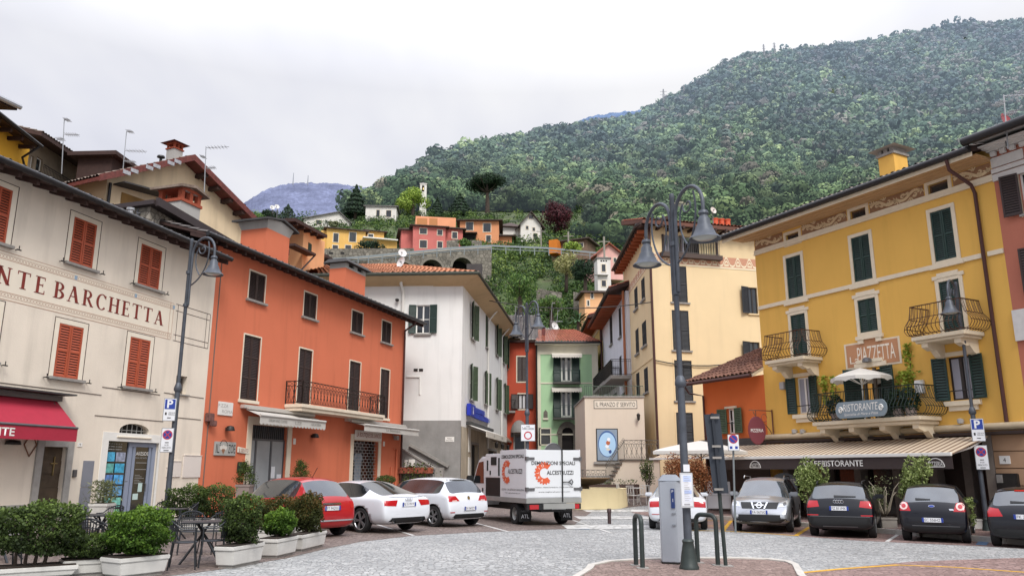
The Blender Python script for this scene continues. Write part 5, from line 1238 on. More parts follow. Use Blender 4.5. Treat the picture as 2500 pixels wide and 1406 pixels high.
mb.build('door_surround', AST, gh2)
mb = MB()
for k in range(n):
 A, B = PI*k/n, PI*(k+1)/n
 mb.face((m_-hw*math.cos(A), .005, zc+hw*math.sin(A)), (m_-hw*math.cos(B), .005, zc+hw*math.sin(B)), (m_-hw*math.cos(B), .005, d+.4), (m_-hw*math.cos(A), .005, d+.4))
mb.build('arch_masonry', GREENP, gh2)
surround(gh2, gw, .1, CRB, .03); louvre(gw[1]-gw[0], gw[3]-gw[2], 1, .06, X=XM((gw[0], .03, gw[2]))).build('shutter', BLACKSH, gh2)
a, b, c, d = f.rect(1327, 1337, 1006, 1020); MB().box(a, b, -.05, .0, c, d).prism([(a, d), (b, d), ((a+b)/2, d+.2)], -.05, 0).build('niche', AST, gh2); MB().box(a-.05, b+.05, -.1, 0, c-.15, c).build('niche_sill', CRB, gh2)
a, b, c, d = f.rect(1412, 1418, 1070, 1081); MB().box(a, b, -.12, 0, c, d).build('letter_box', IRON, gh2)
MB().box(-.1, f.L+.15, -.6, 0, ze, ze+.16).build('eaves', CRB, gh2); MB().tube([(-.1, -.68, ze+.16), (f.L+.2, -.68, ze+.16)], .09, 8).build('gutter', GUT, gh2, smooth=40)
ur_ = f.uz(1420, 808, -4)[0]
zrg = f.uz(1370, 806, -4.2)[1]; rr2 = tiles((-.1, -.65, ze+.2), (f.L+.2, -.65, ze+.2), (f.L-1.6, 4.2, zrg), (.3, 4.2, zrg), .25, .45, .07).build('roof', RTILE, gh2, smooth=35)
tiles((f.L+.2, -.65, ze+.2), (f.L+.2, 8, ze+.2), (f.L-1.6, 4.3, zrg), (f.L-1.6, 4.2, zrg), .25, .45, .07).build('roof_tiles', RTILE, rr2, smooth=35)
MB().tube([(.02, -.12, ze), (.02, -.12, zg)], .07, 8).build('downpipe', IRON, gh2, smooth=40)
u_, z_ = f.uz(1327, 815, -1.5); MB().box(u_-.15, u_+.15, 1.4, 1.7, z_-.6, z_+.5).build('roof_vent', REDM, rr2)
f2 = face_fac(1262, 1378, 72); gt = thing('grey_tiled_roof', 'grey stone tiled roof rising behind the red house', 'roof', f2.o, f2.rz)
z0, z1 = f2.uz(1300, 850)[1], f2.uz(1340, 786)[1]; rg = tiles((-.5, -.5, z0), (f2.L-1.0, -.5, z0), (f2.L, 3.5, z1), (1.2, 3.5, z1), .3, .4, .1).build('roof', tilemat('grey_slab_tiles', '6e6a64', '8f8b84'), gt, smooth=35); MB().box(0, f2.L-1, 0, 5, z0-6, z0-.1).build('wall', GREYP, gt)
# tall cream house right of the lane
CRM = plaster('pale_yellow_plaster', 'dfc8a0', .18, .03)
kx = ray(1604, 1149); kx = kx.x/kx.y; TC = (kx*44, 44); td = (.968, .251)
Ft = Fac(TC, (TC[0]+td[0]*13, TC[1]+td[1]*13))
Fl = Fac((TC[0]-.008*9.5, TC[1]+9.5), TC)
tb = thing('tall_cream_building', 'tall pale yellow house with blue-black shutters, painted frieze and red roof', 'building')
BANDP = mat('pinkish_frieze', 'c08e74', .9, var=.08, vs=6); FRW = mat('frieze_cream', 'e2d5b8', .9)
def frieze_rings(mb, u0, u1, z0, z1, y, n):
 for k in range(n):
  c = u0+(u1-u0)*(k+.5)/n; w_ = (u1-u0)/n; h = z1-z0
  P_ = [(c-w_*.5, z0+h*.12), (c-w_*.32, z0+h*.2), (c-w_*.2, z0+h*.55), (c-w_*.1, z0+h*.85), (c, z0+h*.95), (c+w_*.1, z0+h*.85), (c+w_*.2, z0+h*.55), (c+w_*.32, z0+h*.2), (c+w_*.5, z0+h*.12)]
  P2 = [(c-w_*.2, z0+h*.2), (c-w_*.1, z0+h*.5), (c, z0+h*.6), (c+w_*.1, z0+h*.5), (c+w_*.2, z0+h*.2)]
  for Q in (P_, P2+[P2[0]]):
   for (x0, za_), (x1, zb_2) in zip(Q, Q[1:]):
    t_ = .09*h; mb.face((x0, y, za_-t_), (x1, y, zb_2-t_), (x1, y, zb_2+t_), (x0, y, za_+t_))
def tall_front(p):
 sh = [Ft.rect(*q) for q in ((1639, 1677, 650, 738), (1641.5, 1682.5, 758, 855), (1647.5, 1690.3, 880, 978), (1652, 1693, 1007, 1100))]
 rw = [Ft.rect(*q) for q in ((1827, 1850, 702, 766), (1830, 1856, 835, 885))]
 log = Ft.rect(1617, 1750, 578, 622); zt = Ft.uz(1700, 560)[1]
 mb = MB(); wall(mb, 0, Ft.L, .3, zt, sh+rw+[log], .22); mb.face((Ft.L, 0, 0), (Ft.L, 9, 0), (Ft.L, 9, zt), (Ft.L, 0, zt)); mb.build('wall', CRM, p)
 for r in sh: surround(p, r, .08, CRM, .02, 'lrt'); closed(p, r, BLACKSH, 2); sill(p, r, STONE, .12, .1, .1)
 for r in rw: window(p, r, mat('dark_frame', '2a2422', .5), .1, 2); opened(p, r, BLACKSH, (165, 165), 1, .55, which='l'); sill(p, r, CRM, .1, .1, .08)
 z0, z1 = Ft.uz(1750, 651)[1], Ft.uz(1750, 627)[1]; MB().box(0, Ft.L, -.01, 0, z0, z1).build('frieze', BANDP, p)
 mb = MB(); frieze_rings(mb, 0, Ft.L, z0, z1, -.014, 17); mb.box(0, Ft.L, -.02, .0, z0-.1, z0-.0); mb.build('frieze_scroll', FRW, p)
 a, b, c, d = log; MB().box(a-.2, b+.15, -.35, 0, c-.28, c-.02).build('balcony', mat('brown_slab', '4a3c36', .7), p)
 MB().box(a, b, 2.2, 2.25, c, d).build('loggia_wall', mat('loggia_shade', '8a7866', .9), p); MB().box(a, b, .22, 2.2, c-.01, c).build('loggia_floor', STONE, p)
 railing([(a, -.28, 0), (b, -.28, 0)], c-.02, .95, 'bars', mat('grey_railing', '5a5552', .5), p)
 for x in (a+.02, a+(b-a)*.33, b-.02): MB().box(x-.05, x+.05, -.1, .02, c, d).build('post', BROWNSH, p)
 mb = MB()
 for k in range(7): x = b-.1-k*.16; mb.tube([(x, .12, c), (x, .1, d)], .06, 6)
 mb.build('curtain', mat('cream_curtain', 'd5c49b', .8), p); mb = MB()
 for k in range(9): x = a+.1+k*.16; mb.tube([(x, .12, c), (x, .1, d)], .06, 6)
 mb.build('curtain', mat('grey_curtain', '9b9ca8', .8), p)
 MB().box(a+(b-a)*.5, a+(b-a)*.62, .3, .9, c, c+.9).build('loggia_chair', IRON, p); MB().box(a+(b-a)*.68, a+(b-a)*.78, .3, .9, c, c+.9).build('loggia_chair', IRON, p)
 ze2 = Ft.uz(1780, 556, .9)[1]; REDR = mat('brown_roof_wood', '5f3a2c', .7, var=.2)
 r_ = MB().hexa([(-.6, -.7, zt-.12), (Ft.L, -.7, zt-.12), (Ft.L, 2.4, zt+.7), (-.6, 2.4, zt+.7)], [(-.6, -.7, zt+.1), (Ft.L, -.7, zt+.1), (Ft.L, 2.4, zt+.94), (-.6, 2.4, zt+.94)]).build('roof', REDR, p)
 tiles((-.6, -.7, zt+.11), (Ft.L, -.7, zt+.11), (Ft.L, 2.4, zt+.95), (-.6, 2.4, zt+.95)).build('roof_tiles', RTILE, r_, smooth=35)
 for k in range(20): x = -.8+k*(Ft.L+.6)/20; MB().box(x-.06, x+.06, -.85, 0, zt-.28, zt-.122).build('rafter', WOOD, r_)
 MB().tube([(.06, -.12, zt-.1), (.06, -.12, .6)], .07, 8).build('downpipe', mat('brown_pipe', '4a2a26', .45, metal=.2), p, smooth=40)
 a0 = Ft.uz(1745, 545, -2.2)[0]
 for k in range(3): MB().lathe([(.17, -.8), (.17, .55), (.2, .55), (.2, .62), (0, .62)], (a0+k*.42, 2.1, zt+.9), 12).build('chimney_pot', mat('orange_clay', 'c4532e', .6), r_, smooth=40)
adopt(Ft, tb, tall_front)
def tall_left(p):
 rr3 = [Fl.rect(*q) for q in ((1566, 1574.5, 678, 733), (1549, 1557, 701, 755), (1568, 1578.5, 784, 845), (1552, 1560, 802, 864), (1573, 1582.5, 897, 958), (1554, 1562, 909, 969))]
 zt = Ft.uz(1700, 560)[1]
 mb = MB(); wall(mb, 0, Fl.L, .5, zt, rr3, .2); mb.face((0, 0, 0), (0, 6, 0), (0, 6, zt), (0, 0, zt)); mb.build('wall', CRM, p)
 for r in rr3: closed(p, r, BLACKSH, 2); sill(p, r, STONE, .12, .12, .12)
 z0, z1 = Ft.uz(1620, 651)[1], Ft.uz(1620, 629)[1]; MB().box(0, Fl.L, -.01, 0, z0, z1).build('frieze', BANDP, p); mb = MB(); frieze_rings(mb, 0, Fl.L, z0, z1, -.014, 11); mb.build('frieze_scroll', FRW, p)
 z_ = Fl.uz(1570, 890)[1]; MB().box(0, Fl.L, -.04, 0, z_-.06, z_+.06).build('string_course', CRM, p)
 r_ = MB().hexa([(-.4, -.65, zt-.3), (Fl.L+.55, -.65, zt-.3), (Fl.L+.55, 1.4, zt+.3), (-.4, 1.4, zt+.3)], [(-.4, -.65, zt-.1), (Fl.L+.55, -.65, zt-.1), (Fl.L+.55, 1.4, zt+.5), (-.4, 1.4, zt+.5)]).build('roof', WOOD, p)
 for k in range(14): x = -.3+k*(Fl.L+1)/14; MB().box(x-.07, x+.07, -.6, 0, zt-.48, zt-.302).build('rafter', mat('orange_wood', 'a0522f', .7, var=.1), r_)
 MB().tube([(-.5, -.72, zt-.15), (Fl.L+.6, -.72, zt-.15)], .09, 8).build('gutter', GUT, r_, smooth=40)
adopt(Fl, tb, tall_left)
kq = ray(1536, 1149);
def lane_house(name, label, xl, xr, Xp, m, ztop_px, wins, rec=0):
 ya = Xp/(ray(xl, 1149).x/ray(xl, 1149).y); yb = Xp/(ray(xr, 1149).x/ray(xr, 1149).y)
 f = Fac((Xp, ya), (Xp, yb)); t = thing(name, label, 'house', f.o, f.rz)
 zt = f.uz((xl+xr)/2, ztop_px)[1]; rs2 = [f.rect(*q) for q in wins]
 mb = MB(); wall(mb, 0, f.L, .5, zt, rs2, .18); mb.face((0, 0, 0), (0, 6, 0), (0, 6, zt), (0, 0, zt)); mb.face((f.L, 0, 0), (f.L, 6, 0), (f.L, 6, zt), (f.L, 0, zt)); mb.build('wall', m, t)
 for r in rs2: closed(t, r, BLACKSH, 2); sill(t, r, STONE, .1, .12, .1)
 r_ = MB().hexa([(-.3, -1.1, zt-.1), (f.L+.3, -1.1, zt-.1), (f.L+.3, 5, zt+1.9), (-.3, 5, zt+1.9)], [(-.3, -1.1, zt+.14), (f.L+.3, -1.1, zt+.14), (f.L+.3, 5, zt+2.1), (-.3, 5, zt+2.1)]).build('roof', WOOD, t)
 tiles((-.3, -1.1, zt+.14), (f.L+.3, -1.1, zt+.14), (f.L+.3, 5, zt+2.1), (-.3, 5, zt+2.1), .3, .5, .07).build('roof_tiles', RTILE, r_, smooth=35)
 MB().tube([(-.3, -1.18, zt), (f.L+.3, -1.18, zt)], .09, 8).build('gutter', GUT, r_, smooth=40)
 for k in range(int(f.L/.6)): x = .2+k*.6; MB().box(x-.06, x+.06, -1.05, 0, zt-.26, zt-.102).build('rafter', mat('orange_wood', 'a0522f', .7, var=.1), r_)
 return f, t, zt
f, t, zt = lane_house('white_lane_house', 'narrow white house with black shutters and long balcony in the lane', 1480, 1541, 7.55, plaster('lilac_white_plaster', 'd6d7de', .25, .03), 735, [(1489, 1495, 770, 842), (1511, 1517, 750, 824), (1490, 1496, 880, 930), (1513, 1518, 868, 925), (1496, 1506, 960, 990), (1520, 1526, 958, 990)])
MB().tube([(f.L-.1, -.15, zt), (f.L-.1, -.15, 2)], .09, 8).build('downpipe', mat('copper_pipe', 'a0623f', .5), t, smooth=40); MB().tube([(.1, -.15, zt), (.1, -.15, 2)], .08, 8).build('downpipe', mat('brown_pipe', '4a2a26', .45, metal=.2), t, smooth=40)
for xa, xb, zv, hv, wd in ((1462, 1512, 925, 880, 1.1), (1500, 1541, 905, 858, 1.3)):
 a, b = f.uz(xa+18, zv)[0], f.uz(xb, zv)[0]; z_ = f.uz((xa+xb)/2+6, zv, .8)[1]
 o = MB().box(a, b, -wd, 0, z_-.12, z_+.1).build('balcony', STONE, t); railing([(a, -.02, 0), (a, -wd+.05, 0), (b, -wd+.05, 0), (b, -.02, 0)], z_+.1, 1.0, 'bars', IRON, o)
f, t, zt = lane_house('yellow_lane_house', 'pale yellow house with black shutters at the far end of the lane', 1429, 1479, 7.6, plaster('yellow_cream_plaster', 'e2c987', .2, .03), 800, [(1464, 1471, 790, 832), (1465, 1471.5, 860, 897)])
z_ = f.uz(1455, 815)[1]; MB().box(0, f.L, -.05, 0, z_-.1, z_+.1).build('string_course', FRW, t); MB().box(0, f.L, -.03, 0, z_+.1, zt).build('frieze', mat('peach_band', 'd3a277', .9), t)
f = face_fac(1431, 1578, 43.2); pb_ = thing('taupe_building', 'low taupe plastered dining room building with oval painted panel and outside stairs', 'building', f.o, f.rz)
TAUPE = plaster('taupe_plaster', 'd2c5b4', .2, .03); zt = f.uz(1500, 970)[1]; pn = f.rect(1458, 1507, 1048, 1123)
mb = MB(); mb.box(0, f.L, 0, 7, .3, zt); mb.build('wall', TAUPE, pb_); MB().box(-.06, f.L+.04, -.06, 7, zt, zt+.08).build('coping', STONE, pb_)
MB().box(0, f.L, -.03, 0, .3, f.uz(1500, 1160)[1]).build('plinth', mat('pale_stone_plinth', '9a9690', .9, var=.15, vs=4), pb_)
a, b, c, d = pn; MB().box(a-.05, b+.05, -.03, 0, c-.05, d+.05).build('panel_frame', IRON, pb_); o = MB().box(a, b, -.045, -.03, c, d).build('painted_panel', mat('panel_blue_grey', '8696a6', .6, var=.1, vs=3), pb_)
MB().box(a-.2, b+.2, -.12, 0, c-.2, c-.07).build('sill', STONE, pb_)
m_ = (a+b)/2; zc = (c+d)/2
MB().disc((m_, -.048, zc+.05), (b-a)*.46, 28, 'y', (d-c)*.43).build('oval_rim', mat('panel_dark_blue', '3d5f96', .6), o); MB().disc((m_, -.051, zc+.02), (b-a)*.42, 28, 'y', (d-c)*.39).build('oval', mat('panel_pale_blue', 'a8cbe8', .6), o)
for dx_, dz_, rx, rz_, c_ in ((.08, .28, .09, .1, 'e8ecf2'), (.04, .1, .11, .12, 'b3643f'), (-.02, -.08, .1, .1, 'e8ecf2'), (.04, -.24, .12, .06, 'd9d2c0'), (.14, -.36, .08, .1, '2f4a8a')): MB().disc((m_+dx_, -.054-dz_*.001, zc+dz_), rx, 12, 'y', rz_).build('painted_shape', mat('paint_'+c_, c_, .7), o)
a, b, c, d = f.rect(1451, 1554, 978, 996); o = MB().box(a, b, -.02, 0, c, d).build('name_board', mat('sign_cream', 'd9cfbf', .7), pb_); MB().box(a-.03, b+.03, -.01, 0, c-.03, d+.03).build('name_frame', IRON, pb_)
text("IL PRANZO E' SERVITO", BLKL, o, XM(((a+b)/2, -.024, (c+d)/2)), w=(b-a)*.93, h=(d-c)*.62)
u_, z_ = f.uz(1557, 1018); MB().lathe([(.03, .2), (.1, .12), (.07, -.15), (0, -.2)], (u_, -.25, z_), 6).bar((u_, -.25, z_-.15), (u_, 0, z_-.2), .03).build('lantern', IRON, pb_)
railing([(0, .1, 0), (f.L, .1, 0)], zt+.08, .55, 'bars', mat('thin_green_rail', '4b5a4d', .5), pb_)
sx0, sx1 = f.uz(1480, 1170, 1.6)[0], f.uz(1566, 1085, 1.6)[0]; sz0, sz1 = .75, f.uz(1566, 1120, 1.6)[1]
n = 8; mb = MB(); mt = MB()
for k in range(n):
 x0 = sx0+(sx1-.9-sx0)*k/n; x1 = sx0+(sx1-.9-sx0)*(k+1)/n; z1 = sz0+(sz1-sz0)*(k+1)/n
 mb.box(x0, x1, -1.55, -.35, .3, z1-.06); MB().box(x0-.06, x1, -1.65, -.3, z1-.058, z1).build('step', mat('dark_step_stone', '5d5852', .8, var=.15), pb_)
mb.box(sx1-.9, sx1+.9, -1.55, -.06, .3, sz1-.06); mb.build('stairs', TAUPE, pb_); MB().box(sx1-.9, sx1+1, -1.65, -.06, sz1-.058, sz1).build('landing', mat('dark_step_stone', '5d5852', .8, var=.15), pb_)
WR = mat('wrought_iron_grey', '6a655e', .5, metal=.3)
mb = MB(); P0, P1 = Vector((sx0, -1.58, sz0+.2)), Vector((sx1-.9, -1.58, sz1)); m = 16
for k in range(m+1):
 q_ = P0.lerp(P1, k/m); mb.bar(q_, q_+Vector((0, 0, .85)), .018)
mb.bar(P0+Vector((0, 0, .88)), P1+Vector((0, 0, .88)), .04)
for k in range(m): q_ = P0.lerp(P1, (k+.5)/m); mb.tube([q_+Vector((.06*math.cos(t_), 0, 1.0+.09*math.sin(t_))) for t_ in np.linspace(0, 6.28, 9)[:-1]], .01, 4, True)
mb.build('railing', WR, pb_); railing([(sx1-.9, -1.58, 0), (sx1+.9, -1.58, 0)], sz1, .95, 'diamond', WR, pb_); railing([(sx0-2.4, -1.58, 0), (sx0, -1.58, 0)], .85, .9, 'diamond', WR, pb_)
MB().box(sx0-2.4, sx0, -1.66, -1.5, .2, .85).build('low_wall', mat('pale_stone_plinth', '9a9690', .9, var=.15, vs=4), pb_)
# yellow restaurant building on the right
YB = plaster('warm_yellow_plaster', 'dcad58', .26, .025); PINKP = plaster('dusty_pink_plaster', 'b4705c', .2, .04)
TRIM = mat('ivory_trim', 'd9cbb2', .8, var=.05, vs=4, bump=.15, bs=50); FRZ = mat('brown_frieze', '8d6a4e', .9, var=.12, vs=10); LEAFP = mat('frieze_leaf', 'd2bb96', .9)
kx = ray(1881, 1149); kx = kx.x/kx.y; YC = (kx*33.0, 33.0); yd = (.476, -.879)
kE = ray(2529, 1149); kE = kE.x/kE.y; sY = (kE*YC[1]-YC[0])/(yd[0]-kE*yd[1])
Fy = Fac(YC, (YC[0]+yd[0]*sY, YC[1]+yd[1]*sY))
yb = thing('yellow_building', 'warm yellow restaurant building with dark green shutters, painted leaf frieze and belly balconies', 'building', Fy.o, Fy.rz)
A1, A2, A3 = [Fy.rect(*q) for q in ((1922, 1959, 625.4, 727.6), (2082.4, 2127.3, 574.6, 685.5), (2277, 2330.3, 510.7, 635.6))]
B1, B2, B3 = [Fy.rect(*q) for q in ((1934, 1970, 766.5, 875), (2097.2, 2141.6, 729, 810), (2299, 2350, 683, 816))]
C1, C2, C3 = [Fy.rect(*q) for q in ((1945.7, 1980.6, 920, 1009), (2109, 2158, 897, 1023), (2316.6, 2375, 869, 976))]
V_ = [Fy.rect(*q) for q in ((1919, 1951, 570, 592), (2076, 2115, 511, 538), (2265.6, 2316.4, 445, 474))]
zcor = Fy.uz(1871, 1067)[1]; zfb = (Fy.uz(1850, 618)[1]+Fy.uz(2422, 426.6)[1])/2; zst_ = (Fy.uz(1848, 758)[1]+Fy.uz(2450, 604.6)[1])/2
zgr = G(YC[0]+2, YC[1]-4)
zev = (Fy.uz(1850, 561.6, 1.0)[1]+Fy.uz(2365, 371, 1.0)[1])/2
mb = MB(); wall(mb, 0, Fy.L, zcor, zev+.35, [A1, A2, A3, B1, B2, B3, C1, C2, C3]+V_, .22); shell(mb, Fy.L, 9, -.5, zev+.35); mb.build('wall', YB, yb)
for r in (A1, A2, A3, B1, B2, B3):
 tall = r in (B1, B2, B3)
 surround(yb, r, .13, TRIM, .035, 'lrt' if tall and r is not B2 else 'lrtb'); closed(yb, r, GREENSH, 2)
 if tall: MB().box(r[0]-.2, r[0]-.02, -.05, 0, r[3]+.10, r[3]+.22).box(r[1]+.02, r[1]+.2, -.05, 0, r[3]+.10, r[3]+.22).box(r[0]-.02, r[1]+.02, -.05, 0, r[3]+.13, r[3]+.3).build('window_cornice', TRIM, yb)
a, b, c, d = B2; MB().box(a-.18, b+.18, -.1, 0, c-.26, c-.13).box(a-.12, a+.12, -.08, 0, c-.4, c-.262).box(b-.12, b+.12, -.08, 0, c-.4, c-.262).build('sill', TRIM, yb)
for r in (A1, A2, A3): MB().box(r[0]-.22, r[1]+.22, -.09, 0, r[2]-.25, r[2]-.132).build('sill', TRIM, yb)
DKF = mat('dark_frame', '2a2422', .5)
for r in (C1, C3):
 window(yb, r, WHITE if r is C1 else DKF, .12, 2, 0, curtain=mat('grey_curtain', '9b9ca8', .8)); opened(yb, r, GREENSH, (168, 172), 1, (r[1]-r[0])*.58, pitch=.09)
 a, b, c, d = r; MB().box(a-.1, b+.1, -.05, 0, d+.02, d+.16).build('lintel', TRIM, yb); MB().box(a-.2, b+.2, -.14, .02, c-.18, c-.03).box(a-.08, b+.08, -.08, .02, c-.34, c-.182).build('sill', TRIM, yb)
 MB().tube([(a, -.02, c+.3), (b, -.02, c+.3)], .02, 6).build('safety_bar', IRON, yb)
a, b, c, d = C2; MB().box(a, b, .5, .55, c, d).build('window', DARK, yb); MB().box(a, a+.08, .05, .15, c, d).box(a+.42, a+.52, .03, .12, c, d).build('door_frame', mat('grey_wood', '6d655c', .7), yb)
opened(yb, C2, GREENSH, (150, 165), 1, .62, pitch=.09); MB().box(a-.25, b+.25, -.07, 0, d+.03, d+.2).box(a-.12, b+.12, -.09, 0, d+.202, d+.32).build('lintel', TRIM, yb)
MB().lathe([(.0, .08), (.14, .03), (.16, -.1), (0, -.12)], ((a+b)/2, -.2, d+.3), 10).build('wall_lamp', GREYM, yb)
for r in V_:
 window(yb, r, mat('brown_wood_frame', '5a4334', .6), .1, 1); surround(yb, r, .12, TRIM, .03)
zft = zev+.02
xs_ = [0]+[x for r in V_ for x in (r[0]-.13, r[1]+.13)]+[Fy.L]
MB().box(0, Fy.L, -.06, 0, zfb-.1, zfb+.06).box(0, Fy.L, -.09, 0, zfb-.16, zfb-.102).build('string_course', TRIM, yb)
zf0, zf1 = zfb+.08, V_[1][3]+.1
for a, b in zip(xs_[::2], xs_[1::2]):
 o = MB().box(a+.04, b-.04, -.012, 0, zf0, zf1).build('frieze', FRZ, yb)
 mb = MB(); n = max(1, round((b-a)/1.3)); h = zf1-zf0; y = -.016
 def stroke(pts, w0, w1):
  m = len(pts)
  for i in range(m-1):
   p_, q_ = Vector((pts[i][0], 0, pts[i][1])), Vector((pts[i+1][0], 0, pts[i+1][1])); d_ = (q_-p_).normalized(); nn = Vector((-d_.z, 0, d_.x))
   wa, wb2 = w0+(w1-w0)*i/(m-1), w0+(w1-w0)*(i+1)/(m-1)
   mb.face(*[(v_.x, y, v_.z) for v_ in (p_-nn*wa, q_-nn*wb2, q_+nn*wb2, p_+nn*wa)])
 for k in range(n):
  x0 = a+.08+(b-a-.16)*k/n; w_ = (b-a-.16)/n; fl = 1 if k % 2 == 0 else -1; zc = (zf0+zf1)/2
  T_ = np.linspace(0, 1, 14)
  stroke([(x0+w_*t_, zc+fl*h*.3*math.sin(2*PI*t_)) for t_ in T_], .05, .05)
  for cx_, sg_ in ((.27, 1), (.73, -1)):
   stroke([(x0+w_*cx_+h*.22*(1-t_*.75)*math.cos(5.5*t_+(.5 if sg_ > 0 else 3.6)), zc-sg_*fl*h*.04+h*.22*(1-t_*.75)*math.sin(5.5*t_+(.5 if sg_ > 0 else 3.6))) for t_ in T_], .045, .02)
  for cx_, dz_ in ((.06, .2), (.45, -.28), (.55, .28), (.95, -.2)):
   q = (x0+w_*cx_, zc+fl*h*dz_)
   for ang in (.6, 1.5, 2.4): stroke([q, (q[0]+.09*math.cos(ang), q[1]+.09*math.sin(ang)*fl), (q[0]+.17*math.cos(ang+.3), q[1]+.17*math.sin(ang+.3)*fl)], .035, .01)
 mb.build('frieze_scroll', LEAFP, o)
SOFY = mat('beige_soffit', 'b8946a', .85, var=.06)
for k in range(4): MB().box(-.05-.2*k, Fy.L, -.12-.22*k, -.001, zf1+.02+k*(zev-zf1)/4, zf1+.02+(k+1)*(zev-zf1)/4).build('cornice', SOFY, yb)
MB().box(-.9, Fy.L, -1.0, -.98, zev-.1, zev+.06).build('eaves_board', TRIM, yb)
r_ = MB().hexa([(-.95, -1.0, zev+.04), (Fy.L, -1.0, zev+.04), (Fy.L, 5, zev+1.9), (-.95, 5, zev+1.9)], [(-.95, -1.0, zev+.2), (Fy.L, -1.0, zev+.2), (Fy.L, 5, zev+2.1), (-.95, 5, zev+2.1)]).build('roof', WOOD, yb)
tiles((-.95, -1.02, zev+.2), (Fy.L, -1.02, zev+.2), (Fy.L, 5, zev+2.1), (-.95, 5, zev+2.1)).build('roof_tiles', GTILE, r_, smooth=35)
MB().tube([(-1.0, -1.1, zev+.12), (Fy.L+.0, -1.1, zev+.12)], .11, 10).build('gutter', GUT, r_, smooth=40)
udp = Fy.uz(2378.8, 431)[0]; BP = mat('brown_pipe', '4a2a26', .45, metal=.2)
MB().tube([(udp-.2, -1.1, zev+.1), (udp-.2, -1.0, zev-.3), (udp, -.25, zev-.75), (udp, -.1, zev-1.0), (udp, -.1, zcor+.1)], .06, 8).build('downpipe', BP, yb, smooth=40)
a, b = Fy.uz(2145, 400, -1.2)[0], Fy.uz(2184, 400, -1.2)[0]; z0, z1 = Fy.uz(2165, 430, -1.2)[1]-1, Fy.uz(2165, 380, -1.2)[1]; z2 = Fy.uz(2165, 364, -1.2)[1]
o = MB().box(a, b, 1.2, 2.0, z0, z1).build('chimney', YB, r_)
mb = MB().box(a-.06, b+.06, 1.14, 2.06, z1, z1+.1)
for x in (a, (a+b)/2-.08, b-.16): mb.box(x, x+.16, 1.2, 2.0, z1+.1, z1+.28)
mb.build('chimney_cap', STONE, o); MB().hexa([(a-.25, .95, z1+.28), (b+.25, .95, z1+.28), (b+.25, 2.25, z1+.28), (a-.25, 2.25, z1+.28)], [(a-.05, 1.2, z2+.1), (b+.05, 1.2, z2+.1), (b+.05, 2.0, z2+.1), (a-.05, 2.0, z2+.1)]).build('chimney_cover', GREYP, o)
MB().box(0, udp-.1, -.06, -.001, zst_-.09, zst_+.06).box(udp+.1, Fy.L, -.06, -.001, zst_-.09, zst_+.06).build('string_course', TRIM, yb)
def bracket(p, x, z, out, w=.22):
 MB().prism([(-.0, z), (-out*.85, z), (-out*.85, z-.14), (-out*.6, z-.24), (-out*.45, z-.2), (-out*.25, z-.42), (0, z-.5)], x-w/2, x+w/2, 'x').build('bracket', TRIM, p)
RUSTI = mat('rusty_brown_iron', '4d3427', .55, metal=.3, var=.25, vs=8)
for r, x0, x1 in ((B1, 1858, 2014), (B3, 2216, 2412)):
 c = r[2]-.1; out = 1.05
 a = Fy.uz(x0+8, 880 if r is B1 else 830, out)[0]; b = Fy.uz(x1, 872 if r is B1 else 815)[0]-.1
 o = MB().box(a, b, -out, 0, c-.12, c+.02).box(a+.08, b-.08, -out+.08, 0, c-.2, c-.122).build('balcony', TRIM, yb, bevel=.02)
 railing([(a+.05, -.02, 0), (a+.05, -out+.06, 0), (b-.05, -out+.06, 0), (b-.05, -.02, 0)], c+.03, 1.0, 'belly', RUSTI, o, belly=.3)
 for x in (a+.35, b-.35): bracket(o, x, c-.2, out)
out = 1.15; a = Fy.uz(1983, 1042, out)[0]; b = Fy.uz(2300, 1020)[0]; c = C2[2]-.05
cba = MB().box(a, b, -out, 0, c-.14, c+.0).box(a+.1, b-.1, -out+.1, 0, c-.26, c-.142).build('balcony', TRIM, yb, bevel=.02)
DGI = mat('dark_green_iron', '1b2a26', .5, metal=.2)
railing([(a+.05, -.02, 0), (a+.05, -out+.06, 0), (b-.05, -out+.06, 0), (b-.05, -.02, 0)], c+.01, 1.0, 'belly', DGI, cba, belly=.3)
for k in range(4): bracket(cba, a+.3+(b-a-.6)*k/3, c-.26, out)
BALC = (a, b, c, out)
u0, u1 = Fy.uz(2041, 1000, out+.35)[0], Fy.uz(2166, 990, out+.35)[0]; zc = Fy.uz(2103, 998, out+.35)[1]; h = .3
P_ = [(u0+.25+.25*math.cos(t_), zc+h*math.sin(t_)) for t_ in np.linspace(PI*.62, PI*1.38, 9)]+[(u1-.25-.25*math.cos(t_), zc+h*math.sin(t_)) for t_ in np.linspace(PI*1.38, PI*.62, 9)]
o = MB().prism(P_, -out-.38, -out-.34).build('restaurant_board', mat('grey_blue_board', '7c8a92', .45, var=.06), yb)
text('RISTORANTE', WHITE, o, XM(((u0+u1)/2, -out-.386, zc+.07)), w=(u1-u0)*.68, h=.25, shear=.15); text('Specialita di Mare e Pizza', WHITE, o, XM(((u0+u1)/2, -out-.386, zc-.17)), w=(u1-u0)*.66, h=.11, shear=.3)
for x in (u0+.22, u1-.22): MB().tube([(x+.09*math.cos(t_)*(1-t_/14), -out-.39, zc+.12*math.sin(t_)*(1-t_/14)) for t_ in np.linspace(0, 11, 24)], .018, 4).build('board_emblem', WHITE, o)
u0, u1 = Fy.uz(2067, 860)[0], Fy.uz(2194, 850)[0]; zc = Fy.uz(2130, 858)[1]; h = .48
o = MB().box(u0-.08, u1+.08, -.015, 0, zc-h-.07, zc+h*.72+.06).box(u0+(u1-u0)*.3, u1-(u1-u0)*.3, -.0152, 0, zc+h*.72+.06, zc+h+.08).build('painted_sign', TRIM, yb)
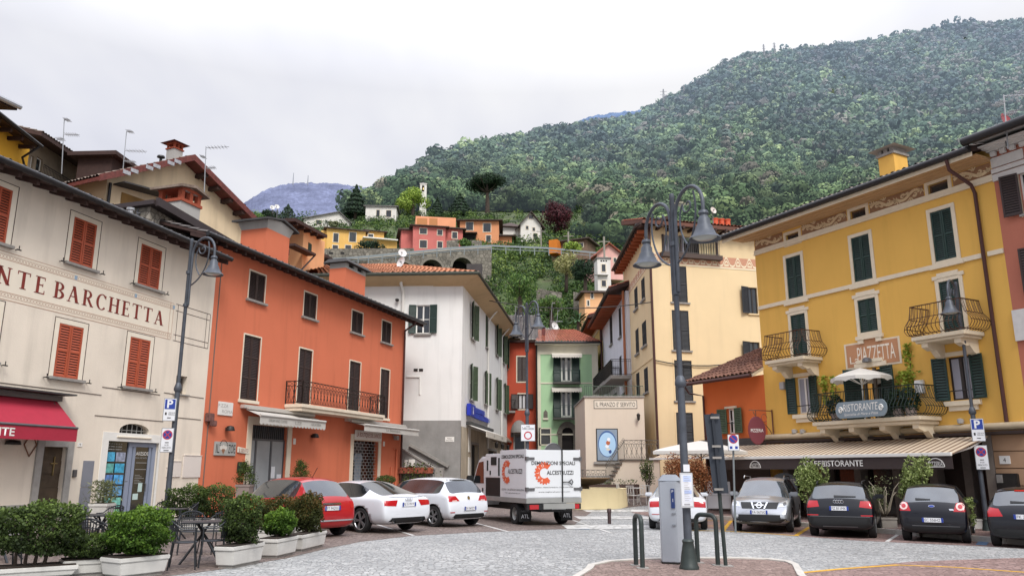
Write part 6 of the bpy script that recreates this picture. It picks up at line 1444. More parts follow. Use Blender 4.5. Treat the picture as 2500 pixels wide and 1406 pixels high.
MB().box(u0, u1, -.022, -.015, zc-h, zc+h*.72).box(u0+(u1-u0)*.34, u1-(u1-u0)*.34, -.022, -.015, zc+h*.72, zc+h).build('painted_panel', mat('tan_sign', 'b5835f', .85, var=.05), o)
text('La', PALE, o, XM((u0+.33, -.026, zc-.22)), w=.4, h=.26); text('PIAZZETTA', PALE, o, XM((u0+(u1-u0)*.58, -.026, zc-.06)), w=(u1-u0)*.72, h=.55)
MB().tube([(-.1, -.12, zcor-.02), (Fy.L, -.12, zcor-.02)], .12, 10).box(-.1, Fy.L, -.12, 0, zcor-.14, zcor+.1).build('cornice', mat('worn_cream', 'b5a488', .8, var=.1, vs=4), yb, smooth=40)
zab = (Fy.uz(1871, 1085, .3)[1]+Fy.uz(2442, 1063, .3)[1])/2
BRN = mat('dark_brown_shopfront', '2a1c17', .6, var=.3, vs=3); PIL = mat('grey_pilaster', '77706a', .8, var=.12, vs=5)
ul = Fy.uz(2428, 1100)[0]
mb = MB(); mb.box(-.1, ul, .9, 1.0, zgr-.2, zcor-.14); mb.build('shopfront', BRN, yb)
MB().box(-.1, Fy.L, -.3, .3, zab+.05, zcor-.16).build('awning_housing', mat('dark_brown_shopfront', '2a1c17', .6, var=.3, vs=3), yb)
for k, x in enumerate([.2, 2.1, 3.6, 5.2, 6.6, 7.8]):
 if x < ul-.5: MB().box(x, x+.28, .5, .92, zgr-.2, zab).build('pilaster', PIL, yb)
for k, (x0, x1) in enumerate(((.6, 1.9), (2.5, 3.4), (4.0, 5.0), (5.6, 6.4))):
 MB().box(x0, x1, .86, .89, zgr+.3, zab-.3).build('shop_window', mat('dark_reflective', '1a1512', .12, var=.5, vs=2), yb)
MB().box(ul-1.5, ul-.35, .84, .9, zgr, zab-.1).build('door', mat('dark_red_door', '3a1d18', .6, var=.2), yb); MB().box(ul-.32, ul-.02, -.06, .9, zgr-.2, zcor-.15).build('pier', mat('pale_pier', '8f857c', .8, var=.1, vs=4), yb)
RUS = mat('tan_rusticated_stucco', 'a98769', .85, var=.08, vs=2)
hh = (zcor-.16-zgr)/6
for k in range(6): MB().box(ul+.0, Fy.L+8, -.07, .3, zgr-.1+k*hh+.02, zgr-.1+(k+1)*hh-.015).build('rusticated_course', RUS, yb)
MB().box(ul, Fy.L+8, -.045, .25, zgr-.1, zcor-.16).build('ground_wall', mat('joint_shadow', '7d634c', .9), yb)
u_, z_ = Fy.uz(2467, 1178); MB().box(u_-.32, u_+.32, -.2, -.05, z_-.28, z_+.28).build('letter_box', IRON, yb, bevel=.02); MB().box(u_-.28, u_-.1, -.215, -.2, z_+.0, z_+.24).build('letter_slot', STONE, yb)
u_, z_ = Fy.uz(2457, 1122); n_ = MB().box(u_-.16, u_+.16, -.09, -.06, z_-.12, z_+.12).build('house_number', WHITE, yb); text('4', INK, n_, XM((u_, -.096, z_)), h=.12)
def striped(name, a, b):
 t = NT(name); tc_ = t.n('ShaderNodeTexCoord'); s_ = t.n('ShaderNodeSeparateXYZ'); t.l(tc_.outputs['Object'], s_.inputs[0])
 m_ = t.math('FRACT', t.math('MULTIPLY', s_.outputs[0], 4.2));
 o_ = t.mix(t.rng(m_, .48, .56, 0, 1), S(a), S(b)); m2 = t.math('FRACT', t.math('MULTIPLY', s_.outputs[0], 12.6)); o_ = t.mix(t.rng(m2, .45, .55, 0, .25), o_, S('8d7a68')); t.col(o_); t.b.inputs['Roughness'].default_value = .85
 d_ = t.n('ShaderNodeBsdfTranslucent'); t.l(o_, d_.inputs[0]); mx_ = t.n('ShaderNodeMixShader'); mx_.inputs[0].default_value = .15; t.l(t.b.outputs[0], mx_.inputs[1]); t.l(d_.outputs[0], mx_.inputs[2]); t.l(mx_.outputs[0], t.t.nodes['Material Output'].inputs[0]); return t.m
STRIPE = striped('beige_striped_cloth', 'd8c8ae', '8a725e')
ur = Fy.uz(2440, 1064, .3)[0]-.35
o_, zf = Fy.on_u(2361, 1109, ur)
o_ = min(max(o_, 2.2), 3.3); zf = (Fy.uz(1810, 1117, o_)[1]+Fy.uz(2361, 1109, o_)[1])/2
ulf = -.25
c_ = MB(); c_.face((ulf, -.28, zab), (ur, -.28, zab), (ur, -o_, zf), (ulf, -o_, zf)); c_.face((ulf, -.28, zab-.012), (ulf, -o_, zf-.012), (ur, -o_, zf-.012), (ur, -.28, zab-.012))
aw = c_.build('awning', STRIPE, yb)
MB().box(ulf, ur, -o_-.06, -o_+.03, zf-.05, zf+.06).build('front_bar', WHITE, aw, bevel=.015)
v = MB().box(ulf, ur, -o_-.02, -o_+.0, zf-.42, zf-.052).build('valance', mat('dark_brown_cloth', '3d3230', .85), aw)
tu = Fy.uz(2056, 1125, o_)[0]; text("RISTORANTE", WHITE, v, XM((tu, -o_-.026, zf-.23)), w=1.75-.1, h=.2, offset=.01); text("CAFFE'", WHITE, v, XM((Fy.uz(1990, 1125, o_)[0], -o_-.026, zf-.23)), w=1.0, h=.2, offset=.01)
for px in (1844, 2285):
 x = Fy.uz(px, 1122, o_)[0]; mb = MB()
 A_ = [(x+.27*math.cos(t_), zf-.36+.25*math.sin(t_)) for t_ in np.linspace(0, PI, 13)]
 for p_, q_ in zip(A_, A_[1:]+A_[:1]): mb.bar((p_[0], -o_-.03, p_[1]), (q_[0], -o_-.03, q_[1]), .025, .01, up=(0, 1, 0))
 e_ = mb.build('valance_emblem', WHITE, v); text('PIAZZETTA' if px < 2000 else 'PIZZERIA', WHITE, e_, XM((x, -o_-.032, zf-.27)), w=.44, h=.13)
for x in (ulf+.3, (ulf+ur)/2, ur-.1): MB().tube([(x, -.25, zab-.05), (x, -o_*.5, zab-.35), (x, -o_+.05, zf)], .03, 6).build('awning_arm', WHITE, aw, smooth=40)
AWO = o_
kP = Fac(tuple((Fy.o+Fy.d*Fy.L)[:2]), tuple((Fy.o+Fy.d*(Fy.L+8))[:2]))
pk = thing('pink_building', 'dusty pink house with brown shutters and white stucco cornice at the right edge', 'building', kP.o, kP.rz)
w1 = kP.rect(2493, 2530, 415, 520); w2 = kP.rect(2515, 2555, 600, 720); w1 = (.75, 1.65, w1[2], w1[3]); w2 = (1.0, 1.9, w2[2], w2[3]); wv = (1.2, 1.9, zfb+.22, zfb+.55)
mb = MB(); wall(mb, 0, 8, zcor, zev+.6, [w1, w2, wv], .2); mb.face((8, 0, -1), (8, 9, -1), (8, 9, zev), (8, 0, zev)); mb.build('wall', PINKP, pk)
for r in (w1, w2): window(pk, r, WHITE, .1, 2); opened(pk, r, BROWNSH, (168, 168), 1, .52, pitch=.08); surround(pk, r, .08, TRIM, .03); sill(pk, r, STONE, .1, .1)
window(pk, wv, DKF, .1, 1)
WST = mat('white_stucco', 'c9c6c2', .85, var=.06, vs=6, bump=.5, bs=18)
MB().box(.0, 8, -.07, -.001, zfb-.2, zfb+.02).box(0, 1.0, -.04, -.001, zfb+.25, zfb+.58).box(0, 8, -.09, -.001, zfb+.06, zfb+.2).build('stucco_frieze', WST, pk)
mb = MB()
for k in range(26): mb.box(.1+k*.3, .26+k*.3, -.2, -.09, zfb+.6, zfb+.74)
mb.build('dentil_course', WST, pk)
for k in range(3): MB().box(0, 8, -.22-.22*k, -.001, zfb+.76+k*(zev-.5-zfb)/3, zfb+.76+(k+1)*(zev-.5-zfb)/3-.002).build('cornice', WST, pk)
r_ = MB().hexa([(0.02, -1.15, zev+.28), (8, -1.15, zev+.28), (8, 2.2, zev+.95), (.02, 2.2, zev+.95)], [(.02, -1.15, zev+.46), (8, -1.15, zev+.46), (8, 2.2, zev+1.1), (.02, 2.2, zev+1.1)]).build('roof', mat('pale_grey_roof', '9a9a98', .7), pk)
MB().tube([(-.1, -1.25, zev+.34), (8, -1.25, zev+.34)], .14, 10).build('gutter', GUT, r_, smooth=40)
z_ = kP.uz(2495, 795)[1]; MB().box(0, 8, -.08, -.001, z_-.45, z_+.5).build('stucco_band', WST, pk)
kl = ray(1727, 1149); kl = kl.x/kl.y; sl_ = (kl*YC[1]-YC[0])/(-yd[0]+kl*yd[1])
Fa = Fac((YC[0]-yd[0]*sl_, YC[1]-yd[1]*sl_), YC); ax_ = thing('orange_annex', 'low orange annex with old clay tiled roof and green shutters beside the yellow building', 'building', Fa.o, Fa.rz)
OR2 = plaster('vivid_orange_plaster', 'd4703f', .14, .03); zt = (Fa.uz(1700, 940, .5)[1]+Fa.uz(1874, 912, .5)[1])/2
w1 = Fa.rect(1777, 1797, 997, 1058)
mb = MB(); wall(mb, 0, Fa.L, -.4, zt+.1, [w1], .2); mb.face((0, 0, -.4), (0, 6, -.4), (0, 6, zt), (0, 0, zt)); mb.build('wall', OR2, ax_)
window(ax_, w1, WHITE, .1, 2, 1); opened(ax_, w1, OLIVESH, (170, 170), 1, .5); MB().box(w1[0]-.12, w1[1]+.1, -.05, 0, w1[3]+.01, w1[3]+.1).build('lintel', TRIM, ax_); MB().tube([(w1[0], -.03, w1[2]+.45), (w1[1], -.03, w1[2]+.45)], .018, 6).build('safety_bar', IRON, ax_)
r_ = MB().hexa([(-.45, -.65, zt-.02), (Fa.L+.02, -.65, zt-.02), (Fa.L+.02, 2.5, zt+1.5), (1.2, 2.5, zt+1.5)], [(-.45, -.65, zt+.1), (Fa.L+.02, -.65, zt+.1), (Fa.L+.02, 2.5, zt+1.64), (1.2, 2.5, zt+1.64)]).build('roof', TRIM, ax_)
tiles((-.45, -.66, zt+.1), (Fa.L+.02, -.66, zt+.1), (Fa.L+.02, 2.5, zt+1.64), (1.2, 2.5, zt+1.64), .24, .4, .075).build('roof_tiles', tilemat('old_clay_tiles', '6e4a3d', '8d6552'), r_, smooth=35)
MB().tube([(-.5, -.74, zt+.03), (Fa.L, -.74, zt+.03)], .08, 8).tube([(-.45, -.74, zt), (-.4, -.5, zt-.35), (.1, -.1, zt-.5), (.1, -.08, 0)], .05, 8).build('gutter', BP, r_, smooth=40)
MB().box(-.1, Fa.L-.12, -.3, .02, zab-.02, zab+.3).build('awning_housing', mat('dark_slate', '3c3b3b', .8, var=.2), ax_); MB().box(0, Fa.L, -.02, .1, -.3, zab-.02).build('shopfront', BRN, ax_)
o2 = 2.0; c_ = MB(); z2 = zf+.05; c_.face((-1.5, -.28, zab), (Fa.L-.3, -.28, zab), (Fa.L-.3, -o2, z2), (-1.5, -o2, z2)); c_.face((-1.5, -.28, zab-.012), (-1.5, -o2, z2-.012), (Fa.L-.3, -o2, z2-.012), (Fa.L-.3, -.28, zab-.012)); a2 = c_.build('awning', STRIPE, ax_); MB().box(-1.5, Fa.L-.3, -o2-.05, -o2+.02, z2-.04, z2+.04).build('front_bar', WHITE, a2)
u_, z_ = Fy.uz(1888, 1000); MB().bar((.35, -.05, z_+.0), (.35, -.05, z_-1.3), .04).bar((.35, -.05, z_-.05), (.35, -1.3, z_-.05), .035).tube(bez([(.35, -.08, z_-1.1), (.35, -.3, z_-.5), (.35, -.9, z_-.5), (.35, -1.1, z_-.1)]), .018, 5).tube([(.35, -.5+.16*math.cos(t_), z_-.35+.16*math.sin(t_)) for t_ in np.linspace(0, 5.5, 12)], .012, 4).build('sign_bracket', mat('rust', '7a5540', .8), yb, smooth=40)
sgn = thing('oval_hanging_sign', 'maroon oval sign hanging from an iron bracket by the orange annex', 'sign', tuple(Fy.world(.35, -.95, z_-.85)), 0)
MB().lathe([(0, -.02), (.4, -.02), (.42, 0), (.4, .02), (0, .02)], (0, 0, 0), 24, 'y').build('panel', mat('maroon_enamel', '6b2c33', .35), sgn); sgn.children[0].scale = (.85, 1, 1.35)
text('PIZZERIA', WHITE, sgn, XM((0, -.028, 0)), w=.5, h=.13); MB().bar((0, 0, .53), (0, 0, .78), .02).build('hanger', IRON, sgn)
for px in (1946, 1966, 2352):
 u_, z_ = Fy.uz(px, 1052 if px < 2000 else 1027); MB().lathe([(0, -.1), (.09, -.08), (.1, .05), (0, .08)], (u_, -.16, z_), 8).box(u_-.03, u_+.03, -.1, 0, z_-.03, z_+.03).build('spot_lamp', mat('lamp_grey', 'a5a3a0', .4), yb)
u_, z_ = Fy.uz(2249, 944); MB().box(u_-.16, u_+.16, -.14, 0, z_-.22, z_+.22).build('alarm_box', WHITE, yb, bevel=.02)
u_, z_ = Fy.uz(1916, 942); MB().box(u_-.12, u_+.12, -.2, 0, z_-.15, z_+.15).build('alarm_box', mat('lamp_grey', 'a5a3a0', .4), yb, bevel=.02)
P4 = [Fy.world(-3.5, -.0, 0), Fy.world(Fy.L+9, 0, 0), Fy.world(Fy.L+9, -3.1, 0), Fy.world(-3.5, -3.1, 0)]
grid_poly('sidewalk', [(p_.x, p_.y) for p_ in P4], RED, .13); mb = MB()
n = 14
for k in range(n):
 a, b = Fy.world(-3.5+(Fy.L+12.5)*k/n, -3.1, 0), Fy.world(-3.5+(Fy.L+12.5)*(k+1)/n-.015, -3.1, 0); a2, b2 = a+Fy.n*.22, b+Fy.n*.22
 mb.hexa([(p_.x, p_.y, G(p_.x, p_.y)-.05) for p_ in (a2, b2, b, a)], [(p_.x, p_.y, G(p_.x, p_.y)+.14) for p_ in (a2, b2, b, a)])
tag(mb.build('kerb', KERB), kind='structure')
# hillside: viaduct, houses, gardens
def hfac(xl, xr, v, r, yaw=0):
 A = atr(xl, v, r); d = Vector((A.y, -A.x)).normalized(); y = math.radians(yaw)
 d = Vector((d.x*math.cos(y)-d.y*math.sin(y), d.x*math.sin(y)+d.y*math.cos(y)))
 q = ray(xr, v); k = q.x/q.y; s = (k*A.y-A.x)/(d.x-k*d.y); return Fac((A.x, A.y), (A.x+d.x*s, A.y+d.y*s))
DROOF = mat('dark_brown_roof', '4a3d38', .85, var=.2, vs=1.5); GROOF = mat('grey_roof', '6d6a68', .85, var=.2, vs=1.5); RROOF = mat('red_clay_roof', '8d4c3a', .85, var=.2, vs=1.5)
def hill_house(name, label, xl, xr, ve, vb, r, yaw, m, depth, wins=(), roof='hip', rm=None, over=.6, rh=1.3, apex=.5, wings=(), cat='house'):
 f = hfac(xl, xr, (ve+vb)/2, r, yaw); t = thing(name, label, cat, f.o, f.rz); rm = rm or DROOF
 def block(xa, xb, ve_, vb_, off, roof, rh, first):
  a, b = f.uz(xa, ve_, -off)[0], f.uz(xb, ve_, -off)[0]; zt = f.uz((xa+xb)/2, ve_, -off)[1]; z0 = f.uz((xa+xb)/2, vb_, -off)[1]-1.5
  if roof == 'gable':
   m_ = a+(b-a)*apex; MB().prism([(a, z0), (b, z0), (b, zt), (m_, zt+rh), (a, zt)], off, off+depth).build('wall', m, t)
   mb = MB(); s_ = rh/max(.1, (m_-a)); s2 = rh/max(.1, b-m_)
   slopebox(mb, (a-over, zt-over*s_), (m_, zt+rh), off-over, off+depth+over, .18); slopebox(mb, (m_, zt+rh), (b+over, zt-over*s2), off-over, off+depth+over, .18); mb.build('roof', rm, t)
  else:
   MB().box(a, b, off, off+depth, z0, zt).build('wall', m, t)
   if roof == 'hip':
    e = over; i = min((b-a)/2, depth/2)*.85
    MB().hexa([(a-e, off-e, zt), (b+e, off-e, zt), (b+e, off+depth+e, zt), (a-e, off+depth+e, zt)], [(a-e, off-e, zt+.15), (b+e, off-e, zt+.15), (b+e, off+depth+e, zt+.15), (a-e, off+depth+e, zt+.15)]).hexa([(a-e, off-e, zt+.152), (b+e, off-e, zt+.152), (b+e, off+depth+e, zt+.152), (a-e, off+depth+e, zt+.152)], [(a+i, off+i, zt+rh), (b-i, off+i, zt+rh), (b-i, off+depth-i+.1, zt+rh), (a+i, off+depth-i+.1, zt+rh)]).build('roof', rm, t)
   elif roof == 'flat': MB().box(a-over, b+over, off-over, off+depth+over, zt, zt+.22).build('roof', rm, t)
 block(xl, xr, ve, vb, 0, roof, rh, True)
 for w_ in wings: block(*w_, False)
 for q in wins:
  w_ = f.rect(*q[:4]); k = q[4] if len(q) > 4 else 'w'
  o = MB().box(w_[0]-.12, w_[1]+.12, -.05, .05, w_[2]-.12, w_[3]+.12).build('window', SURR if k == 'w' else m, t)
  MB().box(w_[0], w_[1], -.07, -.05, w_[2], w_[3]).build('pane' if k == 'w' else 'shutter', GLASS if k == 'w' else BLACKSH, o)
  if k == 'w' and w_[1]-w_[0] > .8: MB().box((w_[0]+w_[1])/2-.04, (w_[0]+w_[1])/2+.04, -.085, -.07, w_[2], w_[3]).build('sash_bar', BROWNSH, o)
 return f, t
HW = plaster('chalk_white_plaster', 'd8d4cd', .3); HY = plaster('soft_yellow_plaster', 'dcb066', .25); HP = plaster('coral_pink_plaster', 'c3716a', .2); HO = plaster('peach_orange_plaster', 'd09068', .2)
hill_house('white_hill_house', 'white hillside house with a long grey roof and slanted gable', 742, 858, 541, 566, 185, 8, HW, 9, [(772, 785, 538, 548), (838, 846, 548, 556)], 'gable', GROOF, .6, 2.6, .72)
f, t = hill_house('yellow_villa', 'yellow hillside villa with flat brown roof and shuttered windows above the stone wall', 798, 893, 562, 609, 150, 5, HY, 8, [(814, 826, 570, 591), (853, 869, 568, 590), (812, 825, 599, 608), (843, 857, 599, 609), (899, 911, 572, 587)], 'hip', wings=[(893, 938, 566, 600, 2.0, 'hip', .8), (784, 798, 563, 608, .5, 'none', 0)])
a, b = f.uz(882, 590)[0], f.uz(966, 590)[0]; z_ = f.uz(920, 590)[1]; MB().box(a, b, -2.5, 0, z_-.1, z_+.1).build('terrace_roof', WHITE, t); MB().box(a, b, -1.5, -1.4, z_-3, z_-.1).build('terrace_wall', plaster('soft_yellow_plaster', 'dcb066'), t)
hill_house('white_bungalow', 'small white hilltop bungalow with two dark windows beside the tall conifer', 893, 968, 505, 534, 195, -8, HW, 7, [(919, 927, 513, 529), (943, 955, 514, 530)], 'flat', GROOF, .5)
hill_house('pink_house', 'coral pink two storey hillside house with dark windows', 1009, 1088, 554, 608, 150, 4, HP, 9, [(1025, 1042, 558, 571), (1068, 1080, 562, 574), (1025, 1042, 587, 605), (1068, 1080, 590, 605), (1104, 1116, 567, 582)], 'hip', DROOF, .7, 1.2, wings=[(1088, 1130, 560, 600, 1.2, 'flat', 0), (980, 1009, 563, 590, 2.0, 'flat', 0)])
f, t = hill_house('peach_terrace_house', 'flat roofed peach house with open loggias behind the coral pink house', 1015, 1113, 530, 562, 163, 2, plaster('pale_peach_plaster', 'e09c76', .15), 6, [], 'none')
for q in ((1018, 1043, 533, 552), (1048, 1068, 533, 552)): a, b, c, d = f.rect(*q); MB().box(a, b, -.04, .0, c, d).build('loggia', mat('ochre_loggia_light', 'b57c4f', .9), t)
f, t = hill_house('orange_hill_house', 'bright orange hillside house with dark hipped roof and balcony', 1123, 1218, 540, 596, 156, -4, HO, 8, [(1138, 1155, 543, 562), (1180, 1198, 546, 566), (1187, 1198, 575, 591)], 'hip', DROOF, .8, 1.5, wings=[(1218, 1250, 578, 600, 1.0, 'flat', 0)])
a, b, c, d = f.rect(1128, 1162, 572, 588); MB().box(a, b, -.05, .0, c, d).build('porch', DARK, t); MB().box(a-.3, b+.3, -1.2, 0, d, d+.15).build('porch_roof', DROOF, t)
hill_house('white_gabled_house', 'white gabled hillside house with grey roof near the dark red tree', 1271, 1320, 548, 592, 161, 12, HW, 9, [(1291, 1302, 526, 535), (1284, 1290, 552, 560), (1300, 1306, 556, 564), (1302, 1312, 570, 585)], 'gable', DROOF, .8, 2.6, .5, wings=[(1228, 1271, 556, 580, 2.0, 'hip', 1.6)])
f, t = hill_house('flat_roofed_house', 'low house with flat dark roof and an orange garage box among the shrubs', 1346, 1432, 590, 618, 142, -22, mat('brown_house_wall', '77604f', .9, var=.2), 5, [(1410, 1424, 594, 604)], 'flat', DROOF, .7)
a, b, c, d = f.rect(1350, 1370, 592, 612); MB().box(a, b, -2, 0, c-1, d).build('garage', plaster('garage_orange', 'c9772f', .2), t)
f, t = hill_house('white_tower_house', 'slender white tower house with two windows above the lane roofs', 1458, 1490, 632, 702, 106, 12, HW, 2.2, [(1469, 1478, 646, 663), (1469, 1479, 685, 699)], 'flat', GROOF, .12, cat='tower')
for k in range(3): u_, z_ = f.uz(1468+k*6, 637); MB().box(u_-.12, u_+.12, -.02, .0, z_-.1, z_+.1).build('vent', DARK, t)
u_, z_ = f.uz(1466, 672); MB().box(u_-.8, u_+1.0, -.5, 0, z_-.08, z_).build('ledge', STONE, t)
hill_house('pale_pink_house', 'pale pink house with red roof behind the white tower house', 1457, 1520, 622, 660, 126, 20, plaster('pale_pink_plaster', 'd9a9a0', .2), 6, [(1476, 1482, 628, 640), (1498, 1504, 630, 640)], 'gable', RROOF, .6, 1.8, .45)
hill_house('peach_tower', 'small peach house with dark slatted roof at the head of the lane', 1427, 1472, 716, 775, 92, 10, PEACH, 4, [(1443, 1448, 716, 728), (1434, 1438, 734, 746)], 'flat', DROOF, .5)
f = hfac(1025, 1041, 485, 207, 0); bt = thing('bell_tower', 'slim white church bell tower rising above the pale green tree', 'bell tower', f.o, f.rz)
zt, z0 = f.uz(1033, 450)[1], f.uz(1033, 530)[1]-4; W_ = f.L; o_ = f.rect(1030, 1036, 453, 468)
mb = MB(); wall(mb, 0, W_, z0, zt, [o_], .4); shell(mb, W_, W_, z0, zt); mb.build('wall', HW, bt); MB().box(-.15, W_+.15, -.15, W_+.15, zt, zt+.2).build('cornice', HW, bt)
MB().hexa([(-.1, -.1, zt+.2), (W_+.1, -.1, zt+.2), (W_+.1, W_+.1, zt+.2), (-.1, W_+.1, zt+.2)], [(W_/2-.05, W_/2-.05, zt+.8), (W_/2+.05, W_/2-.05, zt+.8), (W_/2+.05, W_/2+.05, zt+.8), (W_/2-.05, W_/2+.05, zt+.8)]).build('roof', GROOF, bt)
MB().bar((W_/2, W_/2, zt+.8), (W_/2, W_/2, zt+2.2), .1).bar((W_/2-.35, W_/2, zt+1.8), (W_/2+.35, W_/2, zt+1.8), .1).build('cross', IRON, bt); MB().lathe([(.05, .7), (.25, .5), (.4, -.1), (.45, -.3), (0, -.3)], (W_/2, .6, (o_[2]+o_[3])/2), 10).build('bell', mat('bronze', '8a7a52', .4, metal=.7), bt); MB().box(o_[0], o_[1], .8, .82, o_[2], o_[3]).build('belfry_shade', DARK, bt)
f = hfac(790, 1200, 650, 126, 6); vd = thing('stone_viaduct', 'curving rubble stone road viaduct with dark round arches under the hillside villas', 'viaduct', f.o, f.rz)
VST = cobble('viaduct_stone', '67635a', '857f73', '48443c', 1.6, 1, .8, .5); tops_ = [f.uz(790, 640), f.uz(900, 632), f.uz(1000, 622), f.uz(1100, 612), f.uz(1200, 606)]
tu = [p_[0] for p_ in tops_]; tzz = [p_[1] for p_ in tops_]; zb0 = f.uz(1000, 700)[1]
AR = [(f.uz(x-w_, 660)[0], f.uz(x+w_, 660)[0], f.uz(x, vt_)[1]) for x, w_, vt_ in ((835, 22, 655), (911, 22, 646), (985, 25, 640), (1055, 26, 634), (1129, 25, 629))]
U_ = sorted({0, f.L}|{a+(b-a)*k/14 for a, b, _ in AR for k in range(15)}); mb = MB()
def azz(u):
 for a, b, t_ in AR:
  if a < u < b: h = (b-a)/2; return t_-h+math.sqrt(max(0, h*h-(u-(a+b)/2)**2))
 return zb0
for a, b in zip(U_, U_[1:]):
 m_ = (a+b)/2; ina = any(q[0] < m_ < q[1] for q in AR)
 za, zb5 = (max(azz(a), zb0) if ina else zb0), (max(azz(b), zb0) if ina else zb0)
 if ina:
  q = next(q for q in AR if q[0] < m_ < q[1]); lowz = q[2]-(q[1]-q[0])/2
  za = azz(a) if a > q[0]+1e-6 else lowz; zb5 = azz(b) if b < q[1]-1e-6 else lowz
  mb.face((a, 0, za), (b, 0, zb5), (b, 2.5, zb5), (a, 2.5, za))
 mb.face((a, 0, za), (b, 0, zb5), (b, 0, np.interp(b, tu, tzz)), (a, 0, np.interp(a, tu, tzz)))
mb.build('wall', VST, vd)
mb = MB()
for (a, za), (b, zb5) in zip(tops_, tops_[1:]): mb.hexa([(a, -.2, za), (b, -.2, zb5), (b, 4, zb5), (a, 4, za)], [(a, -.2, za+.25), (b, -.2, zb5+.25), (b, 4, zb5+.25), (a, 4, za+.25)])
mb.build('road_deck', mat('pale_road_edge', '9c978e', .9, var=.15, vs=1), vd);
for a, b, t_ in AR:
 h = (b-a)/2; MB().box(a-.5, b+.5, 2.55, 2.6, zb0-1, t_+.2).build('arch_shade', mat('arch_dark', '12110f', 1), vd); mb = MB()
 for k in range(14):
  A, B = PI*k/14, PI*(k+1)/14; c = (a+b)/2; z_ = t_-h
  mb.prism([(c-h*math.cos(A), z_+h*math.sin(A)), (c-h*math.cos(B), z_+h*math.sin(B)), (c-(h+.4)*math.cos(B), z_+(h+.4)*math.sin(B)), (c-(h+.4)*math.cos(A), z_+(h+.4)*math.sin(A))], -.08, .1)
 mb.build('arch_ring', mat('arch_ring_stone', '79746a', .9, var=.2, vs=2), vd)
gr_pts = [(790, 634), (850, 630), (900, 626), (1000, 616), (1100, 606), (1200, 600), (1340, 606), (1400, 612), (1480, 620)]
P_ = [atr(x, v, 125.5+abs(x-1000)*.004) for x, v in gr_pts]; gl = thing('guard_rail', 'grey roadside guard rail running along the hillside road', 'guard rail', P_[0])
L_ = [p_-P_[0] for p_ in P_]; mb = MB()
for a, b in zip(L_, L_[1:]): mb.bar(a, b, .08, .3); mb.bar(a-Vector((0, 0, .55)), b-Vector((0, 0, .55)), .06, .1)
mb.build('rail', mat('galvanised_rail', '7c8385', .5, metal=.4), gl)
for a, b in zip(L_, L_[1:]):
 n = max(2, int((b-a).length/2.2))
 for k in range(n): q = a.lerp(b, k/n); MB().box(q.x-.06, q.x+.06, q.y-.06, q.y+.06, q.z-1.3, q.z+.15).build('post', MATS['galvanised_rail'], gl)
def stone_wall(label, xl, xr, vt0, vt1, vb, r, yaw=0, th=.6):
 f = hfac(xl, xr, vb, r, yaw); t = thing('stone_wall', label, 'wall', f.o, f.rz)
 z0, z1, zb6 = f.uz(xl, vt0)[1], f.uz(xr, vt1)[1], min(f.uz(xl, vb)[1], f.uz(xr, vb)[1]); MB().prism([(0, zb6-2), (f.L, zb6-2), (f.L, z1), (0, z0)], 0, th).build('masonry', VST, t); return f, t
f, t = stone_wall('rubble retaining wall with small square drains below the yellow villa', 788, 1010, 607, 606, 640, 137, 4)
for q in (808, 836): u_, z_ = f.uz(q, 618); MB().box(u_-.35, u_+.35, -.03, 0, z_-.2, z_+.2).build('drain', DARK, t)
stone_wall('rough stone outcrop wall below the orange hillside house', 1090, 1120, 588, 584, 608, 146); stone_wall('stone garden wall right of the ivy under the orange hillside house', 1148, 1176, 586, 588, 608, 146)
stone_wall('low terrace wall with railings in the middle of the shrubby slope', 1310, 1372, 704, 714, 722, 101); stone_wall('pale terrace wall left of the peach house at the lane head', 1400, 1432, 712, 718, 732, 97)
LG = leaf_mat('spring_leaves', '4d6626', '84a03c', 'aebf5e'); DGL = leaf_mat('conifer_needles', '16241c', '263a28', '3b5236'); MG = leaf_mat('mid_green_leaves', '2f4a25', '4f6e34', '7d964e'); BE = leaf_mat('copper_beech_leaves', '241014', '421c22', '633036'); OL = leaf_mat('olive_leaves', '4a5238', '6d7350', '949a72'); BM = leaf_mat('bamboo_leaves', '767a48', '9c9a62', 'bdb788'); PALM = leaf_mat('palm_fronds', '223422', '3d5a34', '5f7a48')
BARK = mat('tree_bark', '4b4038', .95, var=.3, vs=4, bump=.5, bs=20)
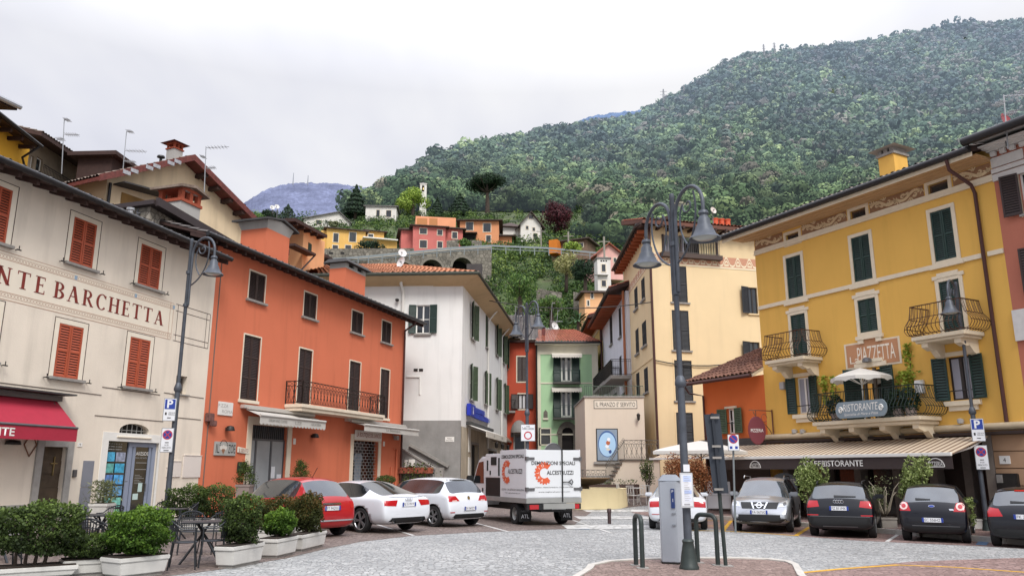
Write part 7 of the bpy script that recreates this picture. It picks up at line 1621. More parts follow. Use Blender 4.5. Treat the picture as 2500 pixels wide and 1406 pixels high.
def tree(name, label, x, vb, vt, r, kind, m, n=1600, wpx=None, group=None, cat='tree', leaf=.38):
 B = atr(x, vb, r); T = atr(x, vt, r); H = T.z-B.z; W = (atr(x+wpx/2, vb, r)-atr(x-wpx/2, vb, r)).length/2 if wpx else H*.3
 t = thing(name, label, cat, B, 0, group); pts = []; nr = []
 if kind == 'cone':
  k = RNG.uniform(0, 1, n)**.6; a = RNG.uniform(0, 2*PI, n); rad = W*k*(.45+.55*RNG.uniform(0, 1, n)**.4)*(1+.18*np.sin(k*38))
  C = np.stack([rad*np.cos(a), rad*np.sin(a), H*(1-k*.92)], 1); D = np.stack([np.cos(a), np.sin(a), np.full(n, .5)], 1)
 elif kind == 'umbrella':
  C = []; D = []
  for j in range(26):
   a = RNG.uniform(0, 2*PI); q = W*RNG.uniform(0, 1)**.5*.82; c, d = ball_pts(n//26, (q*math.cos(a), q*math.sin(a), H*(.86-.2*(q/W)**2)), (W*.27, W*.27, H*.11)); C.append(c); D.append(d)
  C = np.concatenate(C); D = np.concatenate(D)
 else:
  C = []; D = []; kk = 16; lo_ = .32 if kind == 'round' else .12
  for j in range(kk):
   d_ = RNG.normal(size=3); d_ /= np.linalg.norm(d_); q = RNG.uniform(.35, .78)
   c, d = ball_pts(n//kk, (d_[0]*W*q, d_[1]*W*q, H*(lo_+(1-lo_)/2)+d_[2]*H*(1-lo_)/2*q), (W*.42, W*.42, H*(1-lo_)*.22)); C.append(c); D.append(d)
  C = np.concatenate(C); D = np.concatenate(D)
 V, F_, to = leaf_quads(C, leaf*(r/150), .6, nrm=D); np_mesh('crown', V, F_, m, t, to)
 mb = MB(); mb.tube([(0, 0, -1.5), (.1, 0, H*.3), (0, .05, H*.62), (0, 0, H*.85)], [W*.1+.12, W*.08+.09, W*.05+.06, .03], 8)
 if kind in ('umbrella', 'round'):
  for j in range(7): a = j*.9+RNG.uniform(-.3, .3); mb.tube([(0, 0, H*(.5 if kind == 'round' else .58)), (W*.3*math.cos(a), W*.3*math.sin(a), H*.66), (W*.68*math.cos(a), W*.68*math.sin(a), H*.8)], [.09*W*.5+.05, .06, .03], 5)
 mb.build('trunk', BARK, t, smooth=True); return t
tree('conifer', 'tall dark conifer beside the white hilltop bungalow', 867, 532, 450, 200, 'cone', DGL, 4500, 70)
tree('lime_tree', 'pale spring green tree in front of the bell tower', 1007, 530, 456, 200, 'col', LG, 4200, 82)
tree('umbrella_pine', 'wide umbrella pine on a bare trunk against the forest', 1189, 540, 421, 212, 'umbrella', DGL, 6500, 116, cat='pine tree')
tree('yew_tree', 'small dark conical yew right of the bell tower', 1067, 530, 482, 208, 'cone', DGL, 2600, 40)
tree('cedar', 'broad dark cedar between the yew and the umbrella pine', 1122, 534, 472, 210, 'cone', DGL, 4000, 74)
tree('copper_beech', 'large dark red beech behind the white gabled house', 1362, 590, 493, 170, 'col', BE, 4200, 86)
tree('bushy_tree', 'bright green bushy tree behind the red gable roof', 628, 585, 516, 150, 'round', MG, 1600, 58); tree('palm_thicket', 'dark feathery tree beside the satellite dishes', 700, 560, 498, 175, 'cone', DGL, 1500, 90); tree('dark_shrub_tree', 'low dark tree left of the long grey roof', 655, 560, 508, 178, 'round', DGL, 1200, 46); tree('grey_bare_tree', 'greyish twiggy tree against the white house wall', 815, 566, 538, 172, 'round', OL, 700, 30); tree('grey_leaved_tree', 'grey green tree below the forest edge right of the beech', 1430, 600, 545, 180, 'round', OL, 1600, 90)
tree('round_shrub_tree', 'big yellow green rounded tree above the white building roof', 1268, 775, 668, 98, 'round', MG, 2600, 100); tree('bamboo_clump', 'pale yellowish bamboo clump on the slope', 1382, 690, 612, 118, 'col', BM, 1800, 60, cat='bamboo'); tree('garden_tree', 'light green garden tree beside the orange garage box', 1398, 640, 588, 128, 'round', LG, 1200, 52); tree('slope_tree', 'mid green tree low on the slope over the lane roofs', 1345, 800, 716, 92, 'round', MG, 1800, 80); tree('dark_slope_tree', 'dark tree on the slope left of the white tower house', 1428, 712, 630, 112, 'round', DGL, 2200, 70)
tree('villa_garden_tree', 'small dark green garden bush tree left of the pink house terrace', 905, 615, 590, 140, 'col', DGL, 1200, 80); tree('ivy_bush', 'ivy covered bush between the two stone garden walls', 1134, 608, 584, 145, 'col', MG, 900, 34)
for i, (x, vb, vt, r, wp_, lb) in enumerate(((1430, 590, 470, 235, 80, 'tall rounded tree at the forest edge behind the grey green tree'), (1810, 570, 470, 230, 110, 'large rounded green tree left of the yellow building roof'), (1560, 590, 530, 180, 70, 'dark green tree above the tall cream roof'))): tree('woodland_tree', lb, x, vb, vt, r, 'round', MG, 2200, wp_, leaf=.3)
pt_ = atr(1412, 808, 84); pm = thing('palm_tree', 'small fan palm above the red roof of the green house', 'palm', pt_); MB().tube([(0, 0, -2), (0, 0, 1.0)], .16, 8).build('trunk', BARK, pm); mb = MB()
for k in range(40):
 a = RNG.uniform(0, 2*PI); e = RNG.uniform(-.2, 1.3); L = RNG.uniform(1.2, 1.9); d = Vector((math.cos(a)*math.cos(e), math.sin(a)*math.cos(e), math.sin(e))); q = Vector((0, 0, 1.0))
 sd_ = d.cross(Vector((0, 0, 1))).normalized()*.16; mb.face(q, q+d*L*.6+sd_, q+d*L-Vector((0, 0, .35)), q+d*L*.6-sd_)
mb.build('crown', mat('palm_green', '3d5a34', .6, var=.3, vs=3), pm)
C = []; D = []; T = []
def patch(x0, x1, v0, v1, n, R, tone, k=60):
 for _ in range(n):
  x, v = RNG.uniform(x0, x1), RNG.uniform(v0, v1); r = np.interp(-v, [-q for q in NV], NR); P = atr(x, v, r); rr = R*RNG.uniform(.6, 1.4)
  c, d = ball_pts(k, (P.x, P.y, P.z+rr*.4), (rr, rr, rr*.8), .3); C.append(c); D.append(d); T.append(np.full(k, np.clip(tone+RNG.normal(0, .22), 0, 1)))
patch(1090, 1230, 585, 612, 60, 1.0, .5, 50); patch(1120, 1480, 610, 830, 330, 1.6, .35, 80); patch(1150, 1330, 615, 680, 60, 1.5, .7, 70); patch(1180, 1480, 760, 960, 90, 1.6, .3, 70)
patch(600, 1000, 525, 560, 90, 1.3, .3, 50); patch(870, 1010, 516, 556, 80, 1.2, .55, 50); patch(860, 1500, 522, 600, 260, 1.2, .4, 50); patch(880, 1230, 526, 545, 90, 1.0, .4, 50); patch(1100, 1350, 560, 612, 110, 1.3, .45, 50); patch(1320, 1560, 560, 640, 130, 1.6, .4, 50); patch(770, 1010, 590, 606, 30, .8, .3, 40); patch(600, 800, 560, 640, 60, 1.4, .35, 50)
SL = leaf_mat('slope_leaves', '24381f', '48632f', '86994f')
V, F_, to = leaf_quads(np.concatenate(C), .42, .65, nrm=np.concatenate(D), tone=np.concatenate(T)); tag(np_mesh('hillside_shrubbery', V, F_, SL, None, to), 'mixed green shrubs and creepers covering the terraced slope between the houses', 'shrubbery', kind='stuff')
MET = mat('mast_grey', '8b8f96', .5, metal=.4)
for i, (x, vb, vt, r, lb) in enumerate(((715, 448, 422, 2900, 'left of the two masts on the blue hill'), (751, 448, 428, 2900, 'right of the two masts on the blue hill'))):
 B = atr(x, vb+4, r); T_ = atr(x, vt, r); t = thing('radio_mast', 'thin radio mast, '+lb, 'mast', B, 0, 'masts on the blue hill'); MB().tube([(0, 0, 0), (0, 0, T_.z-B.z)], [2.2, 1.0], 6).build('pole', MET, t)
for i, (x, vb, vt, lb) in enumerate(((1622, 265, 218, 'left of the lower pair on the forest ridge'), (1672, 245, 208, 'right of the lower pair on the forest ridge'), (1866, 125, 108, 'left of the upper pair on the forest ridge'), (1892, 120, 104, 'right of the upper pair on the forest ridge'))):
 r = np.interp(x, RX, RR)-12; B = atr(x, vb+12, r); T_ = atr(x, vt, r); H = T_.z-B.z; t = thing('power_pylon', 'lattice power pylon, '+lb, 'pylon', B, 0, 'power pylons on the ridge'); mb = MB(); w_ = H*.06
 for sx in (-1, 1):
  for sy in (-1, 1): mb.bar((sx*w_, sy*w_, 0), (sx*w_*.2, sy*w_*.2, H), .35)
 for k in range(8): z_ = H*k/8; s_ = 1-.8*k/8; s2 = 1-.8*(k+1)/8; mb.bar((-w_*s_, -w_*s_, z_), (w_*s2, -w_*s2, H*(k+1)/8), .25); mb.bar((w_*s_, -w_*s_, z_), (-w_*s2, -w_*s2, H*(k+1)/8), .25)
 for q in (.62, .76, .9): mb.bar((-H*.14*(1.2-q*.3), 0, H*q), (H*.14*(1.2-q*.3), 0, H*q), .35)
 mb.build('lattice', MET, t)
for x, vb, vt, r, lb in ((1321, 595, 556, 150, 'pale wooden pole below the white gabled house'), (1388, 600, 566, 135, 'grey pole with cables beside the flat roofed house'), (1476, 640, 578, 118, 'wooden pole with crossarm behind the white tower house')):
 B = atr(x, vb, r); T_ = atr(x, vt, r); t = thing('utility_pole', lb, 'pole', B); MB().tube([(0, 0, -2), (0, 0, T_.z-B.z)], .16, 6).bar((-.9, 0, T_.z-B.z-.8), (.9, 0, T_.z-B.z-.8), .12).build('pole', mat('grey_pole_wood', '8d877c', .8, var=.15), t)
def cable(label, pts, rad=.02, m=None, sag=0):
 P = [Vector(p) for p in pts]; o = P[0]; Q = []
 for a, b in zip(P, P[1:]): Q += [a.lerp(b, k/10)-Vector((0, 0, sag*4*(k/10)*(1-k/10)))-o for k in range(11)]
 t = thing('overhead_cable', label, 'cable', o); MB().tube(Q, rad, 5).build('wire', m or mat('dark_cable', '3b3936', .7), t)
cable('thin cable strung across the lane from the white building to the tall cream house', [Fw2.world(6, -.1, Fw2.uz(1175, 735)[1]), tuple(Ft.world(.1, -.1, Ft.uz(1590, 738)[1]))], .03, sag=.5)
cable('dark cable sagging across the tall cream front', [tuple(Ft.world(.1, -.1, Ft.uz(1598, 880)[1])), tuple(Ft.world(8.2, -.1, Ft.uz(1850, 850)[1]))], .035, sag=.6)
cable('dark cable running between the hillside poles', [tuple(atr(1321, 560, 150)), tuple(atr(1388, 572, 135))], .05, sag=1.2)
def antenna(label, x, vb, vt, r, style=0, wpx=40, rot=0):
 B = atr(x, vb, r); T_ = atr(x+(6 if style == 1 else 0), vt, r); d = T_-B; t = thing('roof_antenna', label, 'antenna', B, 0, 'antennas on the left roofs' if x < 600 else None); m_ = mat('antenna_metal', 'a3a5a8', .4, metal=.5); pp = r/1932
 mb = MB(); mb.tube([(0, 0, -1), d], .022, 6); mb.build('mast', m_, t); W = wpx*pp
 for k, (q, s_, ln) in enumerate([((.98, .3, .4), (.55, 1, 1), (.42, -.4, .5)), ((1, .8, .35), (.38, 1, 1.1), (.05, .7, .6)), ((.95, 1, 1.15), (.6, -.3, .3), (.2, .6, .5))][style]):
  c = d*q; e = c+Vector((W*ln*(1 if s_ > 0 else -1), 0, W*.06*(1 if style == 2 else -.5))); mb = MB(); mb.tube([c, e], .016, 5)
  for j in range(1, 7): p_ = c.lerp(e, j/7); mb.tube([p_+Vector((0, -.22, 0)), p_+Vector((0, .22, 0))], .01, 4); mb.tube([p_+Vector((0, 0, -.05)), p_+Vector((0, 0, .05))], .012, 4)
  mb.build('aerial', m_, t)
antenna('roof aerial with slanting arms, leftmost above the shadowed balcony house', 157, 375, 291, 40, 0, 34); antenna('hook topped aerial over the dark dormer roof', 303, 398, 321, 41, 1, 46); antenna('aerial with a long upper boom at the red gable slope', 503, 425, 358, 38, 2, 48)
antenna('bent mast aerial on the stone slab roof behind the lamp', 1258, 800, 748, 70, 0, 16); antenna('tall bare aerial mast above the red tiled roof', 1342, 812, 740, 70, 1, 22); antenna('short aerial on the red roof of the green house', 1356, 800, 758, 74, 1, 14)
def dish(label, x, v, rpx, r, m, mast=None, tilt=(-.5, 0, .5)):
 C0 = atr(x, v, r); R = rpx*r/1932*1.0; t = thing('satellite_dish', label, 'satellite dish', C0);
 o = MB().lathe([(R*math.sin(k*.15)/math.sin(.9), -R*.45*(1-math.cos(k*.15))) for k in range(7)][::1], (0, 0, 0), 20, 'y').build('reflector', m, t, smooth=True); o.rotation_euler = (tilt[0]*.5, 0, tilt[2])
 MB().tube([(0, 0, -R*.2), (0, -R*.9, -R*.1)], .02, 5).box(-.06, .06, -R*.95, -R*.8, -R*.18, 0).build('receiver', GREYM, t); MB().tube([(0, .05, 0), (0, .15, -R*.6), (0, .15, -(mast or R*2.2))], .03, 6).build('mast', GREYM, t); return t
WDISH = mat('white_dish', 'd3d3d1', .4); dish('white dish with a round logo above the white building roof', 982, 618, 11, 50, WDISH); dish('larger white dish just over the orange tiles', 980, 641, 14, 50, WDISH, tilt=(-.5, 0, -.7)); dish('left one of the twin dishes behind the orange chimney', 665, 507, 6, 60, WDISH); dish('right one of the twin dishes behind the orange chimney', 676, 505, 6, 60, WDISH, 2.0); dish('grey dish leaning against the stone annex', 345, 523, 14, 30, mat('grey_dish', '77797f', .5), tilt=(-.4, 0, 1.0)); dish('white dish on the red roof of the green house', 1354, 796, 10, 70, WDISH, tilt=(-.4, 0, .6)); dish('pale dish above the tall cream roof', 1741, 514, 9, 48, mat('cream_dish', 'c9bfb6', .4), 2.5); dish('dark red dish on the pink building roof', 2457, 301, 23, 27.6, mat('red_dish', '8e2f35', .45), .7)
antenna('white comb aerial above the dark red dish', 2450, 290, 232, 27.2, 2, 60)
# street lamps and signs
LAMPM = mat('slate_grey_lamp_paint', '4a4f57', .5, metal=.25, var=.2, vs=5, bump=.1); DGM = mat('dark_green_grey_paint', '2f3836', .5, metal=.2, var=.15, vs=6)
def lamp(label, px, base, H, double=True, side=1, rz=0, bulb=None, dz=0, group=None):
 B = gp(*base, dz); t = thing('street_lamp', label, 'street lamp', B, rz, group)
 mb = MB(); s = H/7
 mb.lathe([(.0, 0), (.17, 0), (.17, .04), (.15, .07), (.135, .2), (.11, .34), (.095, .43), (.105, .46), (.09, .49), (.07, .5)], n=18).build('base', DGM, t, smooth=40)
 mb = MB(); mb.lathe([(.072, .48), (.068, 3.2*s), (.068, 3.3*s)], n=14).lathe([(.05, 3.3*s), (.046, H-.05), (.056, H-.03), (.04, H+.05), (0, H+.06)], n=14)
 mb.build('pole', LAMPM, t, smooth=40)
 MB().lathe([(.068, 3.22*s), (.105, 3.27*s), (.105, 3.33*s), (.07, 3.42*s), (.048, 3.45*s)], n=16).build('collar', LAMPM, t, smooth=40)
 for q in (H-.95, H-1.9): MB().lathe([(.046, q-.05), (.078, q-.04), (.078, q+.04), (.046, q+.05)], n=12).build('ring', LAMPM, t)
 for k, sd in enumerate((-1, 1) if double else (side,)):
  z0 = H-1.9; o = 0; R = .45; x0 = .09*sd
  z1 = H-.45
  P_ = [Vector((x0, 0, z0+o*.3)), Vector((x0, 0, z1))]+[Vector((x0+sd*(R-R*math.cos(a)), 0, z1+R*math.sin(a))) for a in np.linspace(0, PI, 15)[1:]]+[Vector((x0+sd*2*R, 0, z1-.22))]
  a_ = MB().tube(P_, .035, 8).build('arm', LAMPM, t, smooth=50)
  sp = [Vector((x0+sd*(.05+.62*q), 0, z1-.75+.75*q+.25*math.sin(q*3))) for q in np.linspace(0, 1, 8)]
  c_ = Vector((x0+sd*.42, 0, z1+.12)); sp2 = [c_+Vector((sd*r_*math.cos(a), 0, r_*math.sin(a))) for a, r_ in zip(np.linspace(2.8, 9.0, 22), np.linspace(.17, .03, 22))]
  MB().tube(bez([(x0, 0, z1-.9), (x0+sd*.5, 0, z1-.75), (x0+sd*.8, 0, z1-.2), (x0+sd*.62, 0, z1+R*.72)]), .02, 6).tube(bez([(x0+sd*.35, 0, z1-.62), (x0+sd*.05, 0, z1-.3), (x0+sd*.15, 0, z1+.1), sp2[0]], 8)+sp2, .018, 6).build('scroll', LAMPM, a_, smooth=50)
  hx, hz = x0+sd*2*R, z1-.2
  h = MB().lathe([(.035, .07), (.08, .05), (.095, 0), (.07, -.04), (.08, -.07), (.11, -.11), (.115, -.2), (.15, -.25), (.155, -.28), (.18, -.33), (.21, -.40), (.27, -.45), (.29, -.48), (.27, -.465), (.2, -.40), (.0, -.4)], (hx, 0, hz), 24).build('lamp_shade', LAMPM, a_, smooth=40)
  MB().lathe([(.22, -.44), (.15, -.48), (0, -.49)], (hx, 0, hz), 20).build('lens', mat('milky_lens', '9fa39d', .25), h, smooth=True)
 return t, B
def fit_h(px_top, base, dz=0):
 B = gp(*base, dz); d = ray(*px_top); return CAMZ+d.z*B.y/d.y-B.z
def standing(u, v_top, base): return fit_h((u, v_top), base)
LB = (1683, 1388); H = fit_h((1643, 480), LB, ISL); lc, LBp = lamp('tall grey double armed street lamp on the brick traffic island', None, LB, H, True, rz=-1.2, dz=ISL, group='street lamps of the square')
LL = (401, 1300); lamp('grey single armed street lamp in front of the cream building carrying two signs', None, LL, fit_h((447, 587), LL), False, 1, rz=-.5, group='street lamps of the square'); LLp = gp(*LL)
LR = (2413, 1306); lamp('grey single armed street lamp beside the dark hatchback at the right carrying two signs', None, LR, fit_h((2344, 692), LR), False, -1, rz=.8, group='street lamps of the square'); LRp = gp(*LR)
LM = (1288, 1262); lamp('double armed street lamp behind the white truck at the lane mouth', None, LM, fit_h((1284, 742), LM), True, rz=-1.12, group='street lamps of the square'); LMp = gp(*LM)
SBLUE = mat('sign_blue', '1f3a8f', .35); SRED = mat('sign_red', 'b0323c', .4); SWH = mat('sign_white', 'd6d8dc', .4); SGREY = mat('sign_back_grey', '8b8e90', .45, metal=.4)
def sign(name, label, P, yaw, w, h, kind, group=None):
 t = thing(name, label, 'sign', P, yaw, group); b = MB().box(-w/2, w/2, -.012, .012, -h/2, h/2).build('plate', [SGREY], t, bevel=.004)
 f = MB().box(-w/2+.015, w/2-.015, -.016, -.0125, -h/2+.015, h/2-.015).build('face', SWH, t); y = -.019
 MB().box(-.05, .05, .012, .09, h*.25, h*.3).box(-.05, .05, .012, .09, -h*.3, -h*.25).build('clamp', SGREY, t)
 small = lambda z, wd, hh=.022, x=0: MB().box(x-wd/2, x+wd/2, y-.001, y+.002, z-hh/2, z+hh/2).build('small_print', BLKL, f)
 if kind == 'P':
  MB().box(-w/2+.03, w/2-.03, y, y+.003, h*.02, h/2-.03).build('blue_field', SBLUE, f); text('P', SWH, f, XM((0, y-.003, h*.25)), h=h*.36, offset=.03)
  text('ORE 8-20', BLKL, f, XM((.06, y, -h*.14)), w=w*.5, h=.04); text('FERIALI', BLKL, f, XM((.06, y, -h*.22)), w=w*.5, h=.035); MB().box(-w*.34, -w*.2, y, y+.002, -h*.24, -h*.12).build('meter_emblem', BLKL, f); small(-h*.36, w*.3)
 elif kind in ('X', 'N'):
  zc = h*.22; r = w*.40
  MB().lathe([(0, 0), (r, 0), (r, .003), (0, .003)], (0, y, zc), 28, 'y').build('red_disc', SRED, f); o = MB().lathe([(0, 0), (r*.8, 0), (r*.8, .003), (0, .003)], (0, y-.003, zc), 28, 'y').build('blue_disc', SBLUE, f)
  mb = MB()
  for sx in ((-1, 1) if kind == 'X' else (1,)): mb.bar((-sx*r*.62, y-.006, zc+r*.62), (sx*r*.62, y-.006, zc-r*.62), r*.2, .004, up=(0, 1, 0))
  mb.build('red_bar', SRED, o)
  if kind == 'X': small(-h*.1, w*.3); text('8-20', BLKL, f, XM((0, y, -h*.2)), w=w*.3, h=.045); text('MERCATO', BLKL, f, XM((0, y, -h*.31)), w=w*.7, h=.05); small(-h*.42, w*.4)
  else: MB().box(-w*.35, -w*.12, y, y+.003, -h*.38, -h*.22).build('blue_field', SBLUE, f); MB().box(w*.12, w*.35, y, y+.003, -h*.38, -h*.22).build('blue_field', SBLUE, f)
 elif kind == 'O':
  zc = -h*.16; r = w*.28; MB().lathe([(r, .003), (r, -.002), (r*.72, -.002), (r*.72, .003)], (0, y, zc), 28, 'y').build('red_ring', SRED, f)
  text('zona', BLKL, f, XM((0, y, h*.38)), w=w*.26, h=.05); text('Traffico Limitato', BLKL, f, XM((0, y, h*.26)), w=w*.86, h=.1)
 return t
def at_pole(B, px): d = ray(*px); k = B.y-.14; return Vector((d.x*k/d.y, k, CAMZ+d.z*k/d.y))
def sgn_size(P, wpx): return wpx*(P.y*CT+(P.z-CAMZ)*ST)/FOC
for B, pa, pb, lab, yaw in ((LLp, (414.5, 999.5), (408, 1074), 'on the left lamp post in front of the cream building', .25), (LRp, (2387, 1049), (2396.5, 1116), 'on the right lamp post beside the striped awning', -.35)):
 P = at_pole(B, pa); w_ = sgn_size(P, 29); sign('parking_sign', 'blue P parking sign '+lab, P, yaw, w_, w_*1.9, 'P'); P = at_pole(B, pb); sign('no_stopping_sign', 'crossed red no stopping sign '+lab, P, yaw, w_*.98, w_*2.0, 'X')
P = at_pole(LMp, (1289, 1056)); w_ = sgn_size(P, 35); sign('traffic_zone_sign', 'white limited traffic sign with a red ring on the lamp behind the truck', P, 0, w_, w_*1.15, 'O')
def post(name, label, base, px_top, r, m, dz=0, foot=True, cat='post'):
 B = gp(*base, dz); d = ray(*px_top); Hh = CAMZ+d.z*B.y/d.y-B.z; t = thing(name, label, cat, B); MB().tube([(0, 0, 0), ((d.x/d.y*B.y)-B.x, 0, Hh)], r, 10).build('pole', m, t, smooth=40)
 if foot: MB().box(-.12, .12, -.12, .12, -.01, .012).build('foot_plate', STONE, t)
 return t, B
t, B = post('sign_post', 'thin grey post of the no parking sign behind the silver car', (1796, 1300), (1789, 1062), .03, mat('galvanised_rail', '7c8385', .5, metal=.4)); P = at_pole(B, (1790.5, 1080)); w_ = sgn_size(P, 27); sign('no_parking_sign', 'round blue and red no parking sign above the silver car', P, -.1, w_, w_*1.45, 'N')
t, B = post('sign_post', 'dark post of the two sided traffic board on the island', (1772, 1381), (1742, 1040), .035, DGM, ISL)
d = ray(1748, 1110); P = Vector((d.x*(B.y-.02)/d.y, B.y-.02, CAMZ+d.z*(B.y-.02)/d.y)); pt = thing('traffic_board', 'tall dark back side of a traffic board on the island post', 'sign', P, -.15); hh = .8*1.28; ww = .135*1.15
MB().prism([(-ww-.02, hh*.72), (ww-.05, hh*.74), (ww+.03, -hh*.67), (-ww+.07, -hh*.67)], -.02, .0).build('board', mat('dark_board', '353b44', .5, metal=.3, var=.08), pt); MB().bar((-.03, -.05, hh*.74), (.04, -.05, -hh*.67), .05, .05).build('stiffener', mat('dark_board2', '2a2f37', .5, metal=.3), pt)
for q in (.66, .15, -.05, -.6): MB().box(-.07+.0, .09, -.09, -.06, q*hh-.02, q*hh+.02).build('clip', STONE, pt)
P = at_pole(LBp, (1676, 1196)); P.y -= .03; tt = thing('timetable_board', 'white framed timetable board fixed to the central lamp post', 'board', P, -.08); k = sgn_size(P, 1)
w_, h_ = 31*k, 83*k; MB().box(-w_/2, w_/2, 0, .04, -h_/2, h_/2).build('frame', mat('pale_aluminium', 'c3c5c6', .4, metal=.3), tt, bevel=.006); o = MB().box(-w_*.42, w_*.42, -.004, -.001, -h_*.45, h_*.45).build('sheet', SWH, tt)
for z0, z1, x0, x1, c_ in ((.25, .42, -.25, .36, 'b8c7ea'), (.08, .23, -.2, .36, 'dcdde3'), (-.1, .0, -.2, .36, 'a9b8e0'), (-.32, -.13, -.2, .36, 'd5d8e4'), (-.42, -.38, -.25, .2, '9a9a9e')): MB().box(x0*w_, x1*w_, -.007, -.0045, z0*h_, z1*h_).build('printed_block', mat('print_'+c_, c_, .5), o)
for k2 in range(14): MB().box(-.19*w_, (.1+.2*((k2*7) % 5)/5)*w_, -.009, -.0072, (.39-k2*.052)*h_, (.4-k2*.052)*h_).build('small_print', mat('grey_letter', '9a9a98', .6), o)
P = at_pole(LBp, (1675, 1142)); P.y -= .03; MB_ = MB().box(-.055, .055, -.004, 0, -.062, .062).build('paper_note', SWH, None, loc=P); tag(MB_, 'small blank white paper note stuck above the timetable board', 'note')
B = gp(1645, 1376, ISL); k = sgn_size(Vector((B.x, B.y, 1)), 1); pm_ = thing('parking_meter', 'pale grey upright parking ticket machine on the island beside the lamp', 'parking meter', B, -.12); w_ = 54*k; hM = fit_h((1640, 1158), (1645, 1376), ISL)
PMG = mat('pale_blue_grey_metal', 'a6acb4', .4, metal=.15, var=.05, vs=2); d_ = w_*.8
mb = MB(); b_ = [(-w_/2, 0), (w_*.18, -.06), (w_/2, .03), (w_/2, d_), (-w_/2, d_)]; mb.prism(b_, 0.03, hM-.12, 'z'); mb.build('cabinet', PMG, pm_, bevel=.012)
mb = MB(); zt = hM-.118; tp = [(x, y, zt) for x, y in [(-w_/2-.02, -.02), (w_/2+.02, -.04), (w_/2+.02, d_+.02), (-w_/2-.02, d_+.02)]]; mb.hexa(tp, [(-w_*.3, d_*.3, hM), (w_*.3, d_*.3, hM), (w_*.3, d_, hM), (-w_*.3, d_, hM)]); mb.build('cap', mat('cap_grey', '83888e', .45, metal=.2), pm_, bevel=.008)
MB().prism([(x*1.04, y) for x, y in b_], 0, .028, 'z').build('plinth', IRON, pm_); sk = MB().box(w_*.0, w_*.17, -.068, -.056, hM*.62, hM*.84).build('blue_sticker', mat('sticker_blue', '22386e', .4), pm_); sk.rotation_euler = (0, 0, -.10)
text('P', SWH, sk, XM((w_*.085, -.073, hM*.81)), h=.05); text('1', SWH, sk, XM((w_*.085, -.073, hM*.71)), h=.06)
for z in (hM*.55, hM*.42): MB().box(w_*.0, w_*.16, -.07, -.05, z, z+.03).build('slot', mat('cap_grey', '83888e', .45, metal=.2), pm_)
def hoop(label, pa, pb, vt, dz):
 A, B = gp(*pa, dz), gp(*pb, dz); t = thing('hoop_barrier', label, 'barrier', A, 0, 'hoop barriers on the island'); b = B-A; Hh = fit_h(((pa[0]+pb[0])/2, vt), ((pa[0]+pb[0])/2, (pa[1]+pb[1])/2), dz); L = b.length; u = b.normalized(); r = min(.12, L*.4)
 P = [Vector((0, 0, 0)), Vector((0, 0, Hh-r))]+[u*(r-r*math.cos(a))+Vector((0, 0, Hh-r+r*math.sin(a))) for a in np.linspace(0, PI/2, 6)[1:]]+[u*(L-r+r*math.sin(a))+Vector((0, 0, Hh-r+r*math.cos(a))) for a in np.linspace(0, PI/2, 6)]+[b.copy()]
 MB().tube(P, .042, 10).build('hoop', DGM, t, smooth=50)
 for q in (Vector((0, 0, 0)), b): MB().box(q.x-.1, q.x+.1, q.y-.1, q.y+.1, q.z-.005, q.z+.012).build('foot_plate', STONE, t)
hoop('dark green hoop barrier left of the parking meter', (1553, 1379), (1569, 1386), 1259, ISL); hoop('dark green hoop barrier right of the central lamp', (1704, 1373), (1753, 1379), 1256, ISL)
B = gp(1488, 1278); t = thing('bollard', 'short dark bollard on the pedestrian crossing', 'bollard', B); MB().lathe([(0, 0), (.06, 0), (.06, .36), (.075, .37), (.075, .47), (.05, .5), (0, .5)], n=14).build('body', mat('brown_black_iron', '4a3a3a', .5, metal=.3), t, smooth=40)
# planters, box shrubs, cafe tables
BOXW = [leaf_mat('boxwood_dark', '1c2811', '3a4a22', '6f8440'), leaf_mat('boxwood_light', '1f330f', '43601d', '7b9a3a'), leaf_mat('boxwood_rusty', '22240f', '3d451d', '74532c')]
PLW = mat('white_planter', 'c9c7c2', .75, var=.08, vs=3, streak=.5, bump=.2); SOIL = mat('potting_soil', '2f261f', 1, var=.3, vs=20)
def planter(label, A, B, w, h, taper=.88, group='white planters around the terrace', m=None):
 """A, B: front lower corners of the box on the ground"""
 d = (B-A); L = d.length; rz = math.atan2(d.y, d.x); t = thing('planter', label, 'planter', A, rz, group); e = (1-taper)/2
 q = lambda k, z: [(L*k, w*k, z), (L*(1-k), w*k, z), (L*(1-k), w*(1-k), z), (L*k, w*(1-k), z)]
 MB().hexa(q(e, .05), q(0.02, h-.07)).hexa(q(0, h-.069), q(-.005, h)).build('trough', m or PLW, t, bevel=.012); MB().box(L*.03, L*.97, w*.05, w*.95, h+.002, h+.02).build('soil', SOIL, t); MB().box(L*e+.03, L*(1-e)-.03, w*e+.03, w*(1-e)-.03, 0, .05).build('foot', STONE, t); return t, rz, L
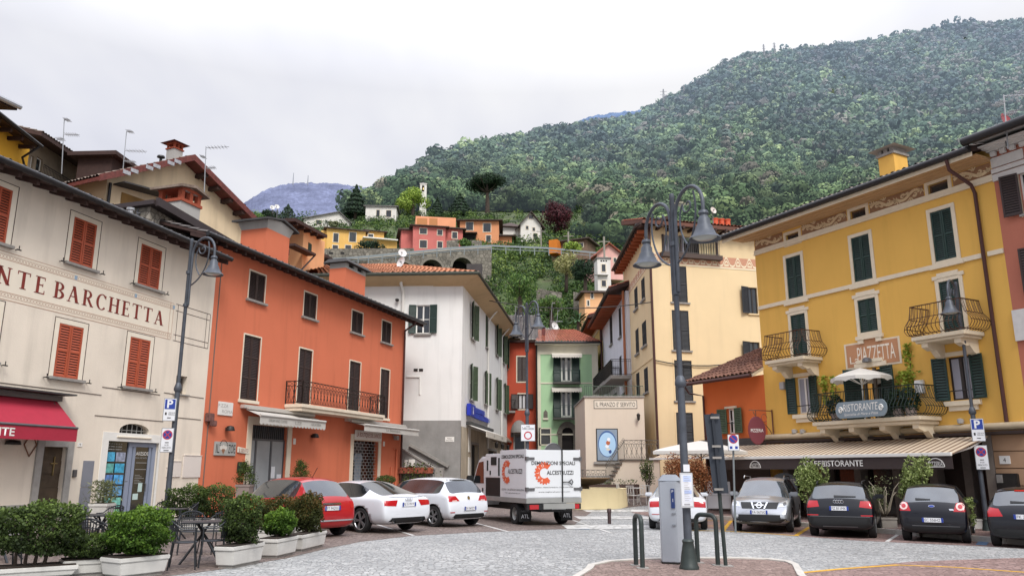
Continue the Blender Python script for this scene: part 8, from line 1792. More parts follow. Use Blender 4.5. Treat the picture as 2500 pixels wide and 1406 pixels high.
def shrub(label, C, r, n, m, leaf=.045, box=.6, stems=3, group=None, name='boxwood_shrub', z0=0):
 """C: base centre; r: half sizes"""
 t = thing(name, label, 'shrub', C, RNG.uniform(-.3, .3), group); d = RNG.normal(size=(n, 3)); d /= np.abs(d).max(1)[:, None]*box+np.linalg.norm(d, axis=1)[:, None]*(1-box)
 lump = 1+.10*np.sin(d[:, 0]*5+1)*np.cos(d[:, 1]*6)+.12*np.sin(d[:, 2]*7+d[:, 0]*4)+.07*np.sin(d[:, 1]*15+d[:, 2]*13); q = (1-.42*RNG.uniform(0, 1, n)**1.7)*lump
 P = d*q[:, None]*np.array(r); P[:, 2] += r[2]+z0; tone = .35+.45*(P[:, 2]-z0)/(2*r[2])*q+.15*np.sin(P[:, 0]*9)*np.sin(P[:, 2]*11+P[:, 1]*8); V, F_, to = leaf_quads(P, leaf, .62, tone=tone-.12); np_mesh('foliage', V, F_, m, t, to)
 mb = MB()
 for k in range(stems): x = r[0]*1.1*((k+.5)/stems-.5); mb.tube([(x*.7, 0, -.02), (x*.8+.02, .02, z0*.6+r[2]*.4), (x, 0, z0+r[2]*1.3)], [.03, .022, .01], 6)
 o = MB().lathe([(r[0]*.01, z0+.1*r[2]), (r[0]*.5, z0+.5*r[2]), (r[0]*.55, z0+1.1*r[2]), (r[0]*.3, z0+1.5*r[2]), (0, z0+1.6*r[2])], n=10); mb.build('stem', BARK, t); return t
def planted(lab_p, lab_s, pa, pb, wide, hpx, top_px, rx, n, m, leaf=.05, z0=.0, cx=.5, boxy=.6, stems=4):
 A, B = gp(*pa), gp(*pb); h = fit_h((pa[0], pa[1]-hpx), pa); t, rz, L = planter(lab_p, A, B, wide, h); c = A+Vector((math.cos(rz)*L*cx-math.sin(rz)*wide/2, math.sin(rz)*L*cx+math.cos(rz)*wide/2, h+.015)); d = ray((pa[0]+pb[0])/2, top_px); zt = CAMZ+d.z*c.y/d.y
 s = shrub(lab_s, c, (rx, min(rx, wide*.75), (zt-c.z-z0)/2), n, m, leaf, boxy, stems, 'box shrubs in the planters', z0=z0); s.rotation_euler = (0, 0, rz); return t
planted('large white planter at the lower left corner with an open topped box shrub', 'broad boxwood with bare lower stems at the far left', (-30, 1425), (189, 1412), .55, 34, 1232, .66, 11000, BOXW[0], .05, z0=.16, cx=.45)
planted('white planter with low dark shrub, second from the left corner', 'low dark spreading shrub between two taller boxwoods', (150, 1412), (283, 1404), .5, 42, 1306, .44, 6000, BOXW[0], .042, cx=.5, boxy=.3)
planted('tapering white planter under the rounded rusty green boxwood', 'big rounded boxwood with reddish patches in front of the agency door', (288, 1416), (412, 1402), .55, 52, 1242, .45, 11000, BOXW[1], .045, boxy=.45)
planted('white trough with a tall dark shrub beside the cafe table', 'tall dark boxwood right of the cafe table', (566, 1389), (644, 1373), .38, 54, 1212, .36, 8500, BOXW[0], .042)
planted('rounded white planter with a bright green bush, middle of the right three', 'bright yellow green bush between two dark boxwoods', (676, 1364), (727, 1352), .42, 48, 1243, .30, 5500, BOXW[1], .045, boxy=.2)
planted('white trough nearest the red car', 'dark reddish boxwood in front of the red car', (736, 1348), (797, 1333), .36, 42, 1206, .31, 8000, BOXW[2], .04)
for lb, px, tp, rx, mi in (('dark boxwood against the cream wall near the grey lamp post', (448, 1300), 1186, .55, 0), ('tall boxwood against the orange wall corner', (512, 1300), 1186, .55, 0), ('brownish boxwood behind the bright green bush', (672, 1335), 1214, .5, 2), ('rusty boxwood hiding the nose of the red car', (735, 1322), 1224, .4, 2)):
 c = gp(*px); d = ray(px[0], tp); zt = CAMZ+d.z*c.y/d.y; A = c+Vector((-.4, -.2, 0)); planter('white planter hidden behind the '+lb.split(' ')[0]+' shrub, '+lb.split(' ', 2)[2], A, A+Vector((.8, .1, 0)), .42, .38); shrub(lb, c+Vector((0, .05, .4)), (rx, rx*.8, (zt-c.z-.4)/2), 5500, BOXW[mi], .05, .45, 3, 'box shrubs in the planters')
def pot(label, px, htop, w, m, kind, plant_label, ptop):
 B = gp(*px); h = fit_h((px[0], htop), px); t = thing('flower_pot', label, 'flower pot', B); q = lambda k, z: [(-w*k/2, -w*k/2, z), (w*k/2, -w*k/2, z), (w*k/2, w*k/2, z), (-w*k/2, w*k/2, z)]
 MB().hexa(q(.7, 0), q(.98, h-.08)).hexa(q(1.06, h-.079), q(1.06, h)).build('body', m, t, bevel=.01); MB().box(-w*.45, w*.45, -w*.45, w*.45, h+.001, h+.012).build('soil', SOIL, t); c = B+Vector((0, 0, h)); zt = fit_h((px[0], ptop), px)-h; p_ = thing('potted_plant', plant_label, 'plant', c)
 if kind == 'spiral':
  k = np.linspace(0, 1, 2600); a = k*5.5*PI; R = .30*(1-k*.75); C = np.stack([R*np.cos(a), R*np.sin(a), zt*(.05+.92*k)], 1)+RNG.normal(0, .07, (2600, 3))
 elif kind == 'ball': C, _ = ball_pts(2600, (0, 0, zt*.5), (w*.75, w*.75, zt*.55))
 else: C = np.stack([RNG.normal(0, w*.35, 900), RNG.normal(0, w*.3, 900), RNG.uniform(0, zt, 900)], 1)
 V, F_, to = leaf_quads(C, .05 if kind != 'grass' else .14, .5 if kind != 'grass' else .15); np_mesh('foliage', V, F_, BOXW[0] if kind != 'grass' else OL, p_, to); MB().tube([(0, 0, 0), (.01, 0, zt*.9)], [.02, .008], 6).build('stem', BARK, p_)
TAUP = mat('taupe_pot', '8a7d78', .6, var=.06)
pot('white tapered pot by the agency door', (243, 1292), 1228, .5, PLW, 'grass', 'dry grey green lavender in the white pot', 1172); pot('tall taupe pot left of the ice cream shop door', (592, 1262), 1182, .5, TAUP, 'spiral', 'spiral clipped box plant left of the ice cream shop door', 1130); pot('taupe pot right of the ice cream shop door', (729, 1250), 1172, .5, TAUP, 'spiral', 'spiral clipped box plant right of the ice cream shop door', 1126); pot('taupe pot by the boutique grille', (940, 1236), 1180, .6, TAUP, 'ball', 'ball clipped box plant by the boutique grille', 1160)
STEEL = mat('charcoal_metal_furniture', '33363a', .5, metal=.5, var=.1)
def table():
 t = thing('cafe_table', 'square charcoal metal table between the tall boxwoods', 'table', group='cafe tables on the terrace'); MB().box(-.38, .38, -.38, .38, .70, .725).build('table_top', STEEL, t, bevel=.008)
 for a in range(4):
  x, y = (-1, 1, 1, -1)[a]*.3, (-1, -1, 1, 1)[a]*.3; MB().bar((x*1.15, y*1.15, 0), (-x*.4, -y*.4, .70), .035, .025).build('leg', STEEL, t)
 return t
def chair():
 t = thing('cafe_chair', 'charcoal metal mesh cafe chair', 'chair', group='cafe chairs on the terrace'); MB().lathe([(0, .45), (.2, .45), (.22, .44), (.2, .43), (0, .43)], n=16).build('seat', STEEL, t, smooth=40)
 P = [Vector((.24*math.sin(a), .2-.06*(1-math.cos(a)), .45+.42*math.cos(a*.5)**.6 if abs(a) < 2.9 else .45)) for a in np.linspace(-2.6, 2.6, 17)]
 MB().tube([Vector((-.24, -.16, .66)), *[Vector((.25*math.sin(a), .05+.2*math.cos(a), .66+.16*max(0, math.cos(a)))) for a in np.linspace(-PI/2, PI/2, 13)], Vector((.24, -.16, .66))], .013, 6).build('armrest', STEEL, t, smooth=50)
 mb = MB()
 for k in range(-5, 6): a = k*.2; mb.bar((.22*math.sin(a), .03+.19*math.cos(a), .46), (.25*math.sin(a), .05+.2*math.cos(a), .80), .012)
 for z in (.55, .66, .76): mb.tube([Vector((.24*math.sin(a), .04+.2*math.cos(a), z)) for a in np.linspace(-1.1, 1.1, 9)], .007, 4)
 mb.build('backrest', STEEL, t)
 for x, y in ((-.2, -.17), (.2, -.17), (-.2, .18), (.2, .18)): MB().tube([(x, y, .66 if y < 0 else .45), (x, y, .42), (x*1.15, y*1.25, 0)], .013, 6).build('leg', STEEL, t, smooth=50)
 return t
T0 = table(); Cr = chair()
tabs = [((490, 1372), .3, 'square charcoal metal table between the tall boxwoods'), ((240, 1345), .1, 'charcoal metal table in front of the agency window'), ((408, 1318), .2, 'charcoal metal table behind the rounded boxwood'), ((-15, 1370), .2, 'charcoal metal table at the far left edge')]
for i, (px, rz, lb) in enumerate(tabs): t = T0 if i == 0 else copy_tree(T0); t.location = gp(*px); t.rotation_euler.z = rz; t['label'] = lb
chs = [((445, 1388), 1.9, 'cafe chair left of the table between the boxwoods'), ((515, 1382), -1.2, 'cafe chair right of the table, by the white trough'), ((462, 1352), .4, 'cafe chair behind the table between the boxwoods'), ((520, 1350), -.6, 'cafe chair behind and right of the table, near the tall boxwoods'), ((205, 1372), 2.8, 'cafe chair in front of the agency table'), ((262, 1326), -.3, 'cafe chair between the agency table and the door'), ((225, 1385), 3.0, 'cafe chair nearest the low dark shrub'), ((20, 1340), -.6, 'cafe chair at the far left edge under the awning'), ((5, 1395), 2.4, 'cafe chair at the lower left corner'), ((396, 1302), .2, 'cafe chair at the foot of the left lamp post'), ((452, 1308), -1.1, 'cafe chair in front of the dark boxwood by the cream wall')]
for i, (px, rz, lb) in enumerate(chs): c = Cr if i == 0 else copy_tree(Cr); c.location = gp(*px); c.rotation_euler.z = rz; c['label'] = lb
# fountain terrace and restaurant front
B = gp(1488, 1242); ft = thing('fountain', 'low round sandstone coloured fountain basin with raised bowl beside the truck', 'fountain', B+Vector((-1.0, 1.6, 0))); SAND = plaster('sand_plaster', 'd6c79f', .4)
MB().lathe([(0, 0), (2.05, 0), (2.0, .82), (2.02, .88), (1.75, .88), (1.7, .6), (0, .6)], n=36).build('basin', SAND, ft, smooth=40); MB().lathe([(.3, .6), (.25, 1.0), (.9, 1.1), (1.25, 1.32), (1.25, 1.36), (.0, 1.2)], n=28).build('bowl', mat('brown_stone_bowl', '77634a', .7, var=.2, vs=4), ft, smooth=40); MB().lathe([(0, .72), (1.7, .72)], n=24).build('water', mat('fountain_water', '26302f', .05), ft)
t = thing('terrace_planter', 'long brown wooden planter wall behind the white terrace chairs', 'planter', gp(1545, 1236)+Vector((-.6, 3.0, .1))); MB().box(-2.6, 1.4, 0, .4, -.2, .85).build('trough', mat('brown_wood_boards', '4e3c36', .8, var=.2, vs=4), t); V, F_, to = leaf_quads(np.stack([RNG.uniform(-2.5, 1.3, 500), RNG.uniform(0, .4, 500), RNG.uniform(.85, 1.1, 500)], 1), .08); np_mesh('foliage', V, F_, BOXW[0], t, to)
WCH = mat('white_metal_furniture', 'b9b7b3', .5, var=.05)
def wchair():
 t = thing('terrace_chair', 'white metal terrace chair', 'chair', group='white terrace chairs'); MB().box(-.22, .22, -.22, .22, .43, .46).build('seat', WCH, t, bevel=.01); mb = MB().tube([(-.22, .22, .46), (-.22, .26, .88), (.22, .26, .88), (.22, .22, .46)], .016, 6)
 for k in range(1, 6): mb.tube(bez([(-.22+.073*k, .22, .46), (-.2+.073*k+(.05 if k % 2 else -.05), .25, .65), (-.22+.073*k, .26, .88)], 5), .009, 4)
 mb.build('backrest', WCH, t)
 for x, y in ((-.2, -.2), (.2, -.2), (-.2, .2), (.2, .2)): MB().tube(bez([(x, y, .44), (x*.8, y*.8, .2), (x*1.2, y*1.2, 0)], 5), .013, 5).build('leg', WCH, t)
 return t
W0 = wchair()
for i, (px, rz, lb) in enumerate((((1548, 1233), .6, 'white terrace chair right of the fountain'), ((1572, 1231), -.5, 'white terrace chair nearest the white coupe'), ((1522, 1228), 1.2, 'white terrace chair half hidden by the fountain'))): c = W0 if i == 0 else copy_tree(W0); c.location = gp(*px); c.rotation_euler.z = rz; c['label'] = lb
t = thing('terrace_table', 'white round terrace table among the white chairs', 'table', gp(1560, 1229)+Vector((0, .5, 0))); MB().lathe([(0, .7), (.4, .7), (.4, .73), (0, .73)], n=20).build('table_top', WCH, t); MB().lathe([(.2, 0), (.03, .04), (.03, .7)], n=12).build('leg', WCH, t)
def parasol(label, B, zc, R, rise, sides, m, pole_m, scal=0, pw=.03):
 t = thing('parasol', label, 'parasol', B, .2); mb = MB(); n = sides*4
 edge = []
 for k in range(n): a = 2*PI*k/n; s_ = math.cos(PI/sides)/math.cos((a % (2*PI/sides))-PI/sides); edge.append(Vector((R*s_*math.cos(a), R*s_*math.sin(a), zc)))
 for j in range(6):
  f0, f1 = j/6, (j+1)/6
  for k in range(n):
   e0, e1 = edge[k], edge[(k+1) % n]; P = lambda e, f: (e.x*(1-f), e.y*(1-f), zc+rise*(f**.8))
   mb.face(P(e0, f0), P(e1, f0), P(e1, f1), P(e0, f1))
 for k in range(n):
  e0, e1 = edge[k], edge[(k+1) % n]; mb.face(e0, e1, e1-Vector((0, 0, .12+scal*(k % 4 == 1))), e0-Vector((0, 0, .12+scal*(k % 4 == 2))))
 mb.build('canopy', m, t); MB().tube([(0, 0, 0), (0, 0, zc+rise*.95)], pw, 8).build('pole', pole_m, t)
 for k in range(sides): a = 2*PI*k/sides; MB().bar((0, 0, zc-.25), (R*.62*math.cos(a), R*.62*math.sin(a), zc+rise*.3), .02).build('rib', pole_m, t)
 return t
CAN = leaf_mat  # alias kept short
def cloth(name, c):
 t = NT(name); t.b.inputs['Base Color'].default_value = (*S(c), 1); t.b.inputs['Roughness'].default_value = .85; d_ = t.n('ShaderNodeBsdfTranslucent'); d_.inputs[0].default_value = (*S(c), 1); m_ = t.n('ShaderNodeMixShader'); m_.inputs[0].default_value = .3; t.l(t.b.outputs[0], m_.inputs[1]); t.l(d_.outputs[0], m_.inputs[2]); t.l(m_.outputs[0], t.t.nodes['Material Output'].inputs[0]); return t.m
WCL = cloth('white_canvas', 'dedbd4'); B = Vector((7.25, 31.0, G(7.25, 31))); d = ray(1670, 1101); parasol('large square white parasol over the terrace behind the white coupe', B, CAMZ+d.z*31/d.y-B.z, 1.95, .4, 4, WCL, IRON)
bw = Fy.world(Fy.uz(2103, 950, .7)[0], -.65, BALC[2]); zc = Fy.uz(2103, 922, .65)[1]; parasol('white round parasol standing on the restaurant balcony', bw, zc-bw.z, 1.05, .35, 8, WCL, WHITE, .06, .025)
MAPLE = leaf_mat('rust_maple_leaves', '4d2c18', '865030', 'a8724a')
def shrub2(name, label, px, vb, vt, wpx, Y, m, n, leaf=.07, tone=0):
 B = at(px, vb, Y); B.z = G(B.x, B.y)+.1; T_ = at(px, vt, Y); R = wpx/2*Y/FOC; H = T_.z-B.z; t = thing(name, label, 'shrub', B); C = []
 for k in range(14): c, _ = ball_pts(n//14, (RNG.uniform(-.55, .55)*R, RNG.uniform(-.5, .5)*R, H*RNG.uniform(.45, .88)), (R*.5, R*.5, H*.17)); C.append(c)
 V, F_, to = leaf_quads(np.concatenate(C), leaf, .5); np_mesh('foliage', V, F_, m, t, to); mb = MB()
 for k in range(5): a = k*1.3; mb.tube([(0, 0, -.1), (R*.25*math.cos(a), R*.25*math.sin(a), H*.4), (R*.5*math.cos(a), R*.5*math.sin(a), H*.75)], [.035, .025, .01], 5)
 mb.build('stem', BARK, t)
shrub2('maple_shrub', 'rust coloured maple shrub left of the central lamp post', 1664, 1240, 1108, 86, 29, MAPLE, 3500); shrub2('maple_shrub', 'rust coloured maple shrub right of the central lamp post', 1715, 1250, 1106, 80, 29.5, MAPLE, 3500); shrub2('stair_shrub', 'dark climbing shrub on the taupe stair wall', 1582, 1190, 1115, 40, 40, BOXW[0], 1800)
BAY = leaf_mat('pale_bay_leaves', '4b5a2c', '7c8c4c', 'a8b478'); shrub2('potted_tree', 'round green potted tree between the silver and the black crossover cars', 1984, 1262, 1119, 84, 24.6, BAY, 3200, .08); shrub2('potted_tree', 'sparse yellow green potted tree behind the dark small hatchback', 2246, 1285, 1116, 82, 23.6, BAY, 2600, .09); shrub2('low_shrub', 'low grey green shrub right of the black crossover', 2146, 1276, 1182, 56, 26.0, OL, 900, .1); shrub2('low_shrub', 'small green shrub beside the right lamp post', 2368, 1300, 1212, 40, 22.6, BAY, 700, .08)
B = gp(2172, 1299); t, rz, L = planter('grey square planter between the black crossover and the small dark hatchback', B+Vector((-.22, 0, 0)), B+Vector((.24, -.1, 0)), .45, .44, .92, None, mat('grey_planter', '98928a', .8, var=.1, vs=4)); br = thing('bare_shrub', 'leafless pruned shrub in the grey square planter', 'shrub', B+Vector((0, .22, .44))); mb = MB()
for k in range(14): a = k*.9; q = RNG.uniform(.5, 1); mb.tube([(0, 0, 0), (.18*math.cos(a), .12*math.sin(a), .35*q), (.48*q*math.cos(a), .3*math.sin(a), .95*q), (.6*q*math.cos(a+.2), .35*math.sin(a), 1.15*q)], [.022, .018, .012, .006], 5)
mb.build('branches', mat('pale_twigs', '8d8474', .9), br, smooth=True); V, F_, to = leaf_quads(np.stack([RNG.normal(0, .4, 160), RNG.normal(0, .25, 160), RNG.uniform(.6, 1.25, 160)], 1), .09, .3); np_mesh('foliage', V, F_, OL, br, to)
B = gp(2395, 1302); planter('small pale planter behind the dark hatchback by the lamp post', B+Vector((-.25, .3, 0)), B+Vector((.22, .2, 0)), .4, .42, .9, None)
B = gp(1757, 1262); mn = thing('menu_board', 'white menu board on legs behind the island', 'board', B, -.15); d = ray(1757, 1175); zt = CAMZ+d.z*B.y/d.y-B.z; k = B.y/FOC; MB().box(-28*k, 28*k, -.02, .02, zt-62*k, zt).build('board', mat('pale_aluminium', 'c3c5c6', .4, metal=.3), mn)
for x in (-1, 1):
 MB().box(x*13*k-11.5*k, x*13*k+11.5*k, -.026, -.021, zt-60*k, zt-33*k).build('menu_sheet', SWH, mn); MB().box(x*13*k-11.5*k, x*13*k+11.5*k, -.026, -.021, zt-31*k, zt-3*k).build('menu_sheet', SWH, mn); MB().bar((x*26*k, 0, 0), (x*26*k, 0, zt-.3), .03).build('leg', GREYM, mn)
B = gp(1925, 1278); ab = thing('advertising_board', 'grey arched restaurant board half hidden behind the silver car', 'board', B+Vector((.5, 1.6, .1)), -.5); P_ = [(-.45, .1), (.45, .1), (.45, 1.35)]+[(.45*math.cos(a), 1.35+.3*math.sin(a)) for a in np.linspace(0, PI, 9)]+[(-.45, 1.35)]; MB().prism(P_, 0, .05).build('board', mat('slate_board', '6f7a80', .5, var=.06), ab); text('RISTORANTE', WHITE, ab, XM((0, -.006, 1.35)), w=.75, h=.16); text('PIZZERIA', WHITE, ab, XM((0, -.006, .9)), w=.6, h=.12)
VINE = leaf_mat('vine_leaves', '6a7a24', '98a63a', 'c0c860')
def vine(label, u, v0, v1, n, wd):
 a, zb = Fy.uz(u, v0, .08); zt = Fy.uz(u, v1, .08)[1]; B = Fy.world(a, -.06, zb); t = thing('climbing_vine', label, 'vine', B, Fy.rz, 'vines on the yellow wall'); H = zt-zb; C = np.stack([RNG.normal(0, wd, n), -np.abs(RNG.normal(0, .06, n)), H*RNG.beta(1.6, .9, n)], 1); V, F_, to = leaf_quads(C, .11, .8); np_mesh('foliage', V, F_, VINE, t, to); MB().tube([(0, 0, 0), (.05, -.01, H*.5), (-.03, -.01, H)], .012, 5).build('stem', BARK, t)
vine('short vine left of the balcony parasol', 2016, 990, 918, 130, .09); vine('thin vine nearest the balcony parasol on its left', 2040, 990, 918, 90, .08); vine('large vine right of the balcony parasol', 2218, 970, 905, 260, .2); vine('tall thin vine under the upper right balcony', 2222, 905, 838, 130, .09)
bb = Fy.world((BALC[0]+BALC[1])/2, -.6, BALC[2]);
for i, (q, lb) in enumerate(((-1.5, 'dark green potted plant at the left end of the restaurant balcony'), (1.5, 'dark green potted plant at the right end of the restaurant balcony'), (1.05, 'dark green bushy plant beside the parasol on the restaurant balcony'))):
 c = bb+Fy.d*q; t = thing('balcony_plant', lb, 'plant', c, Fy.rz, 'plants on the restaurant balcony'); C, _ = ball_pts(700, (0, 0, .55), (.35, .3, .42)); V, F_, to = leaf_quads(C, .1, .5); np_mesh('foliage', V, F_, DGL, t, to); MB().lathe([(0, 0), (.16, 0), (.2, .3), (0, .3)], n=12).build('pot', TAUP, t)
t = thing('flower_box', 'terracotta flower box with trailing ivy on the stair wall', 'flower box', Fs.world(Fs.uz(1018, 1145)[0], -.3, Fs.uz(1018, 1150)[1])); MB().box(-.9, .9, -.2, .2, -.1, .2).build('box', mat('terracotta', '8f4a36', .8, var=.15), t); V, F_, to = leaf_quads(np.stack([RNG.normal(0, .5, 500), RNG.normal(-.15, .15, 500), RNG.uniform(-.8, .45, 500)], 1), .1, .8); np_mesh('foliage', V, F_, BOXW[0], t, to)
# vehicles
def paint(n, c, metal=0): return mat('car_paint_'+n, c, .28, metal=metal, coat=.8, var=.02, vs=1)
CGL = mat('car_glass', (.032, .04, .046), .03, spec=1.0, coat=.8, var=.5, vs=1.6); CGD = mat('dark_car_glass', (.012, .014, .016), .05, spec=.9, coat=.3); TYR = mat('tyre_rubber', '1b1b1c', .85, var=.1, vs=12); ALU = mat('alloy', 'a9abae', .3, metal=.8); BPL = mat('black_bumper_plastic', '141517', .6, var=.06, vs=8)
TLR = mat('tail_light_red', 'a3141c', .15, coat=.6, emit=.12); TLC = mat('tail_light_clear', 'd9b9b4', .15, coat=.6); CHR = mat('chrome', 'd2d4d6', .12, metal=1); HLG = mat('headlight_glass', 'c3c8cc', .1, metal=.4, coat=.6)
def hatch(L, W, H, zw, rk=.3, fr=.84):
 w = W/2
 return [(0, .40, .52, .58, w*fr, w*.74), (.03, .30, .66, .76, w*.93, w*.82), (.08, .24, .84, .90, w*.965, w*.85), (.14, .22, zw-.06, zw, w*.98, w*.84), (.14+rk, .2, zw-.03, H-.09, w*.99, w*.71), (.34+rk, .2, zw-.03, H-.02, w, w*.67), (L*.40, .19, zw-.04, H, w, w*.66), (L*.55, .19, zw-.06, H-.03, w, w*.66), (L*.62, .19, zw-.07, H-.1, w, w*.68), (L*.79, .2, zw-.1, zw-.04, w*.99, w*.8), (L*.84, .2, zw-.13, zw-.08, w*.99, w*.8), (L*.93, .22, zw-.22, zw-.17, w*.96, w*.76), (L*.98, .26, .6, .68, w*.9, w*.7), (L, .32, .48, .54, w*.8, w*.6)], range(4, 9), (3,), (8,)
def coupe(L, W, H, zd=.98):
 w = W/2
 return [(0, .42, .56, .62, w*.82, w*.72), (.04, .30, .74, .84, w*.92, w*.8), (.10, .25, zd-.08, zd, w*.96, w*.82), (.32, .22, zd-.05, zd+.02, w*.98, w*.8), (.95, .2, zd-.06, H-.2, w, w*.68), (1.45, .2, zd-.07, H-.04, w, w*.62), (L*.43, .19, zd-.08, H, w, w*.62), (L*.54, .19, zd-.09, H-.04, w, w*.63), (L*.60, .19, zd-.1, H-.1, w, w*.65), (L*.74, .2, zd-.12, zd-.06, w*.99, w*.8), (L*.8, .2, zd-.15, zd-.1, w*.99, w*.8), (L*.93, .22, zd-.25, zd-.2, w*.96, w*.76), (L*.98, .26, .58, .65, w*.88, w*.66), (L, .34, .48, .54, w*.76, w*.58)], range(4, 9), (3, 4), (8,)
def tmp(me): o = bpy.data.objects.new('tmp', me); COL.objects.link(o); return o
def circ(c, r, n=10): return [(c[0]+r*math.cos(2*PI*k/n), c[1]+r*math.sin(2*PI*k/n)) for k in range(n)]
def car(label, P, head, spec, L, W, oh, wb, R, pm, name='parked_car', flip=False, spokes=5, glass=CGL, rimw=.66):
 st, gs, grw, gws = spec; t = thing(name, label, 'car', P, PI/2-math.radians(head), 'cars parked around the square')
 bm = bmesh.new(); cr = bm.edges.layers.float.new('crease_edge'); rings = []
 for x, zb, zt, ztop, w, wt in st:
  h = [(0, zb), (w*.8, zb), (w*.97, zb+.1), (w, zb+(zt-zb)*.55), (w*.985, zt-.06), (w*.95, zt), (wt, ztop-.05), (wt*.62, ztop-.005), (0, ztop+.012)]
  rings.append([bm.verts.new((x-oh, y, z)) for y, z in h]+[bm.verts.new((x-oh, -y, z)) for y, z in h[7:0:-1]])
 for i in range(len(rings)-1):
  a, b = rings[i], rings[i+1]
  for k in range(16):
   f = bm.faces.new((a[k], a[(k+1) % 16], b[(k+1) % 16], b[k])); row = k if k < 8 else 15-k; f.smooth = True
   f.material_index = 1 if (row == 5 and i in gs) else 2 if (row in (6, 7) and i in gws) else 3 if (row in (6, 7) and i in grw) else 0
 for rg in (rings[0], rings[-1]):
  for k in range(8):
   q = [rg[k], rg[k+1], rg[(16-k-1) % 16], rg[(16-k) % 16]]; u = []
   [u.append(v) for v in q if v not in u]; f = bm.faces.new(u); f.smooth = True
 for e in bm.edges:
  ms_ = {f.material_index for f in e.link_faces}
  if len(ms_) > 1: e[cr] = .75
  elif len(e.link_faces) == 2 and e.calc_face_angle(0) > .6: e[cr] = .3
 bmesh.ops.recalc_face_normals(bm, faces=bm.faces)
 if bm.calc_volume(signed=True) < 0: bmesh.ops.reverse_faces(bm, faces=bm.faces)
 me = bpy.data.meshes.new('b'); bm.to_mesh(me); bm.free()
 ML = [pm, glass, glass, glass, DARK]
 for m in ML: me.materials.append(m)
 o = tmp(me); s_ = o.modifiers.new('s', 'SUBSURF'); s_.levels = s_.render_levels = 2; cut = []
 for x in (0, wb):
  for sy in (-1, 1):
   mb = MB().prism(circ((x, R), R+.055, 30), sy*W/2-.19, sy*W/2+.25); c = mb.build('cut', pm); [c.data.materials.append(m) for m in ML[1:]]; c.data.polygons.foreach_set('material_index', [4]*len(c.data.polygons)); cut.append(c); m = o.modifiers.new('c', 'BOOLEAN'); m.object = c; m.operation = 'DIFFERENCE'; m.use_self = len(grw) > 1
 bpy.context.view_layer.update(); dg = bpy.context.evaluated_depsgraph_get(); me2 = bpy.data.meshes.new_from_object(o.evaluated_get(dg)); bpy.data.objects.remove(o)
 for c in cut: bpy.data.objects.remove(c)
 bm = bmesh.new(); bm.from_mesh(me2); bvh = BVHTree.FromBMesh(bm)
 for nm, sel in (('body', lambda f: f.material_index in (0, 4)), ('side_window', lambda f: f.material_index == 1 and f.calc_center_median().y > 0), ('side_window', lambda f: f.material_index == 1 and f.calc_center_median().y < 0), ('windscreen', lambda f: f.material_index == 2), ('rear_window', lambda f: f.material_index == 3)):
  b2 = bm.copy(); bmesh.ops.delete(b2, geom=[f for f in b2.faces if not sel(f)], context='FACES'); m_ = bpy.data.meshes.new(nm); b2.to_mesh(m_); b2.free(); [m_.materials.append(m) for m in ML]; obj(nm, m_, t)
 bm.free(); w0 = None
 for x in (0, wb):
  for sy in (1, -1):
   if w0 is None:
    wd = .2; w0 = MB().lathe([(R*rimw, -wd/2), (R*.92, -wd/2), (R, -wd*.35), (R, wd*.35), (R*.92, wd/2), (R*rimw, wd/2)], (0, 0, 0), 32, 'y').build('wheel', TYR, t, smooth=40); mb = MB().lathe([(R*rimw, wd*.5), (R*rimw*.93, wd*.42), (R*rimw*.9, wd*.1), (0, wd*.1)], (0, 0, 0), 32, 'y')
    mb.mi = 0; rim = mb.build('rim_well', mat('dark_rim_well', '242527', .5, metal=.4), w0, smooth=30); mb = MB().lathe([(R*rimw, wd*.5), (R*rimw*.93, wd*.46), (R*rimw*.9, wd*.40)], (0, 0, 0), 32, 'y').lathe([(0, wd*.42), (R*.12, wd*.42), (R*.14, wd*.2)], (0, 0, 0), 14, 'y')
    for k in range(spokes):
     a = 2*PI*k/spokes
     for q in (-.13, .13): mb.bar((R*.08*math.cos(a), wd*.36, R*.08*math.sin(a)), (R*rimw*.93*math.cos(a+q), wd*.42, R*rimw*.93*math.sin(a+q)), R*.09, .03, up=(0, 1, 0))
    mb.build('rim', ALU, w0); ww = w0
   else: ww = copy_tree(w0, t)
   ww.location = (x, sy*(W/2-.125), R); ww.rotation_euler = (0, x*1.3, 0 if sy > 0 else PI)
 def decal(nm, q, side, m, n=(8, 5), off=.006, par=None, rnd=False):
  vs = []; nu, nv = n
  if rnd: c, rx, rz = q; pts = [(c[0]+rx*r_*math.cos(a), c[1]+rz*r_*math.sin(a)) for r_ in (0.001, .5, 1) for a in np.linspace(0, 2*PI, 17)[:-1]]; fs = [[j*16+k, j*16+(k+1) % 16, (j+1)*16+(k+1) % 16, (j+1)*16+k] for j in range(2) for k in range(16)]
  else: pts = [tuple((q[0][d]*(1-i/nu)+q[1][d]*i/nu)*(1-j/nv)+(q[3][d]*(1-i/nu)+q[2][d]*i/nu)*j/nv for d in (0, 1)) for j in range(nv+1) for i in range(nu+1)]; fs = [[j*(nu+1)+i, j*(nu+1)+i+1, (j+1)*(nu+1)+i+1, (j+1)*(nu+1)+i] for j in range(nv) for i in range(nu)]
  for a, b in pts:
   og, dr = {'r': ((-3, a, b), (1, 0, 0)), 'f': ((L+3, a, b), (-1, 0, 0)), 'l': ((a, 3, b), (0, -1, 0)), 'R': ((a, -3, b), (0, 1, 0))}[side]; h, nn, _, _ = bvh.ray_cast(Vector(og), Vector(dr))
   if h is None: h, nn, _, _ = bvh.find_nearest(Vector((L*.5-oh if side in 'rf' else a, a if side in 'rf' else 0, b)) if side not in 'rf' else Vector((-oh if side == 'r' else L-oh, a, b)))
   vs.append(h-Vector(dr)*off)
  mb = MB(); mb.add(vs, fs); return mb.build(nm, m, par or t, smooth=True)
